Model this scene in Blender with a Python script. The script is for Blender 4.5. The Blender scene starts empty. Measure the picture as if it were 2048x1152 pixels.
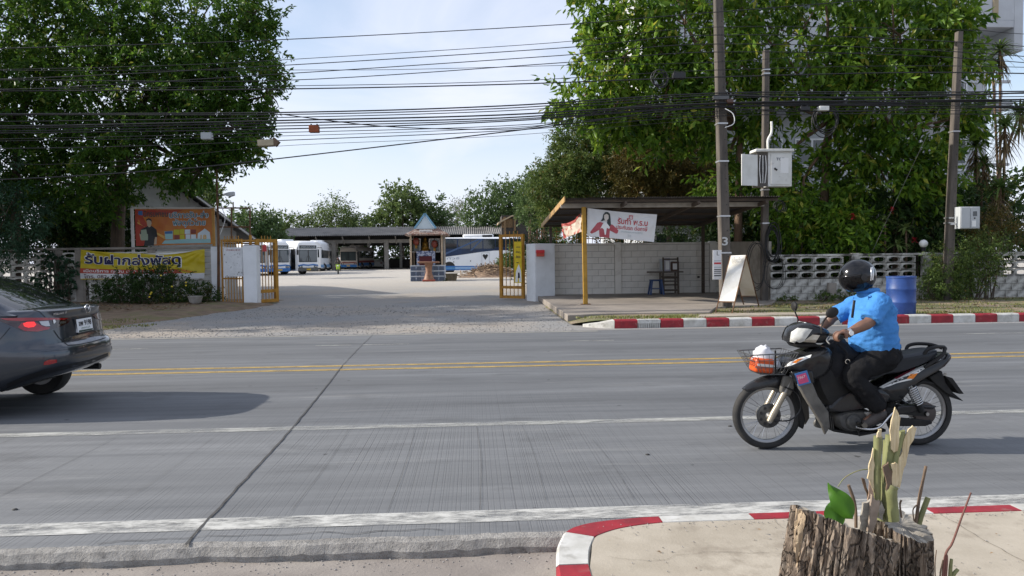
import bpy, bmesh, math, random
import numpy as np
from mathutils import Vector, Matrix, noise
from mathutils.geometry import delaunay_2d_cdt
from mathutils.bvhtree import BVHTree
random.seed(7); rng = np.random.default_rng(11)
R_ = math.radians; PI = math.pi
sc = bpy.context.scene
col = sc.collection

# ---------------------------------------------------------------- camera
CAM_H = 1.55; FPX = 1479.0; PITCH = 2.28; ROLL = -0.7; YAW = -2.98
cam_d = bpy.data.cameras.new('camera'); cam_d.sensor_width = 36; cam_d.lens = FPX/2048*36
cam_d.clip_start = 0.05; cam_d.clip_end = 4000
cam = bpy.data.objects.new('camera', cam_d); col.objects.link(cam)
CM = (Matrix.Rotation(R_(YAW), 3, 'Z') @ Matrix.Rotation(R_(90-PITCH), 3, 'X') @ Matrix.Rotation(R_(ROLL), 3, 'Z'))
cam.matrix_world = Matrix.Translation((0, 0, CAM_H)) @ CM.to_4x4()
sc.camera = cam

# ---------------------------------------------------------------- sky and sun
SUN_EL = 28.5
sun_dir = Vector((1.0, -0.10, -math.tan(R_(SUN_EL)))).normalized()      # the way the light travels: left to right along the road
sd = bpy.data.lights.new('sun', 'SUN'); sd.energy = 4.1; sd.angle = R_(0.6); sd.color = (1.0, 0.935, 0.84)
so = bpy.data.objects.new('sun', sd); col.objects.link(so)
so.rotation_euler = sun_dir.to_track_quat('-Z', 'Y').to_euler()
w = bpy.data.worlds.new('World'); sc.world = w; w.use_nodes = True
nt = w.node_tree; nt.nodes.clear()
def N(t, **k):
    n = nt.nodes.new(t)
    for a, b in k.items(): setattr(n, a, b)
    return n
sky = N('ShaderNodeTexSky', sky_type='NISHITA', sun_disc=False, sun_elevation=R_(SUN_EL), sun_rotation=math.atan2(-sun_dir.x, -sun_dir.y),
        air_density=1.1, dust_density=1.0, ozone_density=2.0)
geo = N('ShaderNodeTexCoord')
mp = N('ShaderNodeMapping'); mp.inputs['Scale'].default_value = (1.0, 1.0, 3.4); mp.inputs['Location'].default_value = (0.35, 0.1, 0.2)
nz = N('ShaderNodeTexNoise'); nz.inputs['Scale'].default_value = 1.9; nz.inputs['Detail'].default_value = 7; nz.inputs['Roughness'].default_value = 0.52
nz.inputs['Distortion'].default_value = 0.5
cr = N('ShaderNodeValToRGB'); cr.color_ramp.elements[0].position = 0.38; cr.color_ramp.elements[1].position = 0.63
cr.color_ramp.elements[0].color = (0.26,)*3+(1,); cr.color_ramp.elements[1].color = (0.93,)*3+(1,)
mx = N('ShaderNodeMix', data_type='RGBA'); mx.inputs['B'].default_value = (4.95, 5.2, 6.05, 1)
bg = N('ShaderNodeBackground'); bg.inputs['Strength'].default_value = 0.122
out = N('ShaderNodeOutputWorld'); L = nt.links.new
L(geo.outputs['Generated'], mp.inputs['Vector']); L(mp.outputs[0], nz.inputs['Vector']); L(nz.outputs['Fac'], cr.inputs[0])
spz = N('ShaderNodeSeparateXYZ'); L(geo.outputs['Generated'], spz.inputs[0])
hz = N('ShaderNodeMapRange', interpolation_type='SMOOTHSTEP'); hz.inputs['From Min'].default_value = 0.02; hz.inputs['From Max'].default_value = 0.30
hz.inputs['To Min'].default_value = 0.95; hz.inputs['To Max'].default_value = 0.0; L(spz.outputs['Z'], hz.inputs['Value'])
hm = N('ShaderNodeMath', operation='MAXIMUM'); L(cr.outputs[0], hm.inputs[0]); L(hz.outputs[0], hm.inputs[1])
L(hm.outputs[0], mx.inputs['Factor']); L(sky.outputs[0], mx.inputs['A']); L(mx.outputs['Result'], bg.inputs[0]); L(bg.outputs[0], out.inputs[0])
sc.view_settings.view_transform = 'Standard'; sc.view_settings.look = 'None'; sc.view_settings.gamma = 1
sc.view_settings.exposure = 0.62; sc.view_settings.use_curve_mapping = False
try:
    sc.cycles.max_bounces = 6; sc.cycles.transparent_max_bounces = 12
except Exception: pass

# ---------------------------------------------------------------- photo pixel -> direction helpers
EYE = Vector((0, 0, CAM_H))
def ray(x, y): return CM @ Vector(((x-1024)/FPX, -(y-576)/FPX, -1.0))
def G(x, y, z=0.0):                      # the point on the level z that the pixel looks at
    d = ray(x, y); return EYE + d*((z-CAM_H)/d.z)
def D(x, y, Y):                          # the point at road distance Y that the pixel looks at
    d = ray(x, y); return EYE + d*(Y/d.y)
def GX(x, Y, z): # X of image column x at distance Y and level z
    lo = D(x, 500, Y); hi = D(x, 700, Y)
    t = (z-lo.z)/(hi.z-lo.z); return lo.x+(hi.x-lo.x)*t

# ---------------------------------------------------------------- mesh helpers
def frames(pts, closed=False):
    n = len(pts); T = []
    for i in range(n):
        a = pts[max(i-1, 0)] if not closed else pts[i-1]; b = pts[min(i+1, n-1)] if not closed else pts[(i+1) % n]
        t = (b-a); T.append(t.normalized() if t.length > 1e-9 else Vector((0, 0, 1)))
    up = Vector((0, 0, 1)) if abs(T[0].z) < 0.9 else Vector((1, 0, 0))
    u = T[0].cross(up).normalized(); Fr = []
    for t in T:
        u = (u - t*u.dot(t)); u = u.normalized() if u.length > 1e-6 else t.orthogonal().normalized()
        Fr.append((u, t.cross(u).normalized()))
    return Fr
def catmull(P, k=6, closed=False):
    P = [Vector(p) for p in P]; n = len(P); o = []
    for i in range(n if closed else n-1):
        p0 = P[i-1] if (i > 0 or closed) else P[i]; p1 = P[i]; p2 = P[(i+1) % n]; p3 = P[(i+2) % n] if (closed or i+2 < n) else P[n-1]
        for j in range(k):
            t = j/k
            o.append(0.5*((2*p1)+(p2-p0)*t+(2*p0-5*p1+4*p2-p3)*t*t+(3*p1-p0-3*p2+p3)*t**3))
    if not closed: o.append(P[-1].copy())
    return o
class MB:
    def __init__(s): s.v = []; s.f = []
    def add(s, v, f):
        b = len(s.v); s.v += [tuple(p) for p in v]; s.f += [tuple(i+b for i in q) for q in f]; return s
    def bx(s, x0, x1, y0, y1, z0, z1):
        return s.add([(x0,y0,z0),(x1,y0,z0),(x1,y1,z0),(x0,y1,z0),(x0,y0,z1),(x1,y0,z1),(x1,y1,z1),(x0,y1,z1)],
                     [(0,3,2,1),(4,5,6,7),(0,1,5,4),(1,2,6,5),(2,3,7,6),(3,0,4,7)])
    def box(s, c, size, rot=None):
        m = MB().bx(-size[0]/2, size[0]/2, -size[1]/2, size[1]/2, -size[2]/2, size[2]/2)
        M_ = rot.to_3x3() if rot else Matrix.Identity(3)
        return s.add([M_ @ Vector(p)+Vector(c) for p in m.v], m.f)
    def bar(s, a, b, wd, th, up=(0, 0, 1)):
        a = Vector(a); b = Vector(b); t = (b-a).normalized(); u = t.cross(Vector(up))
        if u.length < 1e-4: u = t.cross(Vector((1, 0, 0)))
        u.normalize(); n = u.cross(t).normalized(); v = []
        for p in (a, b):
            for (i, j) in ((-1,-1),(1,-1),(1,1),(-1,1)): v.append(p+u*(i*wd/2)+n*(j*th/2))
        return s.add(v, [(3,2,1,0),(4,5,6,7),(0,1,5,4),(1,2,6,5),(2,3,7,6),(3,0,4,7)])
    def tube(s, pts, r, n=8, sx=1.0, sy=1.0, closed=False, cap=True):
        pts = [Vector(p) for p in pts]; Fr = frames(pts, closed); m = len(pts); v = []; f = []
        for i, p in enumerate(pts):
            ri = r[i] if hasattr(r, '__len__') else r
            rx, ry = ri if hasattr(ri, '__len__') else (ri*sx, ri*sy)
            u, w_ = Fr[i]
            for k in range(n):
                a = 2*PI*k/n; v.append(p+u*(rx*math.cos(a))+w_*(ry*math.sin(a)))
        for i in range(m if closed else m-1):
            j = (i+1) % m
            for k in range(n): f.append((i*n+k, i*n+(k+1) % n, j*n+(k+1) % n, j*n+k))
        if cap and not closed: f.append(tuple(range(n-1, -1, -1))); f.append(tuple((m-1)*n+k for k in range(n)))
        return s.add(v, f)
    def lathe(s, prof, n=16, c=(0, 0, 0), axis='Z', cap=True):
        c = Vector(c); v = []; f = []
        for (r, h) in prof:
            for k in range(n):
                a = 2*PI*k/n; x, y = r*math.cos(a), r*math.sin(a)
                v.append(c+Vector({'Z': (x, y, h), 'Y': (x, h, y), 'X': (h, x, y)}[axis]))
        m = len(prof)
        for i in range(m-1):
            for k in range(n):
                q = (i*n+k, i*n+(k+1) % n, (i+1)*n+(k+1) % n, (i+1)*n+k); f.append(q if axis != 'Y' else q[::-1])
        if cap:
            f.append(tuple(range(n-1, -1, -1))); f.append(tuple((m-1)*n+k for k in range(n)))
        return s.add(v, f)
    def prism(s, poly, a, b, ax='Y'):        # polygon given in the two other axes, extruded from a to b along ax
        n = len(poly)
        def pt(p, h): return {'Y': (p[0], h, p[1]), 'X': (h, p[0], p[1]), 'Z': (p[0], p[1], h)}[ax]
        v = [pt(p, a) for p in poly]+[pt(p, b) for p in poly]
        f = [tuple(range(n)), tuple(range(2*n-1, n-1, -1))]+[(i, i+n, (i+1) % n+n, (i+1) % n) for i in range(n)]
        return s.add(v, f)
    def loft(s, rings, closed=True, cap=True):
        n = len(rings[0]); v = [p for r in rings for p in r]; f = []
        for i in range(len(rings)-1):
            for k in range(n if closed else n-1):
                f.append((i*n+k, i*n+(k+1) % n, (i+1)*n+(k+1) % n, (i+1)*n+k))
        if cap: f.append(tuple(range(n-1, -1, -1))); f.append(tuple((len(rings)-1)*n+k for k in range(n)))
        return s.add(v, f)
    def grid(s, fn, nu, nv):
        v = [fn(i/nu, j/nv) for j in range(nv+1) for i in range(nu+1)]
        return s.add(v, [(j*(nu+1)+i, j*(nu+1)+i+1, (j+1)*(nu+1)+i+1, (j+1)*(nu+1)+i) for j in range(nv) for i in range(nu)])
    def ball(s, c, r, n=12, m=8):
        rx, ry, rz = r if hasattr(r, '__len__') else (r, r, r); c = Vector(c)
        rings = []
        for j in range(m+1):
            t = PI*(j+0.02)/(m+0.04)
            rings.append([c+Vector((rx*math.sin(t)*math.cos(2*PI*k/n), ry*math.sin(t)*math.sin(2*PI*k/n), -rz*math.cos(t))) for k in range(n)])
        return s.loft(rings)
    def wall(s, face_pts, off):               # closed sheet: points, faces, offset vector gives thickness
        pass
    def mesh(s, name):
        m = bpy.data.meshes.new(name); m.from_pydata(s.v, [], s.f); m.update(); return m
    def build(s, name, mat, parent=None, smooth=None, bevel=0, loc=None, fix=True):
        m = s.mesh(name)
        if fix:
            b = bmesh.new(); b.from_mesh(m); bmesh.ops.recalc_face_normals(b, faces=b.faces); b.to_mesh(m); b.free()
        return obj(name, m, mat, parent, smooth, bevel, loc)
def obj(name, m, mat, parent=None, smooth=None, bevel=0, loc=None):
    if mat is not None and not m.materials: m.materials.append(mat)
    if smooth is not None:
        m.polygons.foreach_set('use_smooth', [True]*len(m.polygons))
        if smooth < 170: m.set_sharp_from_angle(angle=R_(smooth))
    o = bpy.data.objects.new(name, m); col.objects.link(o)
    if parent: o.parent = parent
    if loc is not None: o.location = loc
    if bevel:
        bv = o.modifiers.new('bevel', 'BEVEL'); bv.width = bevel; bv.segments = 2; bv.limit_method = 'ANGLE'; bv.angle_limit = R_(35)
        if smooth is None: m.polygons.foreach_set('use_smooth', [True]*len(m.polygons)); m.set_sharp_from_angle(angle=R_(25))
    return o
def tag(o, label=None, cat=None, group=None, kind=None):
    if label: o['label'] = label
    if cat: o['category'] = cat
    if group: o['group'] = group
    if kind: o['kind'] = kind
    return o
def thing(name, label, cat, loc=(0, 0, 0), rz=0, group=None):
    o = bpy.data.objects.new(name, None); col.objects.link(o); o.location = loc; o.rotation_euler = (0, 0, rz)
    o.empty_display_size = 0.1
    return tag(o, label, cat, group)
def bake(o, mods):                       # apply modifiers to the mesh (remesh, smooth ...)
    for t, kw in mods:
        m = o.modifiers.new(t, t)
        for k, v in kw.items(): setattr(m, k, v)
    dg = bpy.context.evaluated_depsgraph_get(); dg.update()
    nm = bpy.data.meshes.new_from_object(o.evaluated_get(dg)); o.modifiers.clear()
    old = o.data; o.data = nm; nm.name = old.name
    return o
def np_mesh(name, V, F):
    m = bpy.data.meshes.new(name); V = np.asarray(V, np.float32); F = np.asarray(F, np.int32); k = F.shape[1]
    m.vertices.add(len(V)); m.vertices.foreach_set('co', V.ravel())
    m.loops.add(F.size); m.loops.foreach_set('vertex_index', F.ravel())
    m.polygons.add(len(F)); m.polygons.foreach_set('loop_start', np.arange(0, F.size, k, dtype=np.int32))
    m.update(calc_edges=True); return m
def patch2d(poly, step=None):             # triangulate a 2D polygon with interior points -> verts, tris
    P = []; n = len(poly)
    for i in range(n):
        a = Vector(poly[i]); b = Vector(poly[(i+1) % n]); k = max(1, int((b-a).length/step)) if step else 1
        for j in range(k): P.append(a+(b-a)*(j/k))
    nb = len(P); V = list(P)
    if step:
        x0 = min(p.x for p in P); x1 = max(p.x for p in P); y0 = min(p.y for p in P); y1 = max(p.y for p in P)
        def inside(q):
            c = False
            for i in range(nb):
                a, b = P[i], P[i-1]
                if (a.y > q.y) != (b.y > q.y) and q.x < (b.x-a.x)*(q.y-a.y)/(b.y-a.y)+a.x: c = not c
            return c
        x = x0+step*0.5
        while x < x1:
            y = y0+step*0.5
            while y < y1:
                q = Vector((x, y))
                if inside(q) and min((q-p).length for p in P) > step*0.35: V.append(q)
                y += step
            x += step
    r = delaunay_2d_cdt(V, [], [list(range(nb))], 1, 1e-7)
    return [Vector(p) for p in r[0]], [tuple(f) for f in r[2]], nb
def project_patch(poly, bvh, name, mat, parent, off=0.004, step=6, ybase=None, mirror=None, origin=None):
    """polygon in photo pixels, laid on the surface it touches; origin = world position of the parent"""
    V, F, nb = patch2d(poly, step); W = []
    org = Vector(origin) if origin else Vector((0, 0, 0))
    e = EYE-org
    for p in V:
        d = ray(p.x, p.y).normalized(); h = bvh.ray_cast(e, d)
        if h[0] is None:
            h = bvh.find_nearest(e+d*(ybase or 8.0)); W.append(h[0]+h[1]*off)
        else:
            nrm = h[1] if h[1].dot(d) < 0 else -h[1]; W.append(h[0]+nrm*off)
    if mirror is not None: W = [Vector((p.x, 2*mirror-p.y, p.z)) for p in W]
    mb = MB(); mb.add(W, F); return mb.build(name, mat, parent, smooth=40)

# ---------------------------------------------------------------- materials
def lin(h):
    if isinstance(h, str):
        h = h.lstrip('#'); c = [int(h[i:i+2], 16)/255 for i in (0, 2, 4)]
        return tuple(x/12.92 if x <= 0.04045 else ((x+0.055)/1.055)**2.4 for x in c)
    return tuple(h)
MATS = {}
def M(name, c, c2=None, rough=0.6, metal=0.0, scale=4.0, detail=5, lo=0.35, hi=0.65, bump=0.0, bscale=None, stretch=(1, 1, 1), spec=0.5, coat=0.0,
      c3=None, scale3=0.6, lo3=0.5, hi3=0.7, bdist=0.02, rough2=None, emit=0, alpha=1.0, transm=0.0, island=0.0):
    if name in MATS: return MATS[name]
    m = bpy.data.materials.new(name); m.use_nodes = True; t = m.node_tree; b = t.nodes['Principled BSDF']; l = t.links.new
    c = lin(c); b.inputs['Roughness'].default_value = rough; b.inputs['Metallic'].default_value = metal
    b.inputs['Specular IOR Level'].default_value = spec; b.inputs['Coat Weight'].default_value = coat; b.inputs['Coat Roughness'].default_value = 0.05
    b.inputs['Base Color'].default_value = (*c, 1); b.inputs['Alpha'].default_value = alpha; b.inputs['Transmission Weight'].default_value = transm
    if emit: b.inputs['Emission Color'].default_value = (*c, 1); b.inputs['Emission Strength'].default_value = emit
    tc = t.nodes.new('ShaderNodeTexCoord'); mp = t.nodes.new('ShaderNodeMapping'); mp.inputs['Scale'].default_value = stretch; l(tc.outputs['Object'], mp.inputs[0])
    def nz(s, d=detail, rgh=0.6):
        n = t.nodes.new('ShaderNodeTexNoise'); n.inputs['Scale'].default_value = s; n.inputs['Detail'].default_value = d; n.inputs['Roughness'].default_value = rgh
        l(mp.outputs[0], n.inputs['Vector']); return n
    def ramp(src, a, bb):
        r = t.nodes.new('ShaderNodeMapRange'); r.inputs['From Min'].default_value = a; r.inputs['From Max'].default_value = bb; l(src, r.inputs['Value']); return r.outputs[0]
    cur = None
    if c2 is not None:
        n = nz(scale); f = ramp(n.outputs['Fac'], lo, hi)
        x = t.nodes.new('ShaderNodeMix'); x.data_type = 'RGBA'; x.inputs['A'].default_value = (*c, 1); x.inputs['B'].default_value = (*lin(c2), 1)
        l(f, x.inputs['Factor']); cur = x.outputs['Result']
        if rough2 is not None:
            y = t.nodes.new('ShaderNodeMix'); y.inputs['A'].default_value = rough; y.inputs['B'].default_value = rough2; l(f, y.inputs['Factor']); l(y.outputs['Result'], b.inputs['Roughness'])
    if c3 is not None:
        n = nz(scale3, 8); f = ramp(n.outputs['Fac'], lo3, hi3)
        x = t.nodes.new('ShaderNodeMix'); x.data_type = 'RGBA'; x.inputs['B'].default_value = (*lin(c3), 1)
        if cur is None: x.inputs['A'].default_value = (*c, 1)
        else: l(cur, x.inputs['A'])
        l(f, x.inputs['Factor']); cur = x.outputs['Result']
    if island:
        g = t.nodes.new('ShaderNodeNewGeometry'); hs = t.nodes.new('ShaderNodeHueSaturation')
        r = t.nodes.new('ShaderNodeMapRange'); r.inputs['To Min'].default_value = 1-island; r.inputs['To Max'].default_value = 1+island
        l(g.outputs['Random Per Island'], r.inputs['Value']); l(r.outputs[0], hs.inputs['Value'])
        if cur is None: hs.inputs['Color'].default_value = (*c, 1)
        else: l(cur, hs.inputs['Color'])
        cur = hs.outputs[0]
    if cur is not None: l(cur, b.inputs['Base Color'])
    if bump:
        n = nz(bscale or scale*4, 8, 0.65); bp = t.nodes.new('ShaderNodeBump'); bp.inputs['Strength'].default_value = bump; bp.inputs['Distance'].default_value = bdist
        l(n.outputs['Fac'], bp.inputs['Height']); l(bp.outputs[0], b.inputs['Normal'])
    MATS[name] = m; return m
def leafmat(name, c, c2, dry=None, trans=0.35, val=0.35, rough=0.45):
    m = bpy.data.materials.new(name); m.use_nodes = True; t = m.node_tree; b = t.nodes['Principled BSDF']; l = t.links.new
    g = t.nodes.new('ShaderNodeNewGeometry'); rp = t.nodes.new('ShaderNodeValToRGB'); e = rp.color_ramp.elements
    e[0].position = 0; e[0].color = (*lin(c), 1); e[1].position = 0.94; e[1].color = (*lin(c2), 1)
    if dry: x = e.new(1.0); x.color = (*lin(dry), 1)
    tc = t.nodes.new('ShaderNodeTexCoord'); nz = t.nodes.new('ShaderNodeTexNoise'); nz.inputs['Scale'].default_value = 0.9; nz.inputs['Detail'].default_value = 3; l(tc.outputs['Object'], nz.inputs[0])
    ad = t.nodes.new('ShaderNodeMath'); ad.operation = 'MULTIPLY_ADD'; ad.inputs[1].default_value = 1.7; ad.inputs[2].default_value = -0.85; l(nz.outputs['Fac'], ad.inputs[0])     # young growth comes in clumps
    a2 = t.nodes.new('ShaderNodeMath'); a2.operation = 'ADD'; l(ad.outputs[0], a2.inputs[0]); l(g.outputs['Random Per Island'], a2.inputs[1]); a3 = t.nodes.new('ShaderNodeMath'); a3.operation = 'MINIMUM'; l(a2.outputs[0], a3.inputs[0]); l(g.outputs['Random Per Island'], a3.inputs[1])
    mxf = t.nodes.new('ShaderNodeMix'); mxf.inputs['Factor'].default_value = 0.55; l(g.outputs['Random Per Island'], mxf.inputs['A']); l(a2.outputs[0], mxf.inputs['B']); cl_ = t.nodes.new('ShaderNodeClamp'); cl_.inputs['Max'].default_value = 0.985; l(mxf.outputs['Result'], cl_.inputs[0])
    l(cl_.outputs[0], rp.inputs[0]); l(rp.outputs[0], b.inputs['Base Color'])
    b.inputs['Roughness'].default_value = rough; b.inputs['Specular IOR Level'].default_value = 0.22
    tr = t.nodes.new('ShaderNodeBsdfTranslucent'); hs = t.nodes.new('ShaderNodeHueSaturation'); hs.inputs['Value'].default_value = 1.5; hs.inputs['Hue'].default_value = 0.485
    l(rp.outputs[0], hs.inputs['Color']); l(hs.outputs[0], tr.inputs['Color'])
    mx = t.nodes.new('ShaderNodeMixShader'); mx.inputs[0].default_value = trans; o = t.nodes['Material Output']
    l(b.outputs[0], mx.inputs[1]); l(tr.outputs[0], mx.inputs[2]); l(mx.outputs[0], o.inputs['Surface']); return m
def paintmat(name, c, wear=0.45, scale=9, soft=0.12, dirty=None):
    """worn paint on a road: where it has gone the road below shows"""
    m = bpy.data.materials.new(name); m.use_nodes = True; t = m.node_tree; b = t.nodes['Principled BSDF']; l = t.links.new
    tc = t.nodes.new('ShaderNodeTexCoord'); mp = t.nodes.new('ShaderNodeMapping'); mp.inputs['Scale'].default_value = (0.35, 1, 1); l(tc.outputs['Object'], mp.inputs[0])
    n = t.nodes.new('ShaderNodeTexNoise'); n.inputs['Scale'].default_value = scale; n.inputs['Detail'].default_value = 10; n.inputs['Roughness'].default_value = 0.75; l(mp.outputs[0], n.inputs[0])
    r = t.nodes.new('ShaderNodeMapRange'); r.inputs['From Min'].default_value = wear-soft; r.inputs['From Max'].default_value = wear+soft; l(n.outputs['Fac'], r.inputs['Value']); l(r.outputs[0], b.inputs['Alpha'])
    n2 = t.nodes.new('ShaderNodeTexNoise'); n2.inputs['Scale'].default_value = 2.5; n2.inputs['Detail'].default_value = 6; l(mp.outputs[0], n2.inputs[0])
    x = t.nodes.new('ShaderNodeMix'); x.data_type = 'RGBA'; c = lin(c); x.inputs['A'].default_value = (*c, 1); x.inputs['B'].default_value = (*[q*0.7 for q in c], 1); l(n2.outputs['Fac'], x.inputs['Factor'])
    l(x.outputs['Result'], b.inputs['Base Color']); b.inputs['Roughness'].default_value = 0.7; return m

def text_mesh(body, bold=0.0):
    cu = bpy.data.curves.new('t', 'FONT'); cu.body = body; cu.offset = bold; cu.resolution_u = 3; cu.fill_mode = 'FRONT'
    o = bpy.data.objects.new('t', cu); col.objects.link(o)
    dg = bpy.context.evaluated_depsgraph_get(); dg.update()
    m = bpy.data.meshes.new_from_object(o.evaluated_get(dg)); V = [v.co.copy() for v in m.vertices]; F = [tuple(p.vertices) for p in m.polygons]
    bpy.data.objects.remove(o); bpy.data.curves.remove(cu); bpy.data.meshes.remove(m)
    return V, F
def lettering(body, parent, mat, fn, u0, u1, v0, v1, bold=0.0, off=0.006, keep=False, name='lettering', slant=0.0, split=False):
    """fn(u,v,off) -> point on the printed surface; the text fills the rectangle u0..u1, v0..v1"""
    V, F = text_mesh(body, bold)
    if not V: return None
    x0 = min(v.x for v in V); x1 = max(v.x for v in V); y0 = min(v.y for v in V); y1 = max(v.y for v in V)
    W = []
    for v in V:
        a = (v.x-x0)/(x1-x0); b = (v.y-y0)/(y1-y0); W.append(fn(u0+(u1-u0)*a+slant*b*(v1-v0), v0+(v1-v0)*b, off))
    if split:            # every letter stroke group a piece of its own
        par = list(range(len(W)))
        def find(a):
            while par[a] != a: par[a] = par[par[a]]; a = par[a]
            return a
        for f in F:
            for q in f[1:]: par[find(q)] = find(f[0])
        isl = {}
        for f in F: isl.setdefault(find(f[0]), []).append(f)
        o = None
        for fs in isl.values():
            us = sorted({i for f in fs for i in f}); mp_ = {u: j for j, u in enumerate(us)}
            mb = MB(); mb.add([W[u] for u in us], [tuple(mp_[i] for i in f) for f in fs]); o = mb.build('letter', mat, parent, fix=False)
        return o
    mb = MB(); mb.add(W, F); o = mb.build(name, mat, parent, fix=False); o['kind'] = 'stuff'; return o
def flat_fn(o, ux, vx):
    o = Vector(o); ux = Vector(ux); vx = Vector(vx); n = ux.cross(vx).normalized()
    return lambda u, v, off=0.0: o+ux*u+vx*v+n*off
def surf_patch(fn, poly, mat, parent, name='print', off=0.004, step=None):
    V, F, _ = patch2d(poly, step); mb = MB(); mb.add([fn(p.x, p.y, off) for p in V], F); return mb.build(name, mat, parent, fix=False)

# ================================================================ THE SETTING
def yard_z(y):
    if y < 15.6: return -0.14
    t = min(max((y-24)/76.0, 0), 1); return -0.02+0.30*t
def yz(y): return yard_z(y)

# --- gravel / ground material
def ground_mat():
    m = bpy.data.materials.new('gravel_ground'); m.use_nodes = True; t = m.node_tree; b = t.nodes['Principled BSDF']; l = t.links.new
    tc = t.nodes.new('ShaderNodeTexCoord')
    def nz(s, d=8, r=0.6):
        n = t.nodes.new('ShaderNodeTexNoise'); n.inputs['Scale'].default_value = s; n.inputs['Detail'].default_value = d; n.inputs['Roughness'].default_value = r
        l(tc.outputs['Object'], n.inputs[0]); return n
    def mix(a, bb, f):
        x = t.nodes.new('ShaderNodeMix'); x.data_type = 'RGBA'
        for k, s in (('A', a), ('B', bb)):
            if isinstance(s, tuple): x.inputs[k].default_value = (*s, 1)
            else: l(s, x.inputs[k])
        l(f, x.inputs['Factor']); return x.outputs['Result']
    def rg(s, a, bb):
        r = t.nodes.new('ShaderNodeMapRange'); r.inputs['From Min'].default_value = a; r.inputs['From Max'].default_value = bb; l(s, r.inputs['Value']); return r.outputs[0]
    v = t.nodes.new('ShaderNodeTexVoronoi'); v.inputs['Scale'].default_value = 46; l(tc.outputs['Object'], v.inputs[0])
    stone = mix((0.17, 0.168, 0.165), (0.30, 0.297, 0.29), v.outputs['Color'])
    c1 = mix(stone, (0.30, 0.265, 0.225), rg(nz(0.22).outputs['Fac'], 0.42, 0.62))
    c2 = mix(c1, (0.22, 0.19, 0.16), rg(nz(0.9).outputs['Fac'], 0.58, 0.75))
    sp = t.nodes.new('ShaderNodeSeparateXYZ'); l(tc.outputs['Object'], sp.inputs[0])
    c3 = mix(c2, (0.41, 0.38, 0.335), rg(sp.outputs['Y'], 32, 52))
    l(c3, b.inputs['Base Color']); b.inputs['Roughness'].default_value = 0.95
    bp = t.nodes.new('ShaderNodeBump'); bp.inputs['Strength'].default_value = 0.45; bp.inputs['Distance'].default_value = 0.02
    l(v.outputs['Distance'], bp.inputs['Height']); l(bp.outputs[0], b.inputs['Normal']); return m
ys = [-40, -10, 0, 3.0, 4.2, 15.2, 15.6, 16.5, 18, 20, 22, 24, 28, 32, 40, 50, 60, 80, 100, 130, 200, 400, 900, 2000]
xs = [-1800, -600, -200, -80]+list(range(-40, 44, 4))+[80, 200, 600, 1800]
mb = MB()
for y in ys:
    for x in xs:
        mb.v.append((x, y, yard_z(y)+0.04*noise.noise(Vector((x*0.35, y*0.35, 3.1)))*(1 if y > 18 else 0)))
nx = len(xs)
for j in range(len(ys)-1):
    for i in range(nx-1): mb.f.append((j*nx+i, j*nx+i+1, (j+1)*nx+i+1, (j+1)*nx+i))
ground = tag(mb.build('ground', ground_mat(), smooth=180), kind='structure')

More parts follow.
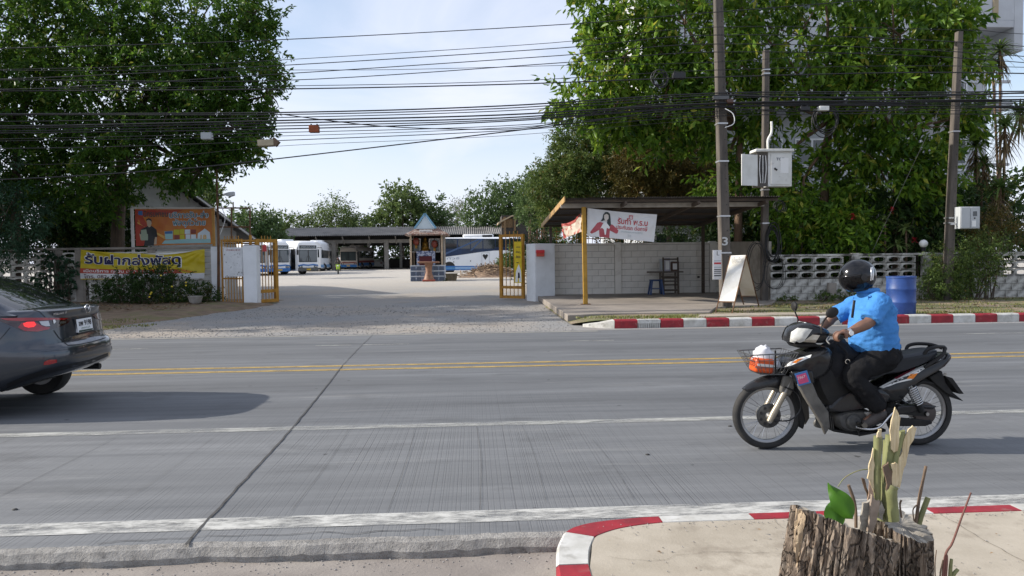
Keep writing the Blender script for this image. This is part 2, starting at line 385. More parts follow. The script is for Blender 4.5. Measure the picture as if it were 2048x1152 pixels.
# --- road: grooved concrete
def road_mat():
    m = bpy.data.materials.new('grooved_road'); m.use_nodes = True; t = m.node_tree; b = t.nodes['Principled BSDF']; l = t.links.new
    tc = t.nodes.new('ShaderNodeTexCoord')
    def mapn(s):
        p = t.nodes.new('ShaderNodeMapping'); p.inputs['Scale'].default_value = s; l(tc.outputs['Object'], p.inputs[0]); return p.outputs[0]
    def nz(v, s, d=8, r=0.6):
        n = t.nodes.new('ShaderNodeTexNoise'); n.inputs['Scale'].default_value = s; n.inputs['Detail'].default_value = d; n.inputs['Roughness'].default_value = r
        l(v, n.inputs[0]); return n.outputs['Fac']
    def rg(s, a, bb, c=0.0, dd=1.0):
        r = t.nodes.new('ShaderNodeMapRange'); r.inputs['From Min'].default_value = a; r.inputs['From Max'].default_value = bb
        r.inputs['To Min'].default_value = c; r.inputs['To Max'].default_value = dd; l(s, r.inputs['Value']); return r.outputs[0]
    def mix(a, bb, f):
        x = t.nodes.new('ShaderNodeMix'); x.data_type = 'RGBA'
        for k, s in (('A', a), ('B', bb)):
            if isinstance(s, tuple): x.inputs[k].default_value = (*s, 1)
            else: l(s, x.inputs[k])
        if isinstance(f, float): x.inputs['Factor'].default_value = f
        else: l(f, x.inputs['Factor'])
        return x.outputs['Result']
    def math_(op, a, bb):
        x = t.nodes.new('ShaderNodeMath'); x.operation = op
        for i, s in enumerate((a, bb)):
            if isinstance(s, (int, float)): x.inputs[i].default_value = s
            else: l(s, x.inputs[i])
        return x.outputs[0]
    sp = t.nodes.new('ShaderNodeSeparateXYZ'); l(tc.outputs['Object'], sp.inputs[0])
    streak = nz(mapn((0.06, 1.0, 1)), 5.0, 9, 0.65)            # wear along the traffic
    base = mix((0.096, 0.101, 0.108), (0.176, 0.183, 0.191), rg(streak, 0.3, 0.7))
    patch = nz(mapn((0.3, 0.8, 1)), 0.9, 6)
    base = mix(base, (0.120, 0.125, 0.131), rg(patch, 0.45, 0.7))
    # wheel tracks of darker rubber in the two lanes
    def track(yc, wd):
        d = math_('ABSOLUTE', math_('SUBTRACT', sp.outputs['Y'], yc), 0); return rg(d, 0.0, wd, 1.0, 0.0)
    tr = None
    for yc, wd in ((5.2, .55), (7.9, .6), (9.3, .6), (12.4, .7), (13.9, .7)):
        k = track(yc, wd); tr = k if tr is None else math_('MAXIMUM', tr, k)
    base = mix(base, (0.072, 0.075, 0.080), math_('MULTIPLY', tr, rg(nz(mapn((0.05, 1.2, 1)), 3.0), 0.25, 0.8, 0.1, 0.85)))
    near = rg(sp.outputs['Y'], 6.6, 7.0, 1.0, 0.0)              # the paved shoulder is paler and keeps its grooves
    base = mix(base, mix((0.138, 0.143, 0.148), (0.206, 0.210, 0.212), rg(streak, 0.3, 0.7)), math_('MULTIPLY', near, 0.5))
    # transverse grooves, uneven spacing
    gx = nz(mapn((22.0, 0.003, 1)), 1.0, 2, 0.5)
    gx2 = nz(mapn((75.0, 0.006, 1)), 1.0, 1, 0.5)
    groove = math_('MULTIPLY', rg(gx2, 0.50, 0.64), rg(gx, 0.36, 0.60, 0.3, 1.0))
    gm = rg(nz(mapn((0.25, 0.5, 1)), 1.2), 0.35, 0.62, 0.25, 1.0)
    gnear = rg(sp.outputs['Y'], 6.5, 9.5, 1.0, 0.25)
    groove = math_('MULTIPLY', math_('MULTIPLY', groove, gm), gnear)
    base = mix(base, (0.075, 0.075, 0.076), math_('MULTIPLY', groove, 0.7))
    blot = nz(mapn((0.45, 1, 1)), 2.2, 7, 0.62); base = mix(base, (0.07, 0.071, 0.073), rg(blot, 0.56, 0.72, 0, 0.55)); pale = nz(mapn((0.12, 1, 1)), 3.7, 8, 0.7); base = mix(base, (0.26, 0.258, 0.25), rg(pale, 0.57, 0.74, 0, 0.5))
    fine = nz(mapn((1, 1, 1)), 90, 4, 0.7)
    base = mix(base, (0.36, 0.35, 0.33), rg(fine, 0.60, 0.80, 0, 0.5))
    spots = nz(mapn((1, 1, 1)), 7, 2, 0.4)
    base = mix(base, (0.04, 0.04, 0.04), rg(spots, 0.75, 0.79, 0, 0.8))
    l(base, b.inputs['Base Color']); b.inputs['Roughness'].default_value = 0.82; b.inputs['Specular IOR Level'].default_value = 0.35
    h = math_('SUBTRACT', math_('MULTIPLY', fine, 0.35), groove)
    bp = t.nodes.new('ShaderNodeBump'); bp.inputs['Strength'].default_value = 0.35; bp.inputs['Distance'].default_value = 0.006; l(h, bp.inputs['Height']); l(bp.outputs[0], b.inputs['Normal'])
    return m
RM = road_mat()
mb = MB()
# road sheet with an uneven near lip
nseg = 260; top = []
X0, X1 = -60.0, 60.0
lx = sorted(set([X0, -20, -10]+[-6+0.06*i for i in range(0, 190)]+[6, 10, 20, X1]))
def lip(x): return 4.05+0.018*noise.noise(Vector((x*2.3, 0, 0)))+0.016*noise.noise(Vector((x*9.0, 5, 0)))+0.010*noise.noise(Vector((x*26.0, 9, 0)))
rows = []
for x in lx:
    e = lip(x) if -20 < x < 0.5 else 4.05
    j = 0.014*noise.noise(Vector((x*11, 2, 1))); k = 0.012*noise.noise(Vector((x*31, 2, 7)))
    rows.append([(x, 15.62+(0.05*noise.noise(Vector((x*0.8, 1, 1)))), 0.0), (x, 15.62, 0), (x, 10, 0), (x, 4.6, 0), (x, e+0.07+k, 0.0), (x, e+0.012+j, -0.010+j*0.5), (x, e-0.018+k, -0.052+j), (x, e-0.022+j, -0.17)])
for r in rows: mb.v += r
lipb = MB()
for i in range(len(rows)-1):
    for k in range(4): mb.f.append((i*8+k, i*8+k+1, (i+1)*8+k+1, (i+1)*8+k))
road = tag(mb.build('road', RM, fix=True, smooth=35), kind='structure')
lipb.v = list(mb.v); lipb.f = [(i*8+k, i*8+k+1, (i+1)*8+k+1, (i+1)*8+k) for i in range(len(rows)-1) for k in (4, 5, 6)]
lipb.build('broken_edge', M('broken_concrete', (0.36, 0.345, 0.32), (0.22, 0.21, 0.195), rough=0.95, scale=14, c3=(0.10, 0.095, 0.088), scale3=9, lo3=0.60, hi3=0.72, bump=1.0, bscale=60, bdist=0.02), road, smooth=25)
YEL = paintmat('yellow_paint', '#bd9f58', 0.44, 10, 0.16); WH = paintmat('white_paint', '#c9c8c2', 0.47, 9, 0.11); WH2 = paintmat('worn_white_paint', '#b6b6b0', 0.50, 6, 0.14)
def line(name, y0, y1, mat, x0=-60, x1=60, z=0.004):
    m_ = MB(); n = 60
    for i in range(n+1):
        x = x0+(x1-x0)*i/n; a = 0.004*noise.noise(Vector((x*1.7, y0, 0))); m_.v += [(x, y0+a, z), (x, y1+a, z)]
    for i in range(n): m_.f.append((2*i, 2*i+1, 2*i+3, 2*i+2))
    return m_.build(name, mat, road)
line('centre_line', 10.50, 10.64, YEL); line('centre_line', 10.88, 11.02, YEL)
line('lane_line', 6.81, 6.96, WH2); line('edge_line', 4.30, 4.50, WH)
for a, b in ((-2.9, -2.25), (-2.05, -1.2), (-7.6, -5.9), (1.7, 2.6), (9.3, 11.5), (14.5, 16.2)): line('faded_dash', 13.60, 13.68, WH2, a, b)
line('far_edge_line', 15.36, 15.48, paintmat('far_edge_paint', '#b5b0a4', 0.42, 5, 0.2), -30, 2.6)
TAR = M('tar', (0.03, 0.029, 0.028), (0.07, 0.067, 0.062), rough=0.75, scale=20)
def crack(pts, wd, name='joint', z=0.006, jit=0.012, mat=TAR):
    P = catmull(pts, 14); m_ = MB()
    for i, p in enumerate(P):
        t = (P[min(i+1, len(P)-1)]-P[max(i-1, 0)]).normalized(); n_ = Vector((-t.y, t.x, 0))
        o = p+n_*(jit*noise.noise(p*5.0)); h = wd*(0.7+0.5*noise.noise(p*13.0))
        m_.v += [(o-n_*h)[:2]+(z,), (o+n_*h)[:2]+(z,)]
    for i in range(len(P)-1): m_.f.append((2*i, 2*i+1, 2*i+3, 2*i+2))
    return m_.build(name, mat, road)
crack([(-1.60, 4.08, 0), (-1.63, 5, 0), (-1.70, 6.9, 0), (-1.82, 9, 0), (-1.95, 11, 0)], 0.011)
crack([(-1.95, 11, 0), (-2.03, 13, 0), (-2.1, 15.4, 0)], 0.006)
for xx, y0, y1, wd in ((-4.1, 4.6, 6.8, .006), (-3.2, 4.5, 6.8, .005), (-0.55, 4.5, 6.8, .004), (0.02, 4.5, 6.8, .006), (0.44, 4.6, 6.8, .004), (1.0, 4.6, 6.2, .004), (-1.15, 4.6, 6.8, .004), (-2.3, 4.6, 6.6, .004)):
    crack([(xx, y0, 0), (xx+0.02, (y0+y1)/2, 0), (xx-0.01, y1, 0)], wd*0.32, 'groove', jit=0.004)
crack([(-2.1, 4.16, 0), (-1.6, 4.19, 0), (-0.9, 4.2, 0), (-0.2, 4.19, 0)], 0.004, 'edge_crack', jit=0.05)
crack([(8.1, 12.2, 0), (9.4, 12.0, 0), (12.5, 11.9, 0)], 0.006, 'edge_crack', jit=0.05)
MET = M('dull_metal', (0.25, 0.25, 0.25), rough=0.5, metal=0.7)
# drain and lumps of loose tarmac on the road
for (px, py) in ((30, 1020), (1295, 910), (1460, 853)):
    p = G(px, py); mm = MB().ball((0, 0, 0.004), (0.02, 0.012, 0.008), 7, 4); mm.build('road_scab', TAR, road, smooth=60, loc=p)

# --- near side: lower driveway on the left, raised pavement on the right with painted kerb
apron_m = M('apron_concrete', (0.20, 0.175, 0.155), (0.285, 0.255, 0.225), rough=0.93, scale=2.2, bump=0.5, bscale=55, c3=(0.14, 0.12, 0.105), scale3=1.1, bdist=0.01, lo3=0.52, hi3=0.7)
def apz(x, y): return -0.075+0.012*noise.noise(Vector((x*1.2, y*1.2, 0)))+0.006*noise.noise(Vector((x*6, y*6, 4)))-0.012*max(0, 1-(4.05-y)/0.25)
tag(MB().grid(lambda u, v: (-9+10.2*u, 0.3+3.75*v, apz(-9+10.2*u, 0.3+3.75*v)), 110, 50).build('driveway', apron_m, smooth=180), kind='structure')
pave_m = M('beige_pavement', (0.335, 0.292, 0.228), (0.42, 0.372, 0.298), rough=0.9, scale=3.2, bump=0.35, bscale=70, bdist=0.006, c3=(0.235, 0.197, 0.15), scale3=4.5, lo3=0.54, hi3=0.74)
KZ = 0.12
inner = [(0.50, 0.3), (0.51, 3.30), (0.555, 3.52), (0.585, 3.68), (0.64, 3.765), (0.735, 3.825), (0.87, 3.87), (1.0, 3.893), (9.0, 3.925), (9.0, 0.3)]
outer = [(0.35, 0.3), (0.36, 3.30), (0.395, 3.56), (0.43, 3.72), (0.50, 3.855), (0.62, 3.93), (0.80, 3.97), (1.0, 3.995), (9.0, 4.05)]
mb = MB().prism([(a, b) for a, b in inner], -0.1, KZ-0.004, 'Z')
pavement = tag(mb.build('pavement', pave_m), kind='structure')
kerb_red = M('kerb_red_paint', '#9c1f2b', '#7a1a24', rough=0.6, scale=6, c3='#8a6a60', scale3=9, lo3=0.58, hi3=0.8, bump=0.2, bscale=40, bdist=0.004)
kerb_wh = M('kerb_white_paint', '#c8c7c2', '#aaa8a0', rough=0.65, scale=5, c3='#79756c', scale3=8, lo3=0.55, hi3=0.8, bump=0.2, bscale=40, bdist=0.004)
kerb = tag(thing('near_kerb', None, None), kind='structure')
def kerb_strip(oP, iP, mat):
    rings = []
    for a, b in zip(oP, iP):
        a = Vector((*a, 0)); b = Vector((*b, 0)); n_ = (b-a).normalized()
        rings.append([a+Vector((0, 0, -0.1)), a+Vector((0, 0, KZ-0.012)), a+n_*0.014+Vector((0, 0, KZ)), b+Vector((0, 0, KZ)), b+n_*0.012+Vector((0, 0, KZ-0.03)), b+n_*0.012+Vector((0, 0, -0.1))])
    return MB().loft(rings).build('kerb_block', mat, kerb, smooth=40)
def cm2(pts): return [(p.x, p.y) for p in catmull([(a, b, 0) for a, b in pts], 6)]
y = 0.3; k = 0
for ya, yb in ((0.3, 0.68), (0.69, 1.22), (1.23, 1.76), (1.77, 2.30), (2.31, 2.83)): kerb_strip([(.35, ya), (.35, yb)], [(.50, ya), (.50, yb)], kerb_wh if k % 2 else kerb_red); k += 1
kerb_strip(cm2([(.35, 2.84), (.353, 3.1), (.365, 3.375)]), cm2([(.50, 2.84), (.505, 3.1), (.515, 3.375)]), kerb_red)
kerb_strip(cm2([(.366, 3.385), (.395, 3.6), (.452, 3.795)]), cm2([(.516, 3.385), (.545, 3.55), (.598, 3.715)]), kerb_wh)
kerb_strip(cm2([(.454, 3.80), (.51, 3.865), (.62, 3.925), (.80, 3.968), (1.0, 3.992)]), cm2([(.60, 3.72), (.66, 3.77), (.75, 3.825), (.87, 3.866), (1.0, 3.892)]), kerb_red)
x = 1.0; k = 1
while x < 8.9:
    kerb_strip([(x+.004, 3.992+(x-1)*.006), (x+.505, 3.992+(x-.5)*.006)], [(x+.004, 3.892+(x-1)*.004), (x+.505, 3.892+(x-.5)*.004)], kerb_wh if k % 2 else kerb_red); x += .505; k += 1

# cracks, stains and grit on the pavement
def pcrack(pts, wd):
    P = catmull(pts, 12); m_ = MB()
    for i, p in enumerate(P):
        t = (P[min(i+1, len(P)-1)]-P[max(i-1, 0)]).normalized(); n_ = Vector((-t.y, t.x, 0)); o = p+n_*(.02*noise.noise(p*9.0)+.008*noise.noise(p*31)); h = wd*(.6+.7*noise.noise(p*23.0)); m_.v += [(o-n_*h)[:2]+(KZ,), (o+n_*h)[:2]+(KZ,)]
    for i in range(len(P)-1): m_.f.append((2*i, 2*i+1, 2*i+3, 2*i+2))
    m_.build('crack', M('crack_dirt', (.10, .085, .065), (.16, .135, .10), rough=.95, scale=30), pavement)
pcrack([(1.62, 3.91, 0), (1.60, 3.6, 0), (1.66, 3.2, 0), (1.60, 2.9, 0)], .0016); pcrack([(2.55, 3.92, 0), (2.52, 3.4, 0), (2.56, 2.9, 0)], .003); pcrack([(.62, 3.45, 0), (.85, 3.40, 0), (1.1, 3.47, 0), (1.6, 3.40, 0)], .0012)
# --- far side: kerb, verge, shelter slab
far_kerb = tag(thing('far_kerb', None, None), kind='structure')
kx0 = GX(1228, 16.2, 0.08); i = 0; x = kx0
def kblock(x0, x1, mat, y0=16.12, y1=16.34, h=0.17):
    return MB().prism([(y0, -0.1), (y0, h-0.03), (y0+0.03, h), (y1, h), (y1, -0.1)], x0, x1-0.006, 'X').build('kerb_block', mat, far_kerb, bevel=0.006)
MB().loft([[(kx0-0.62, 16.60, -0.1), (kx0-0.62, 16.60, 0.03), (kx0-0.62, 16.72, 0.04), (kx0-0.62, 16.72, -0.1)],
           [(kx0-0.3, 16.26, -0.1), (kx0-0.3, 16.26, 0.09), (kx0-0.3, 16.46, 0.10), (kx0-0.3, 16.46, -0.1)],
           [(kx0-0.006, 16.12, -0.1), (kx0-0.006, 16.12, 0.16), (kx0-0.006, 16.34, 0.17), (kx0-0.006, 16.34, -0.1)]]).build('kerb_block', kerb_wh, far_kerb, smooth=40)
while x < 26:
    if i == 1:    # drain inlet: a white block with a row of slots
        m_ = MB().bx(x, x+0.505, 16.16, 16.34, -0.1, 0.165)
        for k in range(12): m_.bx(x+0.02+k*0.041, x+0.042+k*0.041, 16.11, 16.17, -0.02, 0.085)
        m_.bx(x, x+0.505, 16.11, 16.17, 0.085, 0.165); m_.build('kerb_block', kerb_wh, far_kerb)
    else: kblock(x, x+0.515, kerb_red if i % 2 == 0 else kerb_wh)
    x += 0.515; i += 1
def verge_mat(name, dirt, dirt2, grass, glo, ghi):
    return M(name, dirt, dirt2, rough=0.95, scale=2.5, c3=grass, scale3=0.9, lo3=glo, hi3=ghi, bump=0.8, bscale=28, bdist=0.03)
vz = 0.13
vm = verge_mat('verge_soil', (0.30, 0.23, 0.16), (0.19, 0.145, 0.10), (0.12, 0.13, 0.045), 0.42, 0.58)
def right_verge(u, v):
    x = 2.25+26*u; y0 = 16.34 if x > kx0 else 16.34+(kx0-x)*0.9; y = y0+(23.5-y0)*v
    return (x, y, vz*min(1, max(0, (x-2.2)/0.6)) + 0.03*noise.noise(Vector((x*0.9, y*0.9, 0)))*min(1, (y-y0)*2+0.0))
verge = tag(MB().grid(right_verge, 130, 40).build('verge', vm, smooth=180), kind='structure')
slab_m = M('shelter_slab_concrete', (0.27, 0.235, 0.20), (0.20, 0.175, 0.15), rough=0.9, scale=1.4, c3=(0.35, 0.30, 0.25), scale3=0.7, bump=0.3, bscale=40, bdist=0.01)
sl = [G(1085, 600, .13), G(1112, 618, .13), G(1135, 632, .15), G(1200, 629, .15), G(1290, 627, .15), G(1420, 626, .15), G(1432, 616, .15)]
poly = [(p.x, p.y) for p in sl]+[(8.4, 20.5), (9.3, 22.3), (9.3, 30.5), (2.3, 30.5)]
slab = tag(MB().prism(poly, 0.0, 0.175, 'Z').build('shelter_slab', slab_m, bevel=0.02), kind='structure')
SZ = 0.175
# paving strip on the verge behind the kerb
pp = [G(1432, 629, .14), G(1700, 622, .14)]
tag(MB().prism([(5.2, 16.9), (9.2, 16.95), (9.1, 17.45), (6.9, 17.6), (5.4, 17.4)], 0.05, 0.165, 'Z').build('paving_strip', M('old_paving', (0.38, 0.33, 0.26), (0.28, 0.24, 0.19), rough=0.9, scale=3, bump=0.4, bscale=30), bevel=0.02), kind='structure')
# left verge of dirt and dead leaves
lm = verge_mat('left_soil', (0.235, 0.165, 0.105), (0.13, 0.09, 0.06), (0.15, 0.135, 0.055), 0.50, 0.64)
def left_verge(u, v):
    y = 16.8+13*v; xr = -7.3-0.75*max(0, (y-17)/4)**0.8*0 - (1.4 if y < 19 else 1.4*max(0, 1-(y-19)/6)) + 0.35*noise.noise(Vector((y*0.8, 0, 0)))
    x = -34+(xr+34)*u; edge = min(1, (1-u)*30)*min(1, v*12)
    return (x, y, 0.0+0.09*edge+0.05*noise.noise(Vector((x*0.8, y*0.8, 5)))*edge+(-0.03 if edge < 0.02 else 0))
left_v = tag(MB().grid(left_verge, 120, 46).build('dirt_verge', lm, smooth=180), kind='structure')

# --- grass, dead leaves, gravel: small loose pieces nobody could count
GRASS = leafmat('grass_blades', (0.07, 0.10, 0.02), (0.19, 0.19, 0.05), dry=(0.35, 0.27, 0.12), trans=0.2)
def blades(name, label, cat, pts, h, mat, lean=0.5, wd=0.012):
    n = len(pts); P = np.asarray(pts, float); a = rng.uniform(0, 2*PI, n); hh = h*rng.uniform(0.4, 1.2, n)
    dx = np.cos(a); dy = np.sin(a); ln = rng.uniform(0.1, lean, n)*hh
    b0 = P+np.stack([-dy*wd, dx*wd, 0*a], 1); b1 = P-np.stack([-dy*wd, dx*wd, 0*a], 1); tp = P+np.stack([dx*ln, dy*ln, hh], 1)
    V = np.stack([b0, b1, tp], 1).reshape(-1, 3); F = np.arange(n*3).reshape(-1, 3)
    return tag(obj(name, np_mesh(name, V, F), mat), label, cat, kind='stuff')
gp = []
while len(gp) < 9000:
    x = random.uniform(2.4, 19); y = 16.4+(random.random()**1.4)*6
    if x < 5.4 and y > 17.6: continue
    if 5.2 < x < 9.2 and 16.9 < y < 17.5: continue
    g = noise.noise(Vector((x*0.55, y*0.9, 2)))+0.5*noise.noise(Vector((x*2.1, y*2.1, 7)))
    if g < random.uniform(-0.2, 0.5): continue
    gp.append((x, y, vz-0.01))
blades('verge_grass', 'short patchy grass behind the red and white kerb', 'grass', gp, 0.06, GRASS)
gp = []
while len(gp) < 2500:
    x = random.uniform(-20, -7.6); y = random.uniform(17.2, 20)
    if noise.noise(Vector((x*0.5, y*1.2, 9))) < random.uniform(-0.1, 0.5): continue
    gp.append((x, y, 0.06))
blades('roadside_grass', 'thin dry grass on the dirt left of the driveway', 'grass', gp, 0.05, GRASS)
def litter(name, label, cat, n, area, z, size, mat):
    V = []; F = []
    for i in range(n):
        x = random.uniform(*area[0]); y = area[1][0]+(area[1][1]-area[1][0])*random.random(); s = size*random.uniform(0.5, 1.3); a = random.uniform(0, 6.3)
        c, s_ = math.cos(a)*s, math.sin(a)*s; zz = z+random.uniform(0, 0.03); t = random.uniform(-0.4, 0.4)*s
        b = len(V); V += [(x-c, y-s_, zz), (x+s_*.45, y-c*.45, zz+abs(t)), (x+c, y+s_, zz+t*0.6), (x-s_*.45, y+c*.45, zz+abs(t)*.6)]; F.append((b, b+1, b+2, b+3))
    return tag(obj(name, np_mesh(name, V, F), mat), label, cat, kind='stuff')
DRYL = leafmat('dry_leaves', (0.16, 0.09, 0.045), (0.33, 0.22, 0.12), dry=(0.5, 0.42, 0.33), trans=0.1)
litter('leaf_litter', 'dead leaves scattered along the foot of the left wall', 'leaf litter', 2600, ((-22, -9.3), (23, 29)), 0.10, 0.06, DRYL)
litter('fallen_leaves', 'dead leaves scattered on the grass below the right wall', 'leaf litter', 900, ((8, 19), (16.6, 22.3)), 0.15, 0.05, DRYL)
def stones(name, label, n, fn, s0, s1, mat):
    V = []; F = []
    base = [Vector(p) for p in ((1,0,0),(-1,0,0),(0,1,0),(0,-1,0),(0,0,.7),(0,0,-.5))]; tri = [(0,2,4),(2,1,4),(1,3,4),(3,0,4),(2,0,5),(1,2,5),(3,1,5),(0,3,5)]
    for i in range(n):
        p = fn(); s = random.uniform(s0, s1); a = random.uniform(0, 6.3); b = len(V)
        for q in base:
            q = q*random.uniform(0.6, 1.3)*s; V.append((p[0]+q.x*math.cos(a)-q.y*math.sin(a), p[1]+q.x*math.sin(a)+q.y*math.cos(a), p[2]+q.z))
        F += [(b+i0, b+i1, b+i2) for i0, i1, i2 in tri]
    return tag(obj(name, np_mesh(name, V, F), mat), label, 'gravel', kind='stuff')
STN = M('gravel_stones', (0.26, 0.25, 0.24), rough=0.95, island=0.4)
def gfn():
    y = 15.7+(random.random()**1.6)*10; return (random.uniform(-12, 2.2), y, yard_z(max(y, 15.7))+0.004)
stones('loose_gravel', 'loose grey gravel on the driveway mouth by the road', 5200, gfn, 0.008, 0.024, STN)
def gfn2():
    y = 4.03-abs(random.gauss(0, 0.12)) if random.random() < .6 else random.uniform(2.9, 4.0)
    x = random.uniform(-3.2, 0.4); return (x, y, apz(x, y)+0.002)
def gfn3():
    x = random.uniform(.6, 3.4); y = 3.885-abs(random.gauss(0, .05)) if random.random() < .55 else random.uniform(2.7, 3.85)
    return (x, y, KZ)
stones('pavement_grit', 'grit and dirt gathered along the near red and white kerb', 380, gfn3, 0.0015, 0.006, STN)
litter('pavement_leaf_bits', 'tiny dry leaf bits lying on the beige pavement', 'leaf litter', 26, ((.65, 3.2), (2.8, 3.8)), KZ+.002, 0.012, DRYL)
stones('kerbside_grit', 'grit and crumbs along the broken road edge', 420, gfn2, 0.002, 0.008, STN)

# ================================================================ WALLS, GATES, SHELTER
CONC = M('grey_concrete', (0.30, 0.27, 0.235), (0.22, 0.195, 0.17), rough=0.9, scale=3, c3=(0.10, 0.09, 0.08), scale3=1.6, lo3=0.55, hi3=0.75, bump=0.4, bscale=30, bdist=0.01)
WHITEW = M('white_paint_wall', (0.74, 0.73, 0.70), (0.62, 0.61, 0.57), rough=0.8, scale=1.5, c3=(0.42, 0.40, 0.36), scale3=1.1, lo3=0.56, hi3=0.78, bump=0.2, bscale=25, bdist=0.008)
STAINW = M('stained_white', (0.60, 0.59, 0.55), (0.30, 0.285, 0.25), rough=0.88, scale=2.6, c3=(0.07, 0.066, 0.058), scale3=2.1, lo3=0.44, hi3=0.60, bump=0.4, bscale=28, bdist=0.01)
BLOCKW = M('painted_block', (0.82, 0.79, 0.73), (0.74, 0.70, 0.63), rough=0.88, scale=2.4, c3=(0.42, 0.37, 0.30), scale3=1.3, lo3=0.56, hi3=0.75, bump=0.3, bscale=30, bdist=0.008)
MORT = M('mortar', (0.22, 0.205, 0.18), (0.15, 0.14, 0.12), rough=0.95, scale=5, bump=0.3)
YSTEEL = M('yellow_steel', '#b8862f', '#9a6c22', rough=0.5, scale=5, c3='#5b3a1c', scale3=5, lo3=0.62, hi3=0.75)
DARK = M('dark_hollow', (0.012, 0.012, 0.012), rough=0.9)

# breeze block with a lens shaped opening (one mesh, shared)
BW, BH, BT = 0.465, 0.232, 0.10
def breeze_mesh(name, mat, w=BW-0.006, h=BH-0.006, t=BT, ow=0.37, oh=0.145):
    n = 8; o = []
    for k in range(2*n):      # lens: flat ellipse with pointed sides
        a = 2*PI*k/(2*n); c, s = math.cos(a), math.sin(a)
        o.append((ow/2*math.copysign(abs(c)**0.85, c), oh/2*math.copysign(abs(s)**0.6, s)))
    q = []
    for x_, z_ in o:
        k = max(abs(x_)/(w/2), abs(z_)/(h/2)); q.append((x_/k, z_/k))
    m_ = MB(); N_ = 2*n
    for y_ in (-t/2, t/2):
        m_.v += [(x_, y_, z_) for x_, z_ in o]+[(x_, y_, z_) for x_, z_ in q]
    for k in range(N_):
        j = (k+1) % N_
        m_.f += [(k, j, N_+j, N_+k), (2*N_+j, 2*N_+k, 3*N_+k, 3*N_+j), (j, k, 2*N_+k, 2*N_+j), (N_+k, N_+j, 3*N_+j, 3*N_+k)]
    me = m_.mesh(name); b = bmesh.new(); b.from_mesh(me); bmesh.ops.recalc_face_normals(b, faces=b.faces); b.to_mesh(me); b.free(); me.materials.append(mat); return me
BRZ_L = breeze_mesh('breeze_block', M('breeze_paint_left', (0.66, 0.64, 0.59), (0.50, 0.48, 0.44), rough=0.9, scale=3, c3=(0.16, 0.15, 0.13), scale3=1.0, lo3=0.5, hi3=0.7, bump=0.3, bscale=30))
BRZ_R = breeze_mesh('breeze_block', STAINW)
def piece(name, me, parent, loc, sc_=None):
    o = bpy.data.objects.new(name, me); col.objects.link(o); o.parent = parent; o.location = loc
    if sc_: o.scale = sc_
    return o

# --- left breeze block wall
LY = 29.0; lz0 = 0.07
lw = thing('breeze_block_wall', 'grey white pierced block wall behind the yellow banner', 'wall', (-9.9, LY, lz0))
LT = D(300, 494, LY).z - lz0
nrow = int((LT-0.14)/BH); xr = D(428, 550, LY).x+9.9
pier_x = [-2.35, -5.05, -5.85, -8.6, -11.4]
c = 0; x = xr-0.02
while x > -13:
    for r in range(nrow):
        if any(abs((x-BW/2)-p) < 0.16 for p in pier_x): continue
        piece('breeze_block', BRZ_L, lw, (x-BW/2, 0, 0.06+BH*(r+0.5)))
    x -= BW
for p in pier_x: MB().bx(p-0.14, p+0.14, -0.09, 0.09, -0.1, LT-0.09).build('pier', CONC, lw, bevel=0.01)
MB().bx(-13, xr, -0.08, 0.08, -0.15, 0.06).build('footing', CONC, lw)
MB().bx(-13, xr+0.02, -0.09, 0.09, LT-0.085, LT).build('coping', CONC, lw, bevel=0.015)

# --- gate pillars
def pillar(px0, px1, py0, py1, Y, label, mat=WHITEW):
    a = D(px0, py1, Y); b = D(px1, py1, Y); h = D((px0+px1)/2, py0, Y).z; w_ = b.x-a.x
    t = thing('gate_pillar', label, 'pillar', ((a.x+b.x)/2, Y+w_/2, yz(Y)))
    MB().bx(-w_/2, w_/2, -w_/2, w_/2, -0.1, h-yz(Y)-0.0).build('shaft', mat, t, bevel=0.012)
    MB().bx(-w_/2+0.02, w_/2-0.02, -w_/2+0.02, w_/2-0.02, h-yz(Y), h-yz(Y)+0.025).build('cap', CONC, t, bevel=0.01)
    return t
PILW = M('pillar_white', (0.76, 0.78, 0.80), (0.66, 0.68, 0.69), rough=0.75, scale=1.6, c3=(0.35, 0.33, 0.30), scale3=2.2, lo3=0.63, hi3=0.8, bump=0.15, bscale=25)
pillar(424, 447, 493, 602, 28.6, 'white gate pillar with vines, between yellow banner and notice board', PILW)
pillar(488, 515, 491, 608, 26.9, 'tall white gate pillar left of the driveway beside yellow gate', PILW)
rp = thing('gate_pillar', 'white gate pillar carrying the red mailbox', 'pillar', (2.25, 26.6, yz(26.6)))
a = D(1057, 596, 26.6); b_ = D(1071, 596, 26.6); c_ = D(1110, 590, 26.9); hz_ = D(1080, 487, 26.6).z-yz(26.6)
MB().prism([(a.x-2.25, 0.55), (b_.x-2.25+0.0, 0), (c_.x-2.25, 0.25), (c_.x-2.25, 0.8), (a.x-2.25, 0.9)], -0.1, hz_, 'Z').build('shaft', PILW, rp, bevel=0.012)
mbx = D(1082, 512, 26.5)
mail = thing('mailbox', 'small red mailbox with orange lower half on the white pillar', 'mailbox', (0, 0, 0))
p0 = D(1073, 513, 26.55); p1 = D(1088, 500, 26.62); zlo = p0.z; zhi = p1.z
MB().bx(p0.x, p1.x, 26.50, 26.72, zlo, zlo+(zhi-zlo)*0.52).build('body', M('orange_red', '#b5402c', rough=0.45), mail, bevel=0.008)
MB().bx(p0.x-0.01, p1.x+0.01, 26.48, 26.73, zlo+(zhi-zlo)*0.52, zhi).build('lid', M('mail_red', '#c21c26', rough=0.4), mail, bevel=0.012)

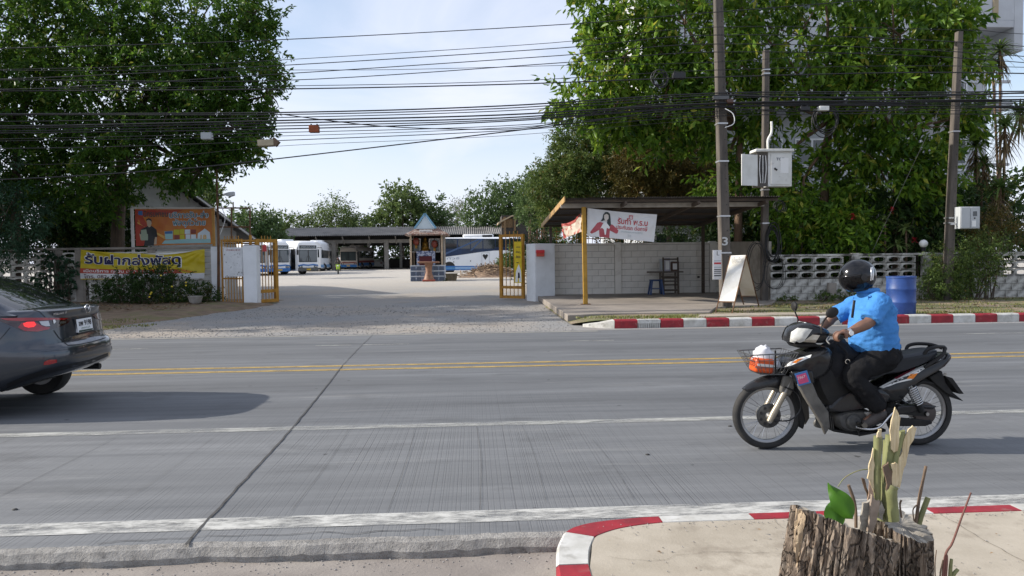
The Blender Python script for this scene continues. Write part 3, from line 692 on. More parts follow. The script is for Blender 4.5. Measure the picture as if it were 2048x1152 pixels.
# --- left gates: low barred gate with notice board, open yellow gate leaf, thin frames above
def leaf_gate(name, label, P00, P11, z0, z1, bars, rails, mat=YSTEEL, fr=0.09, spikes=True, group=None):
    P00 = Vector(P00); P11 = Vector(P11); t = thing(name, label, 'gate', P00, 0, group); d = P11-P00; L_ = d.length; u = d.normalized()
    def pt(s, z): return u*s+Vector((0, 0, z))
    for s in (0, L_): MB().bar(pt(s, z0), pt(s, z1), fr, fr, up=u).build('upright', mat, t, bevel=0.006)
    for z in [z0+fr/2, z1-fr/2]+rails: MB().bar(pt(fr/2, z), pt(L_-fr/2, z), fr*0.95, fr*0.95).build('rail', mat, t)
    for i in range(bars):
        s = fr/2+(L_-fr)*(i+1)/(bars+1); MB().tube([pt(s, z0+fr*0.4), pt(s, z1+(0.12 if spikes else -0.02))], 0.016, 6).build('bar', mat, t)
    return t
g0 = D(447, 590, 27.9); g1 = D(487, 600, 27.2)
lowgate = leaf_gate('barred_gate', 'narrow yellow barred gate between the two white left pillars', (g0.x+0.03, 27.75, yz(27.7)), (g1.x-0.02, 27.25, yz(27.3)), 0.06, D(465, 478, 27.5).z, 6, [0.95], fr=0.05)
nbp = [D(448, 553, 27.3), D(485, 553, 27.0), D(485, 495, 27.0), D(448, 495, 27.3)]
nb = thing('notice_board', 'white mottled notice board hung on the narrow gate', 'notice board', nbp[0])
ux = nbp[1]-nbp[0]; vx = nbp[3]-nbp[0]; nn = ux.cross(vx).normalized()
nbm = M('weathered_notice', (0.72, 0.74, 0.76), (0.60, 0.62, 0.64), rough=0.6, scale=4, c3=(0.12, 0.12, 0.11), scale3=11, lo3=0.60, hi3=0.66)
mb = MB(); mb.add([Vector((0, 0, 0))+ux*i+vx*j+nn*k for k in (0, -0.03) for i, j in ((0, 0), (1, 0), (1, 1), (0, 1))], [(0, 1, 2, 3), (7, 6, 5, 4), (0, 4, 5, 1), (1, 5, 6, 2), (2, 6, 7, 3), (3, 7, 4, 0)])
mb.build('panel', nbm, nb)
lettering('ป้ายประกาศ', nb, M('faded_red', '#a0484a'), flat_fn((0, 0, 0), ux, vx), 0.12, 0.88, 0.88, 0.96, off=0.004)
g2 = D(517, 600, 27.4); g3 = D(553, 596, 28.0)
leaf_gate('yellow_gate', 'open yellow steel gate leaf left of the driveway', (g2.x, 27.4, yz(27.4)+0.05), (g3.x, 28.0, yz(28)+0.05), 0.0, D(535, 479, 27.7).z-0.03, 4, [0.42], fr=0.13)
# wire sign on the open gate: small red plate
pr = D(525, 503, 27.4); pq = D(536, 490, 27.6)
t = thing('red_plate', 'small red plate wired to the left yellow gate', 'sign', (0, 0, 0)); MB().bx(pr.x, pq.x, 27.40, 27.42, pr.z, pq.z).build('plate', M('plate_red', '#b83a3a', rough=0.5), t)
# overhead frame of thin yellow tube above the low gate
of = thing('overhead_frame', 'thin rusty tube frame standing above the notice board gate', 'frame', D(420, 600, 28.3))
o0 = Vector(of.location); RUST = M('rusty_tube', '#6d4a2a', '#4a3524', rough=0.7, scale=6)
def seg(par, o0, a, b, r, mat, name='tube', Y=28.3): MB().tube([D(*a, Y)-o0, D(*b, Y)-o0], r, 6).build(name, mat, par)
for a, b in (((438, 416), (500, 416)), ((500, 416), (500, 482)), ((438, 454), (500, 454)), ((463, 416), (463, 478)), ((447, 481), (502, 481)), ((447, 487), (512, 487))): seg(of, o0, a, b, 0.03, RUST)
for a, b in (((501, 470), (501, 492)), ((447, 482), (515, 482))): seg(of, o0, a, b, 0.055, YSTEEL, 'rail')

# --- right gate leaf
g4 = D(1003, 588, 28.2); g5 = D(1049, 592, 26.95)
leaf_gate('yellow_gate', 'open yellow steel gate leaf against the red mailbox pillar', (g4.x, 28.2, yz(28.2)+0.05), (g5.x, 27.6, yz(27.2)+0.05), 0.0, D(1025, 470, 28).z-0.02, 4, [0.42], fr=0.11)
# standee of yellow board wired to the gate
st = thing('yellow_standee', 'tall narrow yellow advertising board tied to the right gate', 'sign', (0, 0, 0))
s0 = D(1029, 566, 27.5); s1 = D(1043, 483, 27.4); SF = flat_fn((s0.x, 27.45, s0.z), (s1.x-s0.x, 0, 0), (0, 0, s1.z-s0.z))
MB().bx(s0.x, s1.x, 27.45, 27.48, s0.z, s1.z).build('board', M('ad_yellow', '#e0c414', '#cbb010', rough=0.5, scale=4), st)
bk = M('print_black', (0.02, 0.02, 0.025), rough=0.5); wp = M('print_white', (0.78, 0.78, 0.76), rough=0.5)
for poly, m_ in (([(0.1, 0.02), (0.42, 0.02), (0.5, 0.3), (0.62, 0.02), (0.95, 0.02), (0.9, 0.28), (0.6, 0.46), (0.2, 0.28)], wp), ([(0.45, 0.12), (0.75, 0.12), (0.7, 0.25), (0.5, 0.25)], bk), ([(0.3, 0.48), (0.6, 0.48), (0.6, 0.5), (0.3, 0.5)], bk), ([(0.25, 0.86), (0.85, 0.86), (0.85, 0.875), (0.25, 0.875)], bk)):
    surf_patch(SF, poly, m_, st, off=0.004)
lettering('พัสดุ', st, bk, SF, 0.2, 0.85, 0.70, 0.78, off=0.004, bold=0.02); lettering('ส่งของ', st, bk, SF, 0.2, 0.85, 0.6, 0.68, off=0.004, bold=0.02)
# fence of yellow pickets above the block wall
pf = thing('picket_railing', 'rusty yellow picket railing above the white block wall', 'railing', (0, 0, 0))
WY = 27.7
xa = D(1110, 480, WY).x; xb = D(1300, 480, WY).x
for pyy in (462, 477): MB().bar((xa, WY+0.06, D(1200, pyy, WY).z), (xb, WY+0.06, D(1200, pyy, WY).z), 0.03, 0.03).build('rail', YSTEEL, pf)
n = 24
for i in range(n): xx = xa+(xb-xa)*(i+0.5)/n; MB().bar((xx, WY+0.09, D(1200, 486, WY).z), (xx, WY+0.09, D(1200, 455, WY).z), 0.018, 0.018).build('picket', YSTEEL, pf)

# --- white block wall behind the shelter
bw = thing('block_wall', 'white painted block wall at the back of the roadside shelter', 'wall', (0, WY, 0))
wx0 = c_.x+0.005; wx1 = D(1440, 540, WY).x; wz0 = SZ; wz1 = D(1240, 486, WY).z
MB().bx(wx0, wx1, 0.012, 0.14, wz0-0.1, wz1-0.04).build('core', MORT, bw)
bl, bh = 0.50, 0.236
nr = int(round((wz1-0.07-wz0)/bh)); bh = (wz1-0.07-wz0)/nr
bmesh_ = MB().bx(0, bl-0.010, 0, 0.03, 0, bh-0.010).mesh('block'); bmesh_.materials.append(BLOCKW); halves = {}
def block(par, x0, x1, y, z, h, mat, t=0.03):
    key = (round(x1-x0, 3), round(h, 3), mat.name)
    if key not in halves:
        me = MB().bx(0, x1-x0-0.010, 0, t, 0, h-0.010).mesh('block'); me.materials.append(mat); halves[key] = me
    piece('block', halves[key], par, (x0, y+random.uniform(-0.003, 0.003), z))
pxs = [D(1236, 540, WY).x, D(1425, 540, WY).x]
for r in range(nr):
    x = wx0-(bl/2 if r % 2 else 0)
    while x < wx1:
        a0, a1 = max(x, wx0), min(x+bl, wx1); x += bl
        spans = [(a0, a1)]
        for p in pxs:
            ns = []
            for s0_, s1_ in spans:
                if s1_ <= p-0.13 or s0_ >= p+0.13: ns.append((s0_, s1_))
                else:
                    if p-0.13-s0_ > 0.05: ns.append((s0_, p-0.13))
                    if s1_-(p+0.13) > 0.05: ns.append((p+0.13, s1_))
            spans = ns
        for s0_, s1_ in spans: block(bw, s0_, s1_, -0.02, wz0+r*bh, bh, BLOCKW)
for p in pxs: MB().bx(p-0.12, p+0.12, -0.07, 0.16, wz0-0.1, wz1+0.03).build('pier', BLOCKW, bw, bevel=0.01)
MB().bx(wx0, wx1, -0.04, 0.16, wz1-0.07, wz1).build('coping', BLOCKW, bw, bevel=0.012)
# side return and lower wall right of it, behind the poles
rw = thing('return_wall', 'grey stained wall running back behind the two poles', 'wall', (0, 0, 0))
q0 = Vector((wx1, WY-0.1, 0)); q1 = Vector((D(1536, 540, 23.0).x, 22.9, 0)); ht0 = wz1; ht1 = D(1536, 483, 23).z
d_ = (q1-q0); nn_ = Vector((-d_.y, d_.x, 0)).normalized()*0.07
mb = MB(); mb.add([q0-nn_, q1-nn_, q1+nn_, q0+nn_]+[(q0-nn_)+Vector((0, 0, ht0)), (q1-nn_)+Vector((0, 0, ht1)), (q1+nn_)+Vector((0, 0, ht1)), (q0+nn_)+Vector((0, 0, ht0))], [(0, 3, 2, 1), (4, 5, 6, 7), (0, 1, 5, 4), (1, 2, 6, 5), (2, 3, 7, 6), (3, 0, 4, 7)])
mb.build('body', M('return_wall_paint', (0.42, 0.385, 0.33), (0.33, 0.30, 0.255), rough=0.9, scale=2, c3=(0.16, 0.145, 0.12), scale3=1.0, bump=0.3, bscale=20), rw)

# --- right breeze block wall
RY = 22.6
bwr = thing('breeze_block_wall', 'mould stained white pierced wall along the right verge', 'wall', (0, RY, vz))
rx0 = D(1540, 560, RY).x; rx1 = 21.0; RT = D(1750, 507, RY).z-vz
z_top = RT-0.07; z_b0 = z_top-3*BH
x = rx0; i = 0; rpier = [D(1708, 560, RY).x, D(1851, 560, RY).x, D(1920, 560, RY).x]
while x < rx1:
    if not any(abs(x+BW/2-p) < 0.16 for p in rpier):
        for r in range(3): piece('breeze_block', BRZ_R, bwr, (x+BW/2, 0, z_b0+BH*(r+0.5)))
    x += BW; i += 1
MB().bx(rx0, rx1, -0.065, 0.065, RT-0.068, RT+0.0).build('coping', STAINW, bwr, bevel=0.012)
MB().bx(rx0, rx1, -0.03, 0.055, -0.15, z_b0-0.005).build('core', MORT, bwr)
nr = 3; bh2 = (z_b0-0.0)/nr
for r in range(nr):
    x = rx0-(0.2 if r % 2 else 0)
    while x < rx1:
        a0 = max(x, rx0); a1 = min(x+0.40, rx1); x += 0.40
        if a1-a0 > 0.06: block(bwr, a0, a1, -0.055, r*bh2, bh2, STAINW)
for p in rpier: MB().bx(p-0.12, p+0.12, -0.085, 0.085, -0.1, RT+0.02).build('pier', STAINW, bwr, bevel=0.012)
# leaning old post against it
t = thing('stone_post', 'short grey concrete post leaning on the pierced wall', 'post', D(1663, 603, 22.3))
MB().box((0, 0, 0.27), (0.26, 0.12, 0.62), Matrix.Rotation(R_(4), 3, 'X')).build('post', CONC, t, bevel=0.015)
# globe lamp on the wall
gl = thing('globe_lamp', 'round white globe lamp on top of the pierced wall', 'lamp', (D(1847, 486, RY).x, RY, D(1847, 500, RY).z))
MB().ball((0, 0, 0.20), 0.125, 20, 12).build('globe', M('opal_glass', (0.82, 0.82, 0.80), rough=0.25), gl, smooth=180)
MB().lathe([(0.06, -0.05), (0.06, 0.03), (0.075, 0.06), (0.05, 0.09)], 12).build('holder', bk, gl, smooth=40)

# ---------------------------------------------------------------- shelter
sh = thing('shelter', 'roadside shelter with dark sheet roof on a yellow post', 'shelter', (0, 0, 0))
TIN = M('rusty_tin', (0.065, 0.062, 0.062), (0.035, 0.033, 0.033), rough=0.7, metal=0.0, scale=3, c3=(0.16, 0.09, 0.05), scale3=1.5, lo3=0.6, hi3=0.75)
fl = D(1131, 396, 21.0); bk_l = D(1093, 447, 27.4)
xl = fl.x; xrr = 8.9; zf = fl.z; zb = D(1300, 452, 28.0).z+0.25
def roof_pt(u, v, dz=0): return (xl+(xrr-xl)*u, 21.0+7.2*v, zf+(bk_l.z-zf)*v*1.05+dz)
nsh = 9
for k in range(nsh):       # one corrugated sheet after another
    m_ = MB(); n = 40
    for (dz) in (0.0, 0.004):
        for v in (0, 1):
            for i in range(n+1):
                u = (k+i/n*1.03)/nsh; p = roof_pt(min(u, 1.0), v, dz+0.014*math.sin(i*2*PI/4)+0.006*(k % 2)); m_.v.append(p)
    for i in range(n):
        m_.f += [(i, i+1, n+1+i+1, n+1+i), (2*(n+1)+i, 3*(n+1)+i, 3*(n+1)+i+1, 2*(n+1)+i+1)]
    m_.build('roof_sheet', TIN, sh, smooth=60)
BEAM = M('weathered_beam', (0.46, 0.43, 0.38), (0.34, 0.31, 0.27), rough=0.8, scale=4)
OLDW = M('old_dark_wood', (0.10, 0.075, 0.055), (0.06, 0.045, 0.035), rough=0.85, scale=4, stretch=(1, 6, 6))
bz0 = D(1122, 413, 21.7).z; MB().bar((D(1122, 410, 21.7).x, 21.75, bz0+0.02), (xrr-0.2, 21.75, bz0+0.02), 0.07, 0.13).build('front_beam', BEAM, sh)
MB().bar((xl-0.02, 21.0, zf-0.03), (xl-0.02, 28.2, roof_pt(0, 1)[2]-0.03), 0.03, 0.16).build('barge_board', M('barge_paint', '#b39058', '#977540', rough=0.6), sh)
for v in (0.03, 0.27, 0.5, 0.75, 0.97): p = roof_pt(0, v, -0.06); q = roof_pt(1, v, -0.06); MB().bar(p, q, 0.05, 0.07).build('purlin', OLDW, sh)
for u in (0.28, 0.62, 0.94): p = roof_pt(u, 0.01, -0.14); q = roof_pt(u, 0.99, -0.14); MB().bar(p, q, 0.07, 0.10).build('rafter', OLDW, sh)
pb = G(1171, 609, SZ); pt_ = D(1167, 414, pb.y)
MB().bar((pb.x, pb.y, SZ-0.02), (pb.x-0.03, pb.y, bz0-0.03), 0.125, 0.125, up=(0, 1, 0)).build('post', M('post_yellow', '#b58a2c', '#94701f', rough=0.6, scale=4, c3='#5a4320', scale3=6, lo3=0.62, hi3=0.75), sh, bevel=0.008)
MB().bx(pb.x-0.14, pb.x+0.14, pb.y-0.12, pb.y+0.12, SZ, SZ+0.02).build('foot_plate', RUST, sh)
for (xx, yy) in ((8.6, 27.3), (2.9, 27.5)): MB().bar((xx, yy, SZ-0.1), (xx, yy, bz0-0.08 if yy < 25 else roof_pt(0, 0.9)[2]-0.1), 0.10, 0.10, up=(0, 1, 0)).build('post', OLDW, sh)
MB().bar((3.4, 22.2, zf-0.5), (6.8, 27.3, roof_pt(0, .9)[2]-0.2), 0.05, 0.08).build('brace', OLDW, sh)

# banners -------------------------------------------------------
def banner_fn(c00, c10, c11, c01, sag=0.0, wave=0.02, seed=0.0, rays=0.0):
    c00, c10, c11, c01 = map(Vector, (c00, c10, c11, c01)); n_ = (c10-c00).cross(c01-c00).normalized()
    def f(u, v, off=0.0):
        p = (c00*(1-u)+c10*u)*(1-v)+(c01*(1-u)+c11*u)*v
        s = sag*4*u*(1-u); p = p-(c01-c00).normalized()*(s*v)
        wv = wave*(noise.noise(Vector((u*5+seed, v*1.6, seed)))+0.6*noise.noise(Vector((u*9+v*5, v*3, seed+3))))
        d0 = math.hypot(1-u, (1-v)*0.6); wv += rays*0.5*math.sin(math.atan2(1-v, (1-u)*2.2+1e-4)*16)*max(0, 0.55-d0)
        d1 = math.hypot(u, (1-v)*0.6); wv += rays*0.5*math.sin(math.atan2(1-v, u*2.2+1e-4)*16)*max(0, 0.4-d1)
        return p+n_*(wv+off)
    return f
CLOTH = M('banner_white', (0.70, 0.70, 0.70), (0.62, 0.62, 0.62), rough=0.55, scale=2)
def sheet(fn, mat, parent, nu=60, nv=24, name='cloth'):
    m_ = MB().grid(lambda u, v: fn(u, v, 0), nu, nv); k = len(m_.v); m_.grid(lambda u, v: fn(u, v, -0.004), nu, nv)
    f1 = m_.f[:len(m_.f)//2]; f2 = [q[::-1] for q in m_.f[len(m_.f)//2:]]; m_.f = f1+f2
    return m_.build(name, mat, parent, smooth=180, fix=False)
by = 21.55
wb = thing('white_banner', 'white banner of a woman in a red jacket under the shelter roof', 'banner', (0, 0, 0))
B = banner_fn(D(1174, 472, by), D(1308, 484, by), D(1314, 429, by), D(1175, 416, by), 0.02, 0.03, 2.0, 0.05)
sheet(B, CLOTH, wb)
PINK = M('jacket_red', '#b5545c', '#a34850', rough=0.55); HAIR = M('print_dark_hair', '#2f3735', rough=0.6); SKN = M('print_skin', '#cfc6bc', rough=0.6); REDT = M('print_red', '#b52e35', rough=0.55); GREYP = M('print_grey', '#a9b4b6', rough=0.6)
def pp_(pts): # polygon in the zoomed print grid (580..1880 x 240..880) to u,v
    o = []
    for x_, y_ in pts:
        u = (x_-590)/(1880-590); yt = 250+(365-250)*u; yb_ = 765+(875-765)*u; o.append((u, (yb_-y_)/(yb_-yt)))
    return o
for pts, m_, nm in (([(830, 780), (815, 650), (750, 690), (680, 722), (650, 705), (655, 680), (740, 570), (780, 520), (830, 500), (890, 520), (930, 620), (1000, 600), (1040, 540), (1080, 560), (1180, 660), (1170, 710), (1140, 720), (1020, 660), (1015, 800)], PINK, 'printed_jacket'),
                    ([(835, 490), (870, 440), (885, 360), (920, 315), (970, 312), (1010, 345), (1025, 420), (1035, 560), (1010, 580), (960, 540), (965, 480), (900, 470), (880, 485)], HAIR, 'printed_hair'),
                    ([(905, 370), (945, 345), (985, 370), (990, 430), (965, 465), (940, 500), (915, 460), (900, 410)], SKN, 'printed_face'),
                    ([(840, 625), (880, 540), (920, 500), (960, 520), (1020, 600), (1005, 630), (960, 610), (945, 740), (925, 740), (905, 640), (870, 610)], wp, 'printed_shirt')):
    surf_patch(B, pp_(pts), m_, wb, nm, off={'printed_jacket': .006, 'printed_hair': .010, 'printed_face': .014, 'printed_shirt': .012}[nm], step=0.05)
U = lambda x_: (x_-590)/1290
for pts, m_ in (([(1365, 370), (1440, 375), (1440, 450), (1365, 445)], REDT), ([(1378, 385), (1428, 388), (1428, 437), (1378, 433)], CLOTH)): surf_patch(B, pp_(pts), m_, wb, 'printed_logo', off=0.008 if m_ is REDT else 0.011, step=0.05)
lettering('รับทำ พ.ร.บ', wb, REDT, B, U(1155), U(1720), 0.55, 0.79, bold=0.018, off=0.012, split=True)
lettering('ประกันรถ ต่อภาษี', wb, REDT, B, U(1135), U(1725), 0.36, 0.525, bold=0.012, off=0.012)
lettering('ติดต่อสอบถามได้ที่นี่', wb, GREYP, B, U(1235), U(1640), 0.25, 0.32, off=0.012)
lettering('ไทร์', wb, GREYP, B, U(1365), U(1430), 0.10, 0.19, off=0.012)
lettering('พรบ', wb, REDT, B, U(1385), U(1425), 0.815, 0.865, off=0.014)
sb = thing('torn_banner', 'small faded red and cream banner beside the yellow post', 'banner', (0, 0, 0))
B2 = banner_fn(D(1127, 477, 23.6), D(1164, 463, 21.9), D(1163, 425, 21.9), D(1124, 447, 23.6), 0.10, 0.06, 5.0, 0.05)
sheet(B2, M('faded_cream', (0.55, 0.50, 0.42), (0.42, 0.33, 0.26), rough=0.6, scale=3, c3='#9c4a3c', scale3=4, lo3=0.55, hi3=0.62), sb, 24, 14)
surf_patch(B2, [(0, 0), (0.10, 0.0), (0.10, 0.85), (0.35, 0.75), (0.95, 0.9), (0.95, 1), (0, 1)], M('faded_border_red', '#9a3f36', rough=0.6), sb, 'printed_border', off=0.008, step=0.06)

# yellow banner on the left wall
yb = thing('yellow_banner', 'yellow banner with large dark blue lettering on the left wall', 'banner', (0, 0, 0)); yy = LY-0.22
B3 = banner_fn(D(161, 559, yy), D(409, 557, yy), D(410, 498, yy), D(161, 499, yy), 0.16, 0.05, 8.0, 0.10)
BY = M('banner_yellow', '#c9b41c', '#b7a214', rough=0.5, scale=3); sheet(B3, BY, yb, 90, 30)
surf_patch(B3, [(0, 0.03), (1, 0.0), (1, 0.19), (0.78, 0.20), (0, 0.21)], CLOTH, yb, 'white_band', off=0.006, step=0.03)
surf_patch(B3, [(0, 0.21), (0.83, 0.20), (0.77, 0.36), (0, 0.38)], M('band_red', '#a63a24', rough=0.5), yb, 'red_band', off=0.007, step=0.03)
surf_patch(B3, [(0.78, 0.335), (0.87, 0.215), (0.94, 0.225), (0.80, 0.36)], M('band_orange', '#cf8a30', rough=0.5), yb, 'orange_band', off=0.009, step=0.03)
surf_patch(B3, [(0.5, 0.995), (0.93, 0.995), (0.85, 0.955), (0.7, 0.93), (0.57, 0.96)], CLOTH, yb, 'folded_hem', off=0.012, step=0.03)
NAVY = M('print_navy', '#15174a', rough=0.5)
lettering('รับฝากส่งพัสดุ', yb, wp, B3, 0.030, 0.815, 0.415, 0.975, bold=0.052, off=0.016, split=True)
lettering('รับฝากส่งพัสดุ', yb, NAVY, B3, 0.038, 0.807, 0.43, 0.955, bold=0.028, off=0.022, split=True)
lettering('เปิดบริการ ทุกวัน เวลา 8.00 - 18.00 น.', yb, wp, B3, 0.03, 0.755, 0.215, 0.36, bold=0.012, off=0.014)
lettering('โทร. 082', yb, M('print_maroon', '#5a2a28', rough=0.5), B3, 0.03, 0.215, 0.035, 0.185, bold=0.010, off=0.014)

# orange billboard above the wall
ob = thing('orange_billboard', 'orange billboard of a man in black standing above the left wall', 'billboard', (0, 0, 0)); oy = LY+0.5
B4 = banner_fn(D(272, 492, oy), D(425, 488, oy), D(424, 418, oy), D(270, 418, oy), 0.0, 0.035, 13.0, 0.04)
def orange():
    m = M('billboard_orange', '#a8541c', '#b9761f', rough=0.5, scale=1.2); return m
sheet(B4, orange(), ob, 70, 30)
surf_patch(B4, [(0.0, 0), (0.11, 0), (0.20, 0.35), (0.10, 0.8), (0.45, 0.86), (0.62, 0.97), (0, 0.98)], M('billboard_red', '#9a2c1c', '#a23a1e', rough=0.5, scale=2), ob, 'printed_red', off=0.004, step=0.05)
def uvb(x_, y_): return ((x_-60)/(1810-60), (985-y_)/(985-135))
def zp(pts): return [uvb(*p) for p in pts]
TEE = M('print_tee', '#16191c', rough=0.5); CARD = M('print_card', '#8f9c86', rough=0.5); AQUA = M('print_aqua', '#8db6b8', rough=0.5); PALE = M('print_pale', '#c3cfd6', rough=0.5); TAN = M('print_tan', '#c99f52', rough=0.5); LIME = M('print_lime', '#b3ad22', rough=0.5); BRN = M('print_brown', '#7a3322', rough=0.5); BLUEP = M('print_blue', '#2f5f94', rough=0.5); SKN2 = M('print_face', '#b39f87', rough=0.6)
for pts, m_, off_ in (([(110, 470), (260, 540), (730, 850), (720, 770), (540, 680), (330, 600), (110, 430)], TAN, .008), ([(245, 985), (270, 860), (160, 700), (190, 600), (340, 530), (430, 530), (540, 620), (550, 780), (480, 840), (470, 985)], TEE, .012),
                      ([(320, 400), (370, 365), (420, 400), (430, 470), (400, 550), (365, 560), (330, 510)], SKN2, .016), ([(310, 420), (315, 375), (370, 345), (430, 375), (440, 430), (415, 410), (370, 385), (330, 400)], TEE, .019),
                      ([(185, 620), (305, 605), (320, 710), (340, 715), (340, 860), (190, 860)], CARD, .018), ([(150, 700), (190, 720), (200, 850), (175, 850)], SKN2, .016), ([(500, 790), (540, 790), (530, 960), (470, 960)], SKN2, .016),
                      ([(650, 950), (720, 870), (1450, 840), (1770, 850), (1770, 960)], AQUA, .008), ([(1470, 850), (1480, 720), (1640, 605), (1760, 700), (1770, 860)], PALE, .012),
                      ([(720, 660), (910, 650), (910, 850), (740, 850)], AQUA, .012), ([(730, 665), (900, 655), (900, 715), (730, 720)], BLUEP, .015),
                      ([(930, 620), (1065, 620), (1065, 740), (930, 740)], LIME, .012), ([(1075, 615), (1175, 615), (1175, 735), (1075, 735)], LIME, .012), ([(1185, 625), (1310, 625), (1310, 730), (1185, 730)], PALE, .012), ([(1325, 625), (1440, 625), (1440, 725), (1325, 725)], BRN, .012),
                      ([(945, 755), (1060, 755), (1060, 855), (945, 855)], BRN, .012), ([(1075, 745), (1180, 745), (1180, 850), (1075, 850)], LIME, .012), ([(1205, 740), (1310, 740), (1310, 850), (1205, 850)], PALE, .012), ([(1325, 745), (1440, 745), (1440, 850), (1325, 850)], PALE, .012), ([(125, 185), (230, 175), (235, 280), (125, 285)], BLUEP, .010)):
    surf_patch(B4, zp(pts), m_, ob, 'printed_panel', off=off_, step=0.06)
def lt(s, x0, x1, y0, y1, m_, bold=.0, off=.016): a = uvb(x0, y1); b = uvb(x1, y0); return lettering(s, ob, m_, B4, a[0], b[0], a[1], b[1], bold, off)
lt('บริการรับ-ส่ง', 825, 1735, 175, 355, PALE, .05, .016); lt('บริการรับ-ส่ง', 835, 1725, 185, 345, M('print_teal', '#3f6e78', rough=0.5), .016, .021)
lt('พัสดุทั่วไทย', 905, 1665, 365, 580, PALE, .05, .016); lt('พัสดุทั่วไทย', 915, 1655, 375, 570, MATS['print_teal'], .016, .021)
lt('นิกรมหาชน', 255, 800, 185, 320, M('print_slate', '#3c3a38', rough=0.5), .02); lt('18', 1540, 1680, 755, 865, TAN, .03, .02)
for k in range(2):
    pxk = 266 if k == 0 else 428
    MB().bar((D(pxk, 500, oy).x, oy+0.02, lz0), (D(pxk, 500, oy).x, oy+0.02, D(pxk, 416, oy).z), 0.10, 0.06, up=(0, 1, 0)).build('frame_post', M('frame_pale', (0.55, 0.53, 0.49), rough=0.6) if k == 0 else YSTEEL, ob)
MB().bar((D(266, 416, oy).x, oy+0.02, D(266, 416, oy).z), (D(428, 416, oy).x, oy+0.02, D(428, 416, oy).z), 0.05, 0.05).build('frame_rail', MATS['frame_pale'], ob)

# ================================================================ BUILDINGS
def quad_box(par, name, mat, x0, x1, y0, y1, z0, z1, bevel=0): return MB().bx(x0, x1, y0, y1, z0, z1).build(name, mat, par, bevel=bevel)
GLASS = M('window_glass', (0.03, 0.04, 0.045), rough=0.06, spec=0.8); FRAME_W = M('white_frame', (0.75, 0.75, 0.74), rough=0.5)
BLDG = M('building_plaster', (0.50, 0.515, 0.53), (0.41, 0.42, 0.435), rough=0.85, scale=0.6, c3=(0.33, 0.34, 0.34), scale3=0.5, lo3=0.55, hi3=0.75, bump=0.1)
bd = thing('apartment_building', 'white apartment block with balconies behind the right trees', 'building', (0, 0, 0)); by0 = 36.0
bx0 = D(1300, 300, by0).x; bx1 = D(2018, 200, by0).x; flz = [0.2, D(1700, 372, by0).z, D(1800, 205, by0).z, D(1960, 42, by0).z, D(1960, 42, by0).z+4.0]
MB().bx(bx0, bx1, by0+1.6, by0+14, 0, flz[4]).build('wall', BLDG, bd)
for k in range(1, 5):
    z = flz[k]; x0_ = bx0 if k < 3 else D(1926, 50, by0).x-0.2
    MB().bx(x0_, bx1+0.1, by0-0.15, by0+1.597, z-0.35, z).build('balcony_slab', BLDG, bd, bevel=0.02)
    if k == 3:
        MB().bx(x0_, bx1+0.1, by0-0.15, by0, z+0.003, z+1.1).build('parapet', BLDG, bd); MB().bx(x0_+1.6, bx1-0.75, by0-0.2, by0-0.153, z+0.05, z+1.05).build('parapet_panel', M('bamboo_panel', (0.42, 0.34, 0.22), (0.33, 0.26, 0.17), rough=0.8, scale=2, stretch=(20, 1, 1)), bd)
    elif k == 2 or k == 1:
        MB().bx(x0_, bx1, by0-0.1, by0+0.05, z+0.95, z+1.08).build('handrail', BLDG, bd)
        n = int((bx1-x0_)/0.32)
        prof = MB().lathe([(0.06, 0.003), (0.03, 0.15), (0.075, 0.4), (0.03, 0.75), (0.055, 0.948)], 6).mesh('baluster'); prof.materials.append(BLDG)
        for i in range(n): piece('baluster', prof, bd, (x0_+(i+0.5)*0.32, by0-0.02, z))
for k in range(4):
    z = flz[k]
    for i, xc in enumerate(np.linspace(bx0+1.5, bx1-2.0, 7)):
        wn = MB().bx(xc-0.9, xc+0.9, by0+1.55, by0+1.60, z+0.9, z+2.6).build('window', FRAME_W, bd)
        for s in (-1, 1): MB().bx(xc+s*0.44-0.38, xc+s*0.44+0.38, by0+1.535, by0+1.552, z+0.99, z+2.51).build('pane', GLASS, wn)
MB().prism([(bx1-0.02, by0+1.6), (bx1+0.55, by0+0.4), (bx1+0.55, by0-0.16), (bx1+0.103, by0-0.16), (bx1+0.103, by0+1.5)], flz[2]+2.5, flz[4], 'Z').build('corner_fin', BLDG, bd)
# tin awning over the ground floor
MB().prism([(by0-0.2, flz[1]-0.5), (by0-2.6, flz[1]-1.1), (by0-2.6, flz[1]-1.2), (by0-0.2, flz[1]-0.62)], D(1560, 350, by0).x, D(1905, 350, by0).x, 'X').build('awning', M('grey_awning', (0.30, 0.30, 0.30), (0.2, 0.2, 0.2), rough=0.7, scale=2), bd)

# left house with gable
hs = thing('gable_house', 'white boarded gable house behind the orange billboard', 'house', (0, 0, 0)); hy = 37.0
ap = D(318, 335, hy); er = D(498, 470, hy); el = Vector((2*ap.x-er.x, hy, er.z)); SID = M('white_siding', (0.66, 0.66, 0.64), (0.52, 0.52, 0.50), rough=0.7, scale=3)
MB().prism([(el.x+0.4, 0), (er.x-0.5, 0), (er.x-0.5, er.z+0.15), (ap.x, ap.z-0.25), (el.x+0.4, er.z+0.15)], hy+0.5, hy+10, 'Y').build('wall', M('house_plaster', (0.60, 0.60, 0.58), (0.45, 0.45, 0.43), rough=0.8, scale=1), hs)
nb_ = 14
for k in range(nb_):
    z0_ = er.z+0.2+(ap.z-er.z-0.6)*k/nb_; f_ = 1-(k+0.6)/nb_*0.97; hw = (er.x-0.5-ap.x)*f_
    MB().prism([(hy+0.45, z0_), (hy+0.5, z0_), (hy+0.5, z0_+(ap.z-er.z-0.6)/nb_), (hy+0.478, z0_+(ap.z-er.z-0.6)/nb_)], ap.x-hw, ap.x+hw, 'X').build('siding_board', SID, hs)
HOUSE_PIVOT = er.copy()
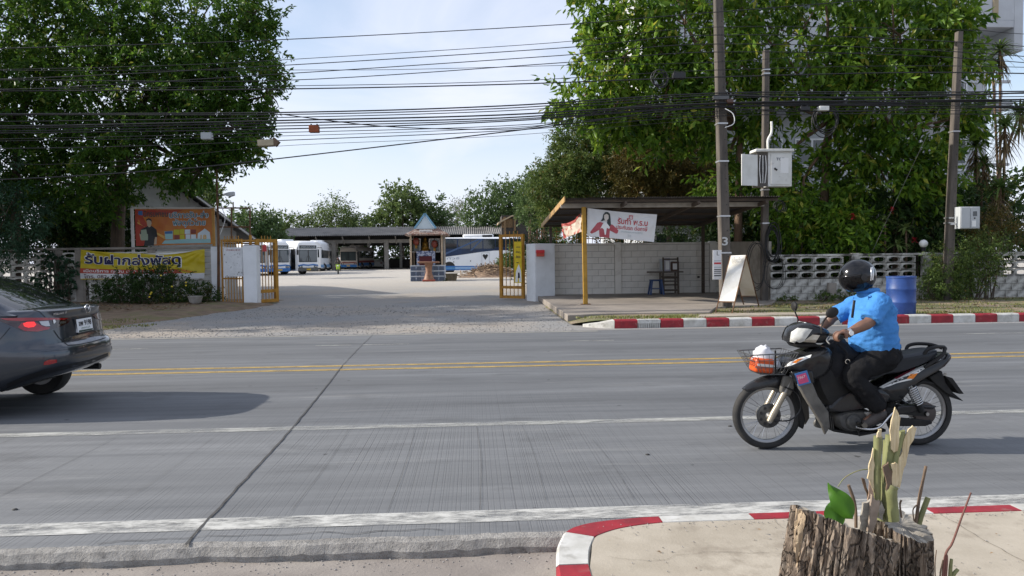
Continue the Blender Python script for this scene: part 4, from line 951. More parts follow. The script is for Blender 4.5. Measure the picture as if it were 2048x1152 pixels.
ROOFT = M('grey_roof_tile', (0.16, 0.155, 0.15), (0.10, 0.095, 0.09), rough=0.85, scale=3)
for s in (1, -1):
    e_ = er if s > 0 else el
    mb = MB(); t_ = 0.14
    mb.add([(ap.x, hy-0.2, ap.z), (e_.x+s*0.3, hy-0.2, er.z-0.15), (e_.x+s*0.3, hy+10.4, er.z-0.15), (ap.x, hy+10.4, ap.z), (ap.x, hy-0.2, ap.z-t_), (e_.x+s*0.3, hy-0.2, er.z-0.15-t_), (e_.x+s*0.3, hy+10.4, er.z-0.15-t_), (ap.x, hy+10.4, ap.z-t_)], [(0, 1, 2, 3), (7, 6, 5, 4), (0, 4, 5, 1), (1, 5, 6, 2), (2, 6, 7, 3), (3, 7, 4, 0)])
    mb.build('roof_slope', ROOFT, hs)
    MB().bar((ap.x, hy-0.25, ap.z-0.12), (e_.x+s*0.3, hy-0.25, er.z-0.27), 0.06, 0.24, up=(0, 1, 0)).build('barge_board', FRAME_W, hs)

_rot = Matrix.Translation((HOUSE_PIVOT.x, hy, 0)) @ Matrix.Rotation(R_(27), 4, 'Z') @ Matrix.Translation((-HOUSE_PIVOT.x, -hy, 0))
hs.location = (HOUSE_PIVOT.x, hy, 0); hs.rotation_euler = (0, 0, R_(27))
for ch in hs.children: ch.location = (-HOUSE_PIVOT.x, -hy, 0)
# far bus shed
sd_ = thing('bus_shed', 'long open bus shed with grey corrugated roof across the yard', 'shed', (0, 0, 0)); sy = 100.0
sx0 = D(546, 470, sy).x; sx1 = D(1030, 470, sy).x; ez = D(800, 470, sy).z; rz_ = D(800, 454, sy+9).z
CORR = M('asbestos_sheet', (0.23, 0.22, 0.21), (0.16, 0.155, 0.145), rough=0.9, scale=0.8, c3=(0.09, 0.085, 0.08), scale3=0.25)
nsheet = 24
for k in range(nsheet):
    m_ = MB(); n = 40; xa_ = sx0+(sx1-sx0)*k/nsheet; wd_ = (sx1-sx0)/nsheet
    for v in (0, 1):
        for i in range(n+1): m_.v.append((xa_+wd_*i/n*1.01, sy+9*v, ez+(rz_-ez)*v+0.07*math.sin(2*PI*i/8)+0.003*(k % 2)))
    for i in range(n): m_.f.append((i, i+1, n+2+i, n+1+i))
    m_.build('roof_sheet', CORR, sd_, smooth=60, fix=False)
MB().bx(sx0, sx1, sy+9.2, sy+22, rz_-0.5, rz_-0.25).build('back_roof', CORR, sd_)
SCON = M('shed_concrete', (0.25, 0.23, 0.20), (0.18, 0.165, 0.145), rough=0.9, scale=1)
MB().bx(sx0+0.5, sx1, sy+1.6, sy+2.0, D(700, 486, sy).z, D(700, 479, sy).z).build('beam', SCON, sd_)
for pxx in (560, 668, 773, 880, 985): xx = D(pxx, 500, sy+1.8).x; MB().bx(xx-0.28, xx+0.28, sy+1.5, sy+2.05, 0.1, D(700, 479, sy).z-0.01).build('post', SCON, sd_)
for k in range(9): xx = sx0+2+(sx1-sx0-4)*k/8; MB().bar((xx, sy+0.2, ez-0.15), (xx, sy+1.7, ez-1.1), 0.12, 0.12).build('strut', SCON, sd_)
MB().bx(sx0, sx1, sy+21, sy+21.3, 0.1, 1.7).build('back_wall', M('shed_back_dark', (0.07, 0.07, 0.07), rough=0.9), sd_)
MB().bx(sx0, sx1, sy+20.9, sy+20.997, 2.05, 2.2).build('back_rail', FRAME_W, sd_)
for k in range(12):
    xx = sx0+2+(sx1-sx0-4)*k/11; MB().bx(xx-0.2, xx+0.2, sy+20.6, sy+20.85, 0.1, 4.6).build('back_post', FRAME_W if k % 2 else SCON, sd_)
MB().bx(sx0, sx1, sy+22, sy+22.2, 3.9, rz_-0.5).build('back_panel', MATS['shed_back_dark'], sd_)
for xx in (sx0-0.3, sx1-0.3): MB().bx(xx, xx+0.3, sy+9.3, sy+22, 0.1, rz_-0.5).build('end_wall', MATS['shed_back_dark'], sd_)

# wooden hut beyond the shed roof
ht = thing('wooden_hut', 'brown wooden hut with lean-to roof beyond the right coach', 'hut', (0, 0, 0)); hy2 = 84
WOODB = M('hut_boards', (0.19, 0.12, 0.055), (0.13, 0.08, 0.04), rough=0.85, scale=1.5, stretch=(4, 1, 1))
c0 = D(1004, 458, hy2); c1 = D(1066, 458, hy2); zt = D(1030, 430, hy2).z
MB().bx(c0.x, c1.x, hy2+0.5, hy2+5, 0, zt).build('wall', M('hut_dark', (0.05, 0.045, 0.04), rough=0.9), ht)
for k in range(8): MB().bx(c0.x-0.02+k*0.16, c0.x+0.13+k*0.16, hy2+0.40, hy2+0.49, D(1004, 455, hy2).z, D(1020, 437, hy2).z).build('board', WOODB, ht)
MB().prism([(c0.x-0.4, D(1000, 444, hy2).z), (D(1024, 430, hy2).x, zt), (c1.x+0.2, D(1066, 426, hy2).z), (c1.x+0.2, D(1066, 428, hy2).z), (D(1024, 433, hy2).x, zt-0.16), (c0.x-0.4, D(1000, 447, hy2).z)], hy2, hy2+5.5, 'Y').build('roof', M('hut_roof', (0.42, 0.33, 0.2), (0.3, 0.24, 0.16), rough=0.7), ht)
for pxx in (1010, 1030, 1060): xx = D(pxx, 470, hy2).x; MB().bx(xx-0.12, xx+0.12, hy2+0.1, hy2+0.3, 0, zt-0.2).build('stilt', WOODB, ht)
sf = thing('stick_fence', 'rough reddish stick fence behind the red mailbox pillar', 'fence', (0, 0, 0))
STK = M('fence_sticks', (0.30, 0.15, 0.10), (0.20, 0.13, 0.09), rough=0.85, scale=3)
for k in range(22):
    a_ = D(1056+k*2.9+random.uniform(-1, 1), 500, 40); b_2 = D(1056+k*2.9+random.uniform(-2, 2), 452+random.uniform(-6, 8), 40)
    MB().bar((a_.x, 40, 0), b_2, 0.08, 0.04).build('stick', STK, sf)

# ================================================================ TREES AND PLANTS
def unit(a): return a/np.maximum(np.linalg.norm(a, axis=-1, keepdims=True), 1e-9)
def leaf_arrays(C, Dr, Ln, wr=0.35, fold=0.12):
    n = len(C); R3 = rng.normal(size=(n, 3)); S = unit(np.cross(Dr, R3)); Nn = np.cross(Dr, S); W = (Ln*wr*0.5)[:, None]; Lc = Ln[:, None]
    mid = C+Dr*Lc*0.45; V = np.stack([C, mid+S*W-Nn*Lc*fold, C+Dr*Lc, mid-S*W-Nn*Lc*fold], 1).reshape(-1, 3)
    b = np.arange(n)[:, None]*4; F = np.concatenate([b+[[0, 1, 2]], b+[[0, 2, 3]]], 1).reshape(-1, 3); return V, F
def cluster_pts(blobs, shell=0.6):
    """blobs: (centre, radii, n) -> points biased to the outer shell + outward direction"""
    P = []; O = []
    for c_, r_, n_ in blobs:
        u = unit(rng.normal(size=(n_, 3))); rr = rng.uniform(0, 1, n_)**(1/3*(1-shell)+0.05); rr = np.clip(rr, 0.15, 1)*(1+0.10*rng.normal(size=n_))
        P.append(np.array(c_)+u*rr[:, None]*np.array(r_)); O.append(u)
    return np.concatenate(P), np.concatenate(O)
def crown(name, mat, parent, blobs, per, spread, Ln, wr=0.35, droop=0.3, shell=0.5, sprig=True, holes=0.0, hscale=0.5, trim=None):
    C, O = cluster_pts(blobs, shell)
    if trim: keep = ~((C[:, 0] > trim[0]) & (C[:, 2] < trim[1])); C, O = C[keep], O[keep]
    if holes:
        k = np.array([noise.noise(Vector(p)*hscale+Vector((3.3, 1.7, 9.1))) for p in C]); keep = k > -0.35+holes; C, O = C[keep], O[keep]
    n = len(C); idx = np.repeat(np.arange(n), per); m_ = len(idx)
    if sprig:      # leaves along a short twig that grows outwards
        tw = unit(O*0.7+rng.normal(size=(n, 3))*0.6+np.array([0, 0, -droop*0.5])); s = rng.uniform(0, 1, m_)[:, None]
        B_ = C[idx]+tw[idx]*s*spread*1.7+rng.normal(size=(m_, 3))*spread*0.16
        Dr = unit(tw[idx]*0.6+rng.normal(size=(m_, 3))*0.75+np.array([0, 0, -droop]))
    else:
        B_ = C[idx]+rng.normal(size=(m_, 3))*spread*0.45; Dr = unit(O[idx]*0.4+rng.normal(size=(m_, 3))*0.8+np.array([0, 0, -droop]))
    V, F = leaf_arrays(B_, Dr, Ln*rng.uniform(0.6, 1.25, m_), wr)
    return obj(name, np_mesh(name, V, F), mat, parent), C
BARK = M('tree_bark', (0.115, 0.085, 0.06), (0.06, 0.045, 0.033), rough=0.92, scale=5, stretch=(3, 3, 0.6), bump=0.8, bscale=18)
BARK2 = M('pale_bark', (0.21, 0.135, 0.085), (0.13, 0.085, 0.055), rough=0.9, scale=4, stretch=(3, 3, 0.6), bump=0.7, bscale=16)
def limb(parent, a, b, r0, r1, mat, name='limb', wob=0.25, n=8):
    a = Vector(a); b = Vector(b); L_ = (b-a).length; P = []
    s = random.uniform(0, 100)
    for i in range(n+1):
        t = i/n; p = a.lerp(b, t)+Vector((noise.noise(Vector((t*2.3, s, 0))), noise.noise(Vector((t*2.3, s, 5))), 0.6*noise.noise(Vector((t*2.3, s, 9)))))*(wob*L_*0.35*math.sin(PI*t)); P.append(p)
    return MB().tube(P, [r0+(r1-r0)*i/n for i in range(n+1)], 8).build(name, mat, parent, smooth=60)
def branches(name, parent, mat, pairs, r):      # the many thin twigs of one tree, joined
    m_ = MB()
    for a, b in pairs:
        a = Vector(a); b = Vector(b); mid = a.lerp(b, 0.5)+Vector((random.uniform(-1, 1), random.uniform(-1, 1), random.uniform(0, 1)))*(b-a).length*0.12
        m_.tube([a, mid, b], [r, r*0.7, r*0.25], 5, cap=False)
    o = m_.build(name, mat, parent, smooth=80, fix=False); o['kind'] = 'stuff'; return o
def PB(px, py, Y, rpx, n, asp=(1, 1, 1)):        # a foliage mass seen at a pixel, at distance Y
    c_ = D(px, py, Y); r_ = rpx/FPX*Y; return (tuple(c_), (r_*asp[0], r_*asp[1], r_*asp[2]), n)
def tree(name, label, cat, base, blobs, trunk_top, tr, leaf, per, spread, Ln, wr=0.35, droop=0.3, shell=0.5, bark=None, sprig=True, group=None, twig=0.02, ntw=5, holes=0.0, hscale=0.5, trim=None):
    bark = bark or BARK; t = thing(name, label, cat, base, 0, group); b0 = Vector(base)
    loc = [(tuple(Vector(c_)-b0), r_, n_) for c_, r_, n_ in blobs]; tt = Vector(trunk_top)-b0
    P = catmull([Vector((0, 0, -0.2)), Vector((tt.x*0.25, tt.y*0.25, tt.z*0.35)), Vector((tt.x*0.6, tt.y*0.6, tt.z*0.7)), tt], 6)
    MB().tube(P, [tr*(1.25 if i == 0 else 1.0-0.45*i/len(P)) for i in range(len(P))], 12).build('trunk', bark, t, smooth=60)
    for c_, r_, n_ in loc: limb(t, tt-Vector((0, 0, 0.15)), Vector(c_), tr*0.5, tr*0.10, bark)
    o, C = crown('crown', leaf, t, loc, per, spread, Ln, wr, droop, shell, sprig, holes, hscale, trim)
    prs = []
    for c_, r_, n_ in loc:
        for _ in range(ntw):
            d = Vector(rng.normal(size=3)).normalized(); prs.append((Vector(c_), Vector(c_)+Vector((d.x*r_[0], d.y*r_[1], d.z*r_[2]))*0.9))
    branches('twigs', t, bark, prs, twig); return t
L_DARK = leafmat('leaf_left_tree', (0.020, 0.058, 0.008), (0.075, 0.160, 0.018), dry=(0.16, 0.17, 0.03), trans=0.42)
L_BLUE = leafmat('leaf_blue_green', (0.022, 0.055, 0.028), (0.045, 0.095, 0.05), trans=0.25)
L_BIG = leafmat('leaf_right_tree', (0.032, 0.090, 0.010), (0.16, 0.27, 0.026), dry=(0.34, 0.32, 0.05), trans=0.42, rough=0.4)
L_FINE = leafmat('leaf_fine', (0.045, 0.085, 0.020), (0.12, 0.17, 0.04), dry=(0.20, 0.13, 0.04), trans=0.3)
L_BRN = leafmat('leaf_olive_brown', (0.06, 0.06, 0.015), (0.13, 0.105, 0.025), dry=(0.2, 0.11, 0.03), trans=0.3)
L_FAR = leafmat('leaf_far', (0.055, 0.095, 0.030), (0.12, 0.17, 0.05), trans=0.3)
L_FAR2 = leafmat('leaf_far_dark', (0.045, 0.085, 0.030), (0.09, 0.14, 0.045), trans=0.3)
L_PALE = leafmat('leaf_far_pale', (0.15, 0.16, 0.12), (0.22, 0.23, 0.18), trans=0.3)
L_HEDGE = leafmat('leaf_hedge', (0.018, 0.045, 0.012), (0.05, 0.095, 0.022), dry=(0.14, 0.13, 0.03), trans=0.3)

# --- left side trees
tree('roadside_tree', 'large leafy tree spreading over the wires behind the yellow banner', 'tree', (D(228, 480, 31).x, 31, 0.05),
     [PB(330, 190, 29, 150, 420, (1, 1.1, 1)), PB(450, 140, 28.5, 95, 260), PB(470, 255, 28, 62, 150), PB(260, 330, 28.5, 120, 300), PB(390, 60, 29, 150, 300), PB(510, 30, 28.5, 48, 60, (1, 1, .7)), PB(330, -110, 30, 200, 260), PB(540, 190, 28, 20, 34, (1, 1, 3.2)), PB(180, 180, 29.5, 140, 330), PB(400, 340, 28.3, 52, 110), PB(220, 40, 30, 150, 340), PB(150, 370, 29, 90, 150, (1.2, 1, .7)), PB(430, 240, 29, 90, 200)],
     D(250, 250, 31), 0.30, L_DARK, 26, 0.36, 0.205, wr=0.44, droop=0.35, shell=0.3, twig=0.035, ntw=7, holes=0.05, hscale=0.75, trim=(D(215, 400, 28.4).x-D(228, 480, 31).x, D(330, 376, 28.4).z-.05))
tree('corner_tree', 'dark tree at the far left edge of the picture', 'tree', (D(28, 500, 30).x, 30, 0.05),
     [PB(40, 60, 30, 150, 420), PB(20, 220, 29, 130, 360), PB(-90, 150, 29, 150, 200), PB(130, 20, 31, 120, 260), PB(90, 300, 29.5, 100, 170), PB(-80, 330, 29, 130, 180), PB(110, -60, 30, 120, 120)], D(35, 240, 30), 0.20, L_DARK, 24, 0.36, 0.20, wr=0.42, droop=0.3, shell=0.3, twig=0.03, ntw=7, holes=0.03, hscale=0.7)
tree('pinnate_tree', 'small dark bluish tree over the wall at the left edge', 'tree', (D(-10, 560, 27).x, 27, 0.05),
     [PB(10, 430, 26.5, 80, 150, (1, 1, .8)), PB(-60, 350, 26.5, 100, 120), PB(0, 500, 26.6, 34, 40)], D(-5, 470, 27), 0.07, L_BLUE, 22, 0.34, 0.16, wr=0.3, droop=0.6, shell=0.3, twig=0.015)
for i_, (X_, Y_, h_) in enumerate(((-20.5, 22.5, 11.0), (-25, 27.5, 12.0), (-28.5, 32.5, 12.5), (-33, 25, 12.5))):
    tree('street_tree', ['street tree beyond the left edge near the road', 'tallest street tree beyond the left edge', 'street tree beyond the left edge by the wall', 'street tree farthest beyond the left edge'][i_], 'tree', (X_, Y_, 0.05),
         [((X_+a*2.6, Y_+b*2.4, h_*c_), (2.6, 2.4, 2.0), 170) for a, b, c_ in ((0, 0, .95), (1, 0, .7), (-1, 0, .7), (0, .9, .72), (0, -.7, .7), (.4, .4, .5), (-.5, -.4, .5))], (X_, Y_, h_*0.45), 0.2, L_DARK, 22, 0.5, 0.26, wr=0.45, shell=0.4, twig=0.03)
def shrub(name, label, cat, base, blobs, leaf, per, spread, Ln, wr=0.4, droop=0.1, shell=0.3, stems=8, bark=None, group=None, sprig=True):
    t = thing(name, label, cat, base, 0, group); b0 = Vector(base); loc = [(tuple(Vector(c_)-b0), r_, n_) for c_, r_, n_ in blobs]
    crown('foliage', leaf, t, loc, per, spread, Ln, wr, droop, shell, sprig)
    prs = []
    for c_, r_, n_ in loc:
        for _ in range(stems): prs.append((Vector((c_[0]*0.8+random.uniform(-.2, .2), c_[1]*0.8, -0.05)), Vector(c_)+Vector((random.uniform(-1, 1)*r_[0], random.uniform(-1, 1)*r_[1], random.uniform(-.3, .9)*r_[2]))))
    branches('stems', t, bark or BARK, prs, 0.018); return t
shrub('understorey', 'dark overgrown thicket behind the left wall under the trees', 'thicket', (D(110, 520, 34).x, 34, 0.05),
      [PB(60, 440, 33, 90, 260, (1.2, .6, .8)), PB(190, 440, 33, 80, 260, (1.1, .6, .8)), PB(-60, 440, 33, 100, 200, (1.2, .6, .9)), PB(120, 500, 32.5, 90, 160, (1.4, .5, .5)), PB(255, 460, 33.5, 40, 100), PB(110, 380, 35, 120, 200, (1.3, .6, .6))], L_HEDGE, 22, 0.36, 0.20, droop=0.2)
shrub('flowering_hedge', 'dense dark hedge bush growing in front of the yellow banner', 'bush', (D(310, 600, 27.6).x, 27.6, 0.08),
      [PB(245, 580, 27.6, 36, 150, (1.1, .7, .9)), PB(300, 575, 27.5, 40, 190, (1, .7, 1)), PB(350, 578, 27.5, 38, 160, (1, .7, .9)), PB(395, 585, 27.6, 28, 90, (1, .7, .8)), PB(215, 590, 27.7, 24, 70), PB(280, 553, 27.6, 16, 36, (1.2, .6, 1)), PB(330, 548, 27.6, 14, 30, (1.2, .6, 1)), PB(420, 592, 27.7, 18, 40)], L_HEDGE, 16, 0.15, 0.085, wr=0.5, shell=0.25)
fl_m = M('yellow_petals', '#d9c23a', rough=0.6)
for i, (px, py) in enumerate(((303, 585), (301, 588), (344, 573), (372, 565), (372, 571), (322, 551), (299, 594))):
    t = tag(MB().ball((0, 0, 0), (0.035, 0.03, 0.03), 7, 5).build('yellow_blossom', fl_m, smooth=60, loc=D(px, py, 26.75)), 'tiny yellow blossom on the dark hedge bush', 'flower', 'yellow blossoms on the hedge')
shrub('wall_creeper', 'leafy creeper climbing the left pierced wall', 'creeper', (D(112, 590, 28.7).x, 28.75, 0.08),
      [PB(95, 540, 28.75, 12, 12, (.9, .2, 3)), PB(128, 565, 28.7, 15, 20, (1, .3, 2)), PB(140, 545, 28.8, 10, 16, (1, .2, 4)), PB(62, 575, 28.6, 16, 16, (1, .4, 1.2)), PB(112, 520, 28.8, 10, 12, (1, .2, 2))], L_BLUE, 7, 0.12, 0.17, wr=0.7, droop=0.3)
pot = thing('plant_pot', 'pale round plant pot under the hedge by the pillar', 'pot', (D(393, 601, 27.0).x, 26.9, 0.09))
MB().lathe([(0.16, 0.0), (0.20, 0.06), (0.25, 0.24), (0.27, 0.26), (0.23, 0.26), (0.2, 0.2), (0.02, 0.19)], 18).build('bowl', M('pot_grey', (0.42, 0.40, 0.37), (0.3, 0.28, 0.26), rough=0.8), pot, smooth=40)

# --- right side trees
tree('broadleaf_tree', 'broad leaved tree reaching left over the shelter and wires', 'tree', (D(1475, 520, 26).x, 26, 0.15),
     [PB(1250, 110, 25, 95, 190), PB(1170, 190, 24.5, 52, 80, (1.1, 1, .8)), PB(1330, 190, 25, 100, 190), PB(1370, 50, 25.5, 120, 200), PB(1240, 10, 25, 80, 100), PB(1310, -90, 26, 150, 150), PB(1440, 130, 25, 90, 120), PB(1230, 215, 25, 60, 80), PB(1400, 250, 25.5, 55, 70), PB(1440, 350, 26.5, 55, 60)], D(1480, 250, 26), 0.17, L_BIG, 17, 0.44, 0.33, wr=0.36, droop=0.55, shell=0.3, bark=BARK2, twig=0.03, ntw=6, holes=0.16, hscale=0.85)
tree('broadleaf_tree', 'broad leaved tree rising behind the white cabinet and middle pole', 'tree', (D(1640, 520, 25.4).x, 25.4, 0.15),
     [PB(1600, 70, 25, 130, 220), PB(1560, 200, 25, 80, 110), PB(1680, 160, 24.6, 80, 120), PB(1640, -80, 25, 160, 150), PB(1540, 330, 25.8, 60, 60), PB(1600, 400, 25.0, 62, 90), PB(1690, 330, 25.2, 60, 80), PB(1480, 20, 25.5, 90, 90)], D(1660, 230, 25.4), 0.19, L_BIG, 17, 0.44, 0.33, wr=0.36, droop=0.6, shell=0.3, bark=BARK2, twig=0.03, ntw=6, holes=0.16, hscale=0.85)
tree('broadleaf_tree', 'broad leaved tree hanging around the right hand pole', 'tree', (D(1795, 520, 25.2).x, 25.2, 0.15),
     [PB(1800, 70, 24.6, 110, 200), PB(1870, 130, 24.2, 70, 110), PB(1740, 190, 24.4, 75, 120), PB(1830, 260, 24.6, 80, 110), PB(1780, -60, 25, 140, 120), PB(1760, 340, 24.6, 75, 110), PB(1845, 370, 24.4, 55, 80), PB(1900, 40, 24, 36, 40), PB(1930, 230, 24.4, 34, 36)], D(1790, 260, 25.2), 0.14, L_BIG, 17, 0.44, 0.33, wr=0.36, droop=0.6, shell=0.3, bark=BARK2, twig=0.03, ntw=6, holes=0.16, hscale=0.85)
for (a, b, r) in (((1690, 400), (1712, 270), .09), ((1600, 400), (1588, 180), .10)):
    pass
tree('feathery_tree', 'feathery fine leaved tree behind the shelter roof', 'tree', (D(1230, 480, 36).x, 36, 0.1),
     [PB(1180, 330, 35, 80, 420, (1, 1, .9)), PB(1250, 290, 35, 70, 300), PB(1130, 370, 34.5, 60, 260), PB(1300, 350, 35, 80, 360), PB(1380, 330, 35.5, 80, 300), PB(1330, 280, 36, 60, 160), PB(1150, 280, 35, 40, 90), PB(1390, 400, 35, 60, 160), PB(1120, 420, 35, 40, 140)], D(1260, 340, 36), 0.25, L_FINE, 46, 0.46, 0.155, wr=0.34, droop=0.35, shell=0.3, twig=0.02, ntw=8)
tree('brownish_tree', 'olive brown tree patch above the shelter roof', 'tree', (D(1340, 480, 33).x, 33, 0.1),
     [PB(1320, 320, 32.5, 62, 260), PB(1270, 345, 32.5, 45, 150), PB(1380, 350, 32.6, 50, 150)], D(1335, 370, 33), 0.16, L_BRN, 40, 0.40, 0.15, wr=0.34, droop=0.3, twig=0.02)
shrub('boundary_hedge', 'dark hedge showing through behind the white block wall', 'hedge', (6.3, 29.5, 0.1),
      [((2.5+k*1.35, 30.2, 1.7), (0.9, 0.5, 1.15), 130) for k in range(9)], L_HEDGE, 16, 0.22, 0.12)
shrub('garden_thicket', 'dark leafy mass filling the garden behind the right pierced wall', 'thicket', (D(1700, 520, 29).x, 29, 0.1),
      [PB(1480, 430, 29, 70, 130, (1, .5, 1)), PB(1570, 450, 28.5, 70, 150, (1, .5, 1)), PB(1660, 440, 28.5, 75, 160, (1, .5, 1)), PB(1750, 450, 28.5, 70, 150, (1, .5, 1)), PB(1840, 450, 28.5, 70, 150, (1, .5, 1)), PB(1930, 440, 28.5, 75, 150, (1, .5, 1)), PB(2030, 430, 28.5, 80, 120, (1, .5, 1)), PB(1620, 520, 27, 80, 90, (1.4, .4, .5)), PB(1760, 520, 27, 80, 90, (1.4, .4, .5)), PB(1900, 520, 27, 80, 90, (1.4, .4, .5))], L_HEDGE, 18, 0.45, 0.28, wr=0.4, droop=0.4)
shrub('garden_shrub', 'tall glossy shrub behind the pierced wall left of the helmet', 'shrub', (D(1640, 520, 24).x, 24, 0.15),
      [PB(1610, 455, 23.9, 55, 90, (1, .6, .9)), PB(1690, 460, 23.7, 55, 100, (1, .6, .8)), PB(1570, 420, 24.2, 45, 60), PB(1650, 490, 23.6, 40, 60), PB(1700, 485, 23.4, 30, 40)], L_BIG, 12, 0.34, 0.24, wr=0.4, droop=0.5)
shrub('garden_shrub', 'dark shrub behind the pierced wall beside the globe lamp', 'shrub', (D(1820, 520, 24).x, 24.2, 0.15),
      [PB(1790, 440, 24.4, 55, 90, (1, .6, .9)), PB(1850, 450, 24.2, 48, 80, (1, .6, .9)), PB(1880, 400, 24.6, 45, 60), PB(1930, 420, 24.6, 50, 60), PB(2010, 420, 24.6, 60, 80)], L_HEDGE, 14, 0.34, 0.22, wr=0.4, droop=0.4)
shrub('fine_leaved_bush', 'fine leaved bush sprawling over the wall at the right pole', 'bush', (D(1930, 600, 21.9).x, 21.9, vz),
      [PB(1900, 560, 21.8, 40, 220, (1.1, .7, 1)), PB(1950, 530, 21.7, 45, 240, (1.1, .7, 1)), PB(1890, 520, 21.9, 30, 70), PB(1985, 495, 21.8, 30, 60), PB(1900, 590, 21.7, 26, 50), PB(1860, 575, 21.8, 20, 30)], L_FINE, 22, 0.22, 0.075, wr=0.4, droop=0.5)
shrub('bronze_bush', 'bronze green feathery plant above the right wall end', 'bush', (D(1985, 520, 22.9).x, 22.9, vz), [PB(1985, 450, 22.9, 34, 90), PB(2015, 470, 22.9, 26, 50), PB(1960, 475, 22.9, 22, 40)], L_BRN, 20, 0.22, 0.08, wr=0.4, droop=0.5)
shrub('weed_tuft', 'low weed tuft at the foot of the pierced wall', 'weed', (D(1690, 605, 22.2).x, 22.2, vz), [PB(1650, 597, 22.2, 14, 26, (1.3, 1, .6)), PB(1700, 594, 22.2, 20, 40, (1.3, 1, .7)), PB(1575, 600, 22.3, 10, 16)], L_FINE, 14, 0.12, 0.09)

# strap leaved plants
DRAC = leafmat('strap_leaf', (0.04, 0.10, 0.02), (0.16, 0.23, 0.06), trans=0.3); DRACD = leafmat('dead_strap_leaf', (0.10, 0.075, 0.035), (0.26, 0.19, 0.10), trans=0.2)
def strap(n, c_, L_, up0, up1, wd, droop):
    V = []; F = []; c_ = Vector(c_)
    for i in range(n):
        a = random.uniform(0, 2*PI); el = random.uniform(up0, up1); d = Vector((math.cos(a)*math.cos(el), math.sin(a)*math.cos(el), math.sin(el))); s = Vector((-math.sin(a), math.cos(a), 0))*wd*0.5
        l_ = L_*random.uniform(0.7, 1.15); p = c_+Vector((0, 0, random.uniform(-0.06, 0.06))); b = len(V); k = 4
        for j in range(k+1):
            t = j/k; q = p+d*(l_*t)+Vector((0, 0, -droop*l_*t*t)); w_ = (1-t)**0.6*(0.5+min(1, t*4)*0.5) if j < k else 0.02; V += [q-s*w_, q+s*w_]
        F += [(b+2*j, b+2*j+1, b+2*j+3, b+2*j+2) for j in range(k)]
    return V, F
def dracaena(label, base, heads, group='strap leaved plants'):
    t = thing('strap_leaved_plant', label, 'plant', base, 0, group); b0 = Vector(base)
    for (px, py, Y, L_, skirt) in heads:
        h = D(px, py, Y)-b0; P = catmull([Vector((0, 0, -0.1)), Vector((h.x*0.3, h.y*0.3, h.z*0.5)), h], 6); MB().tube(P, 0.045, 7).build('stem', BARK2, t, smooth=60)
        V, F = strap(90, h, L_*1.1, -0.1, 1.35, 0.085, 0.55); obj('leaf_rosette', np_mesh('r', V, F), DRAC, t)
        m_V = []; m_F = []
        for k in range(skirt):
            V, F = strap(11, h-Vector((0, 0, 0.18+k*0.17)), L_*0.75, -0.9, -0.1, 0.07, 0.7); o = len(m_V); m_V += V; m_F += [tuple(i+o for i in q) for q in F]
        if skirt: obj('dead_leaf_skirt', np_mesh('s', m_V, m_F), DRACD, t)
    return t
dracaena('tall strap leaved plant against the building at the right edge', (D(2000, 500, 27).x, 27, 0.1), [(2000, 100, 26.5, 0.75, 4), (1985, 130, 26.7, .6, 1)])
dracaena('strap leaved plant with long dead leaf skirt right of the meter box', (D(2005, 520, 24.5).x, 24.5, 0.1), [(2010, 252, 24.3, 0.9, 4), (2000, 375, 24.0, 0.8, 4)])
dracaena('dark strap leaved plant just right of the right pole', (D(1955, 520, 25.0).x, 25.0, 0.1), [(1952, 290, 24.8, 0.85, 4), (1968, 330, 24.6, 0.8, 2), (2040, 225, 25.0, .9, 3)])
PLUM = leafmat('rosette_leaf', (0.07, 0.12, 0.03), (0.17, 0.22, 0.07), trans=0.25)
for i, (px, py, Y, lab) in enumerate(((1770, 440, 23.5, 'pale green leaf rosette plant highest in the garden shrubs'), (1812, 458, 23.3, 'pale leaf rosette plant left of the globe lamp'), (1796, 490, 23.1, 'pale leaf rosette plant just above the pierced wall'))):
    h = D(px, py, Y); t = thing('rosette_plant', lab, 'plant', (h.x, h.y, 0.15), 0, 'leaf rosettes above the wall')
    MB().tube([(0, 0, 0), (0.02, 0, h.z*0.5), (0, 0, h.z-0.15)], 0.03, 6).build('stem', BARK2, t)
    V, F = strap(26, (0, 0, h.z-0.15), 0.55, 0.0, 1.1, 0.13, 0.5); obj('leaf_rosette', np_mesh('r', V, F), PLUM, t)
REDB = leafmat('red_bract', (0.32, 0.01, 0.02), (0.5, 0.03, 0.04), trans=0.2)
for i, (px, py, lab) in enumerate(((1705, 433, 'red flower head on the shrub nearest the middle pole'), (1784, 421, 'red flower head highest above the leaf rosettes'), (1828, 480, 'red flower head beside the globe lamp'))):
    h = D(px, py, 23.2); V, F = strap(22, (0, 0, 0), 0.16, -0.3, 1.2, 0.09, 0.3); tag(obj('red_flower', np_mesh('red_flower', V, F), REDB, None, loc=h), lab, 'flower', 'red flowers in the garden')

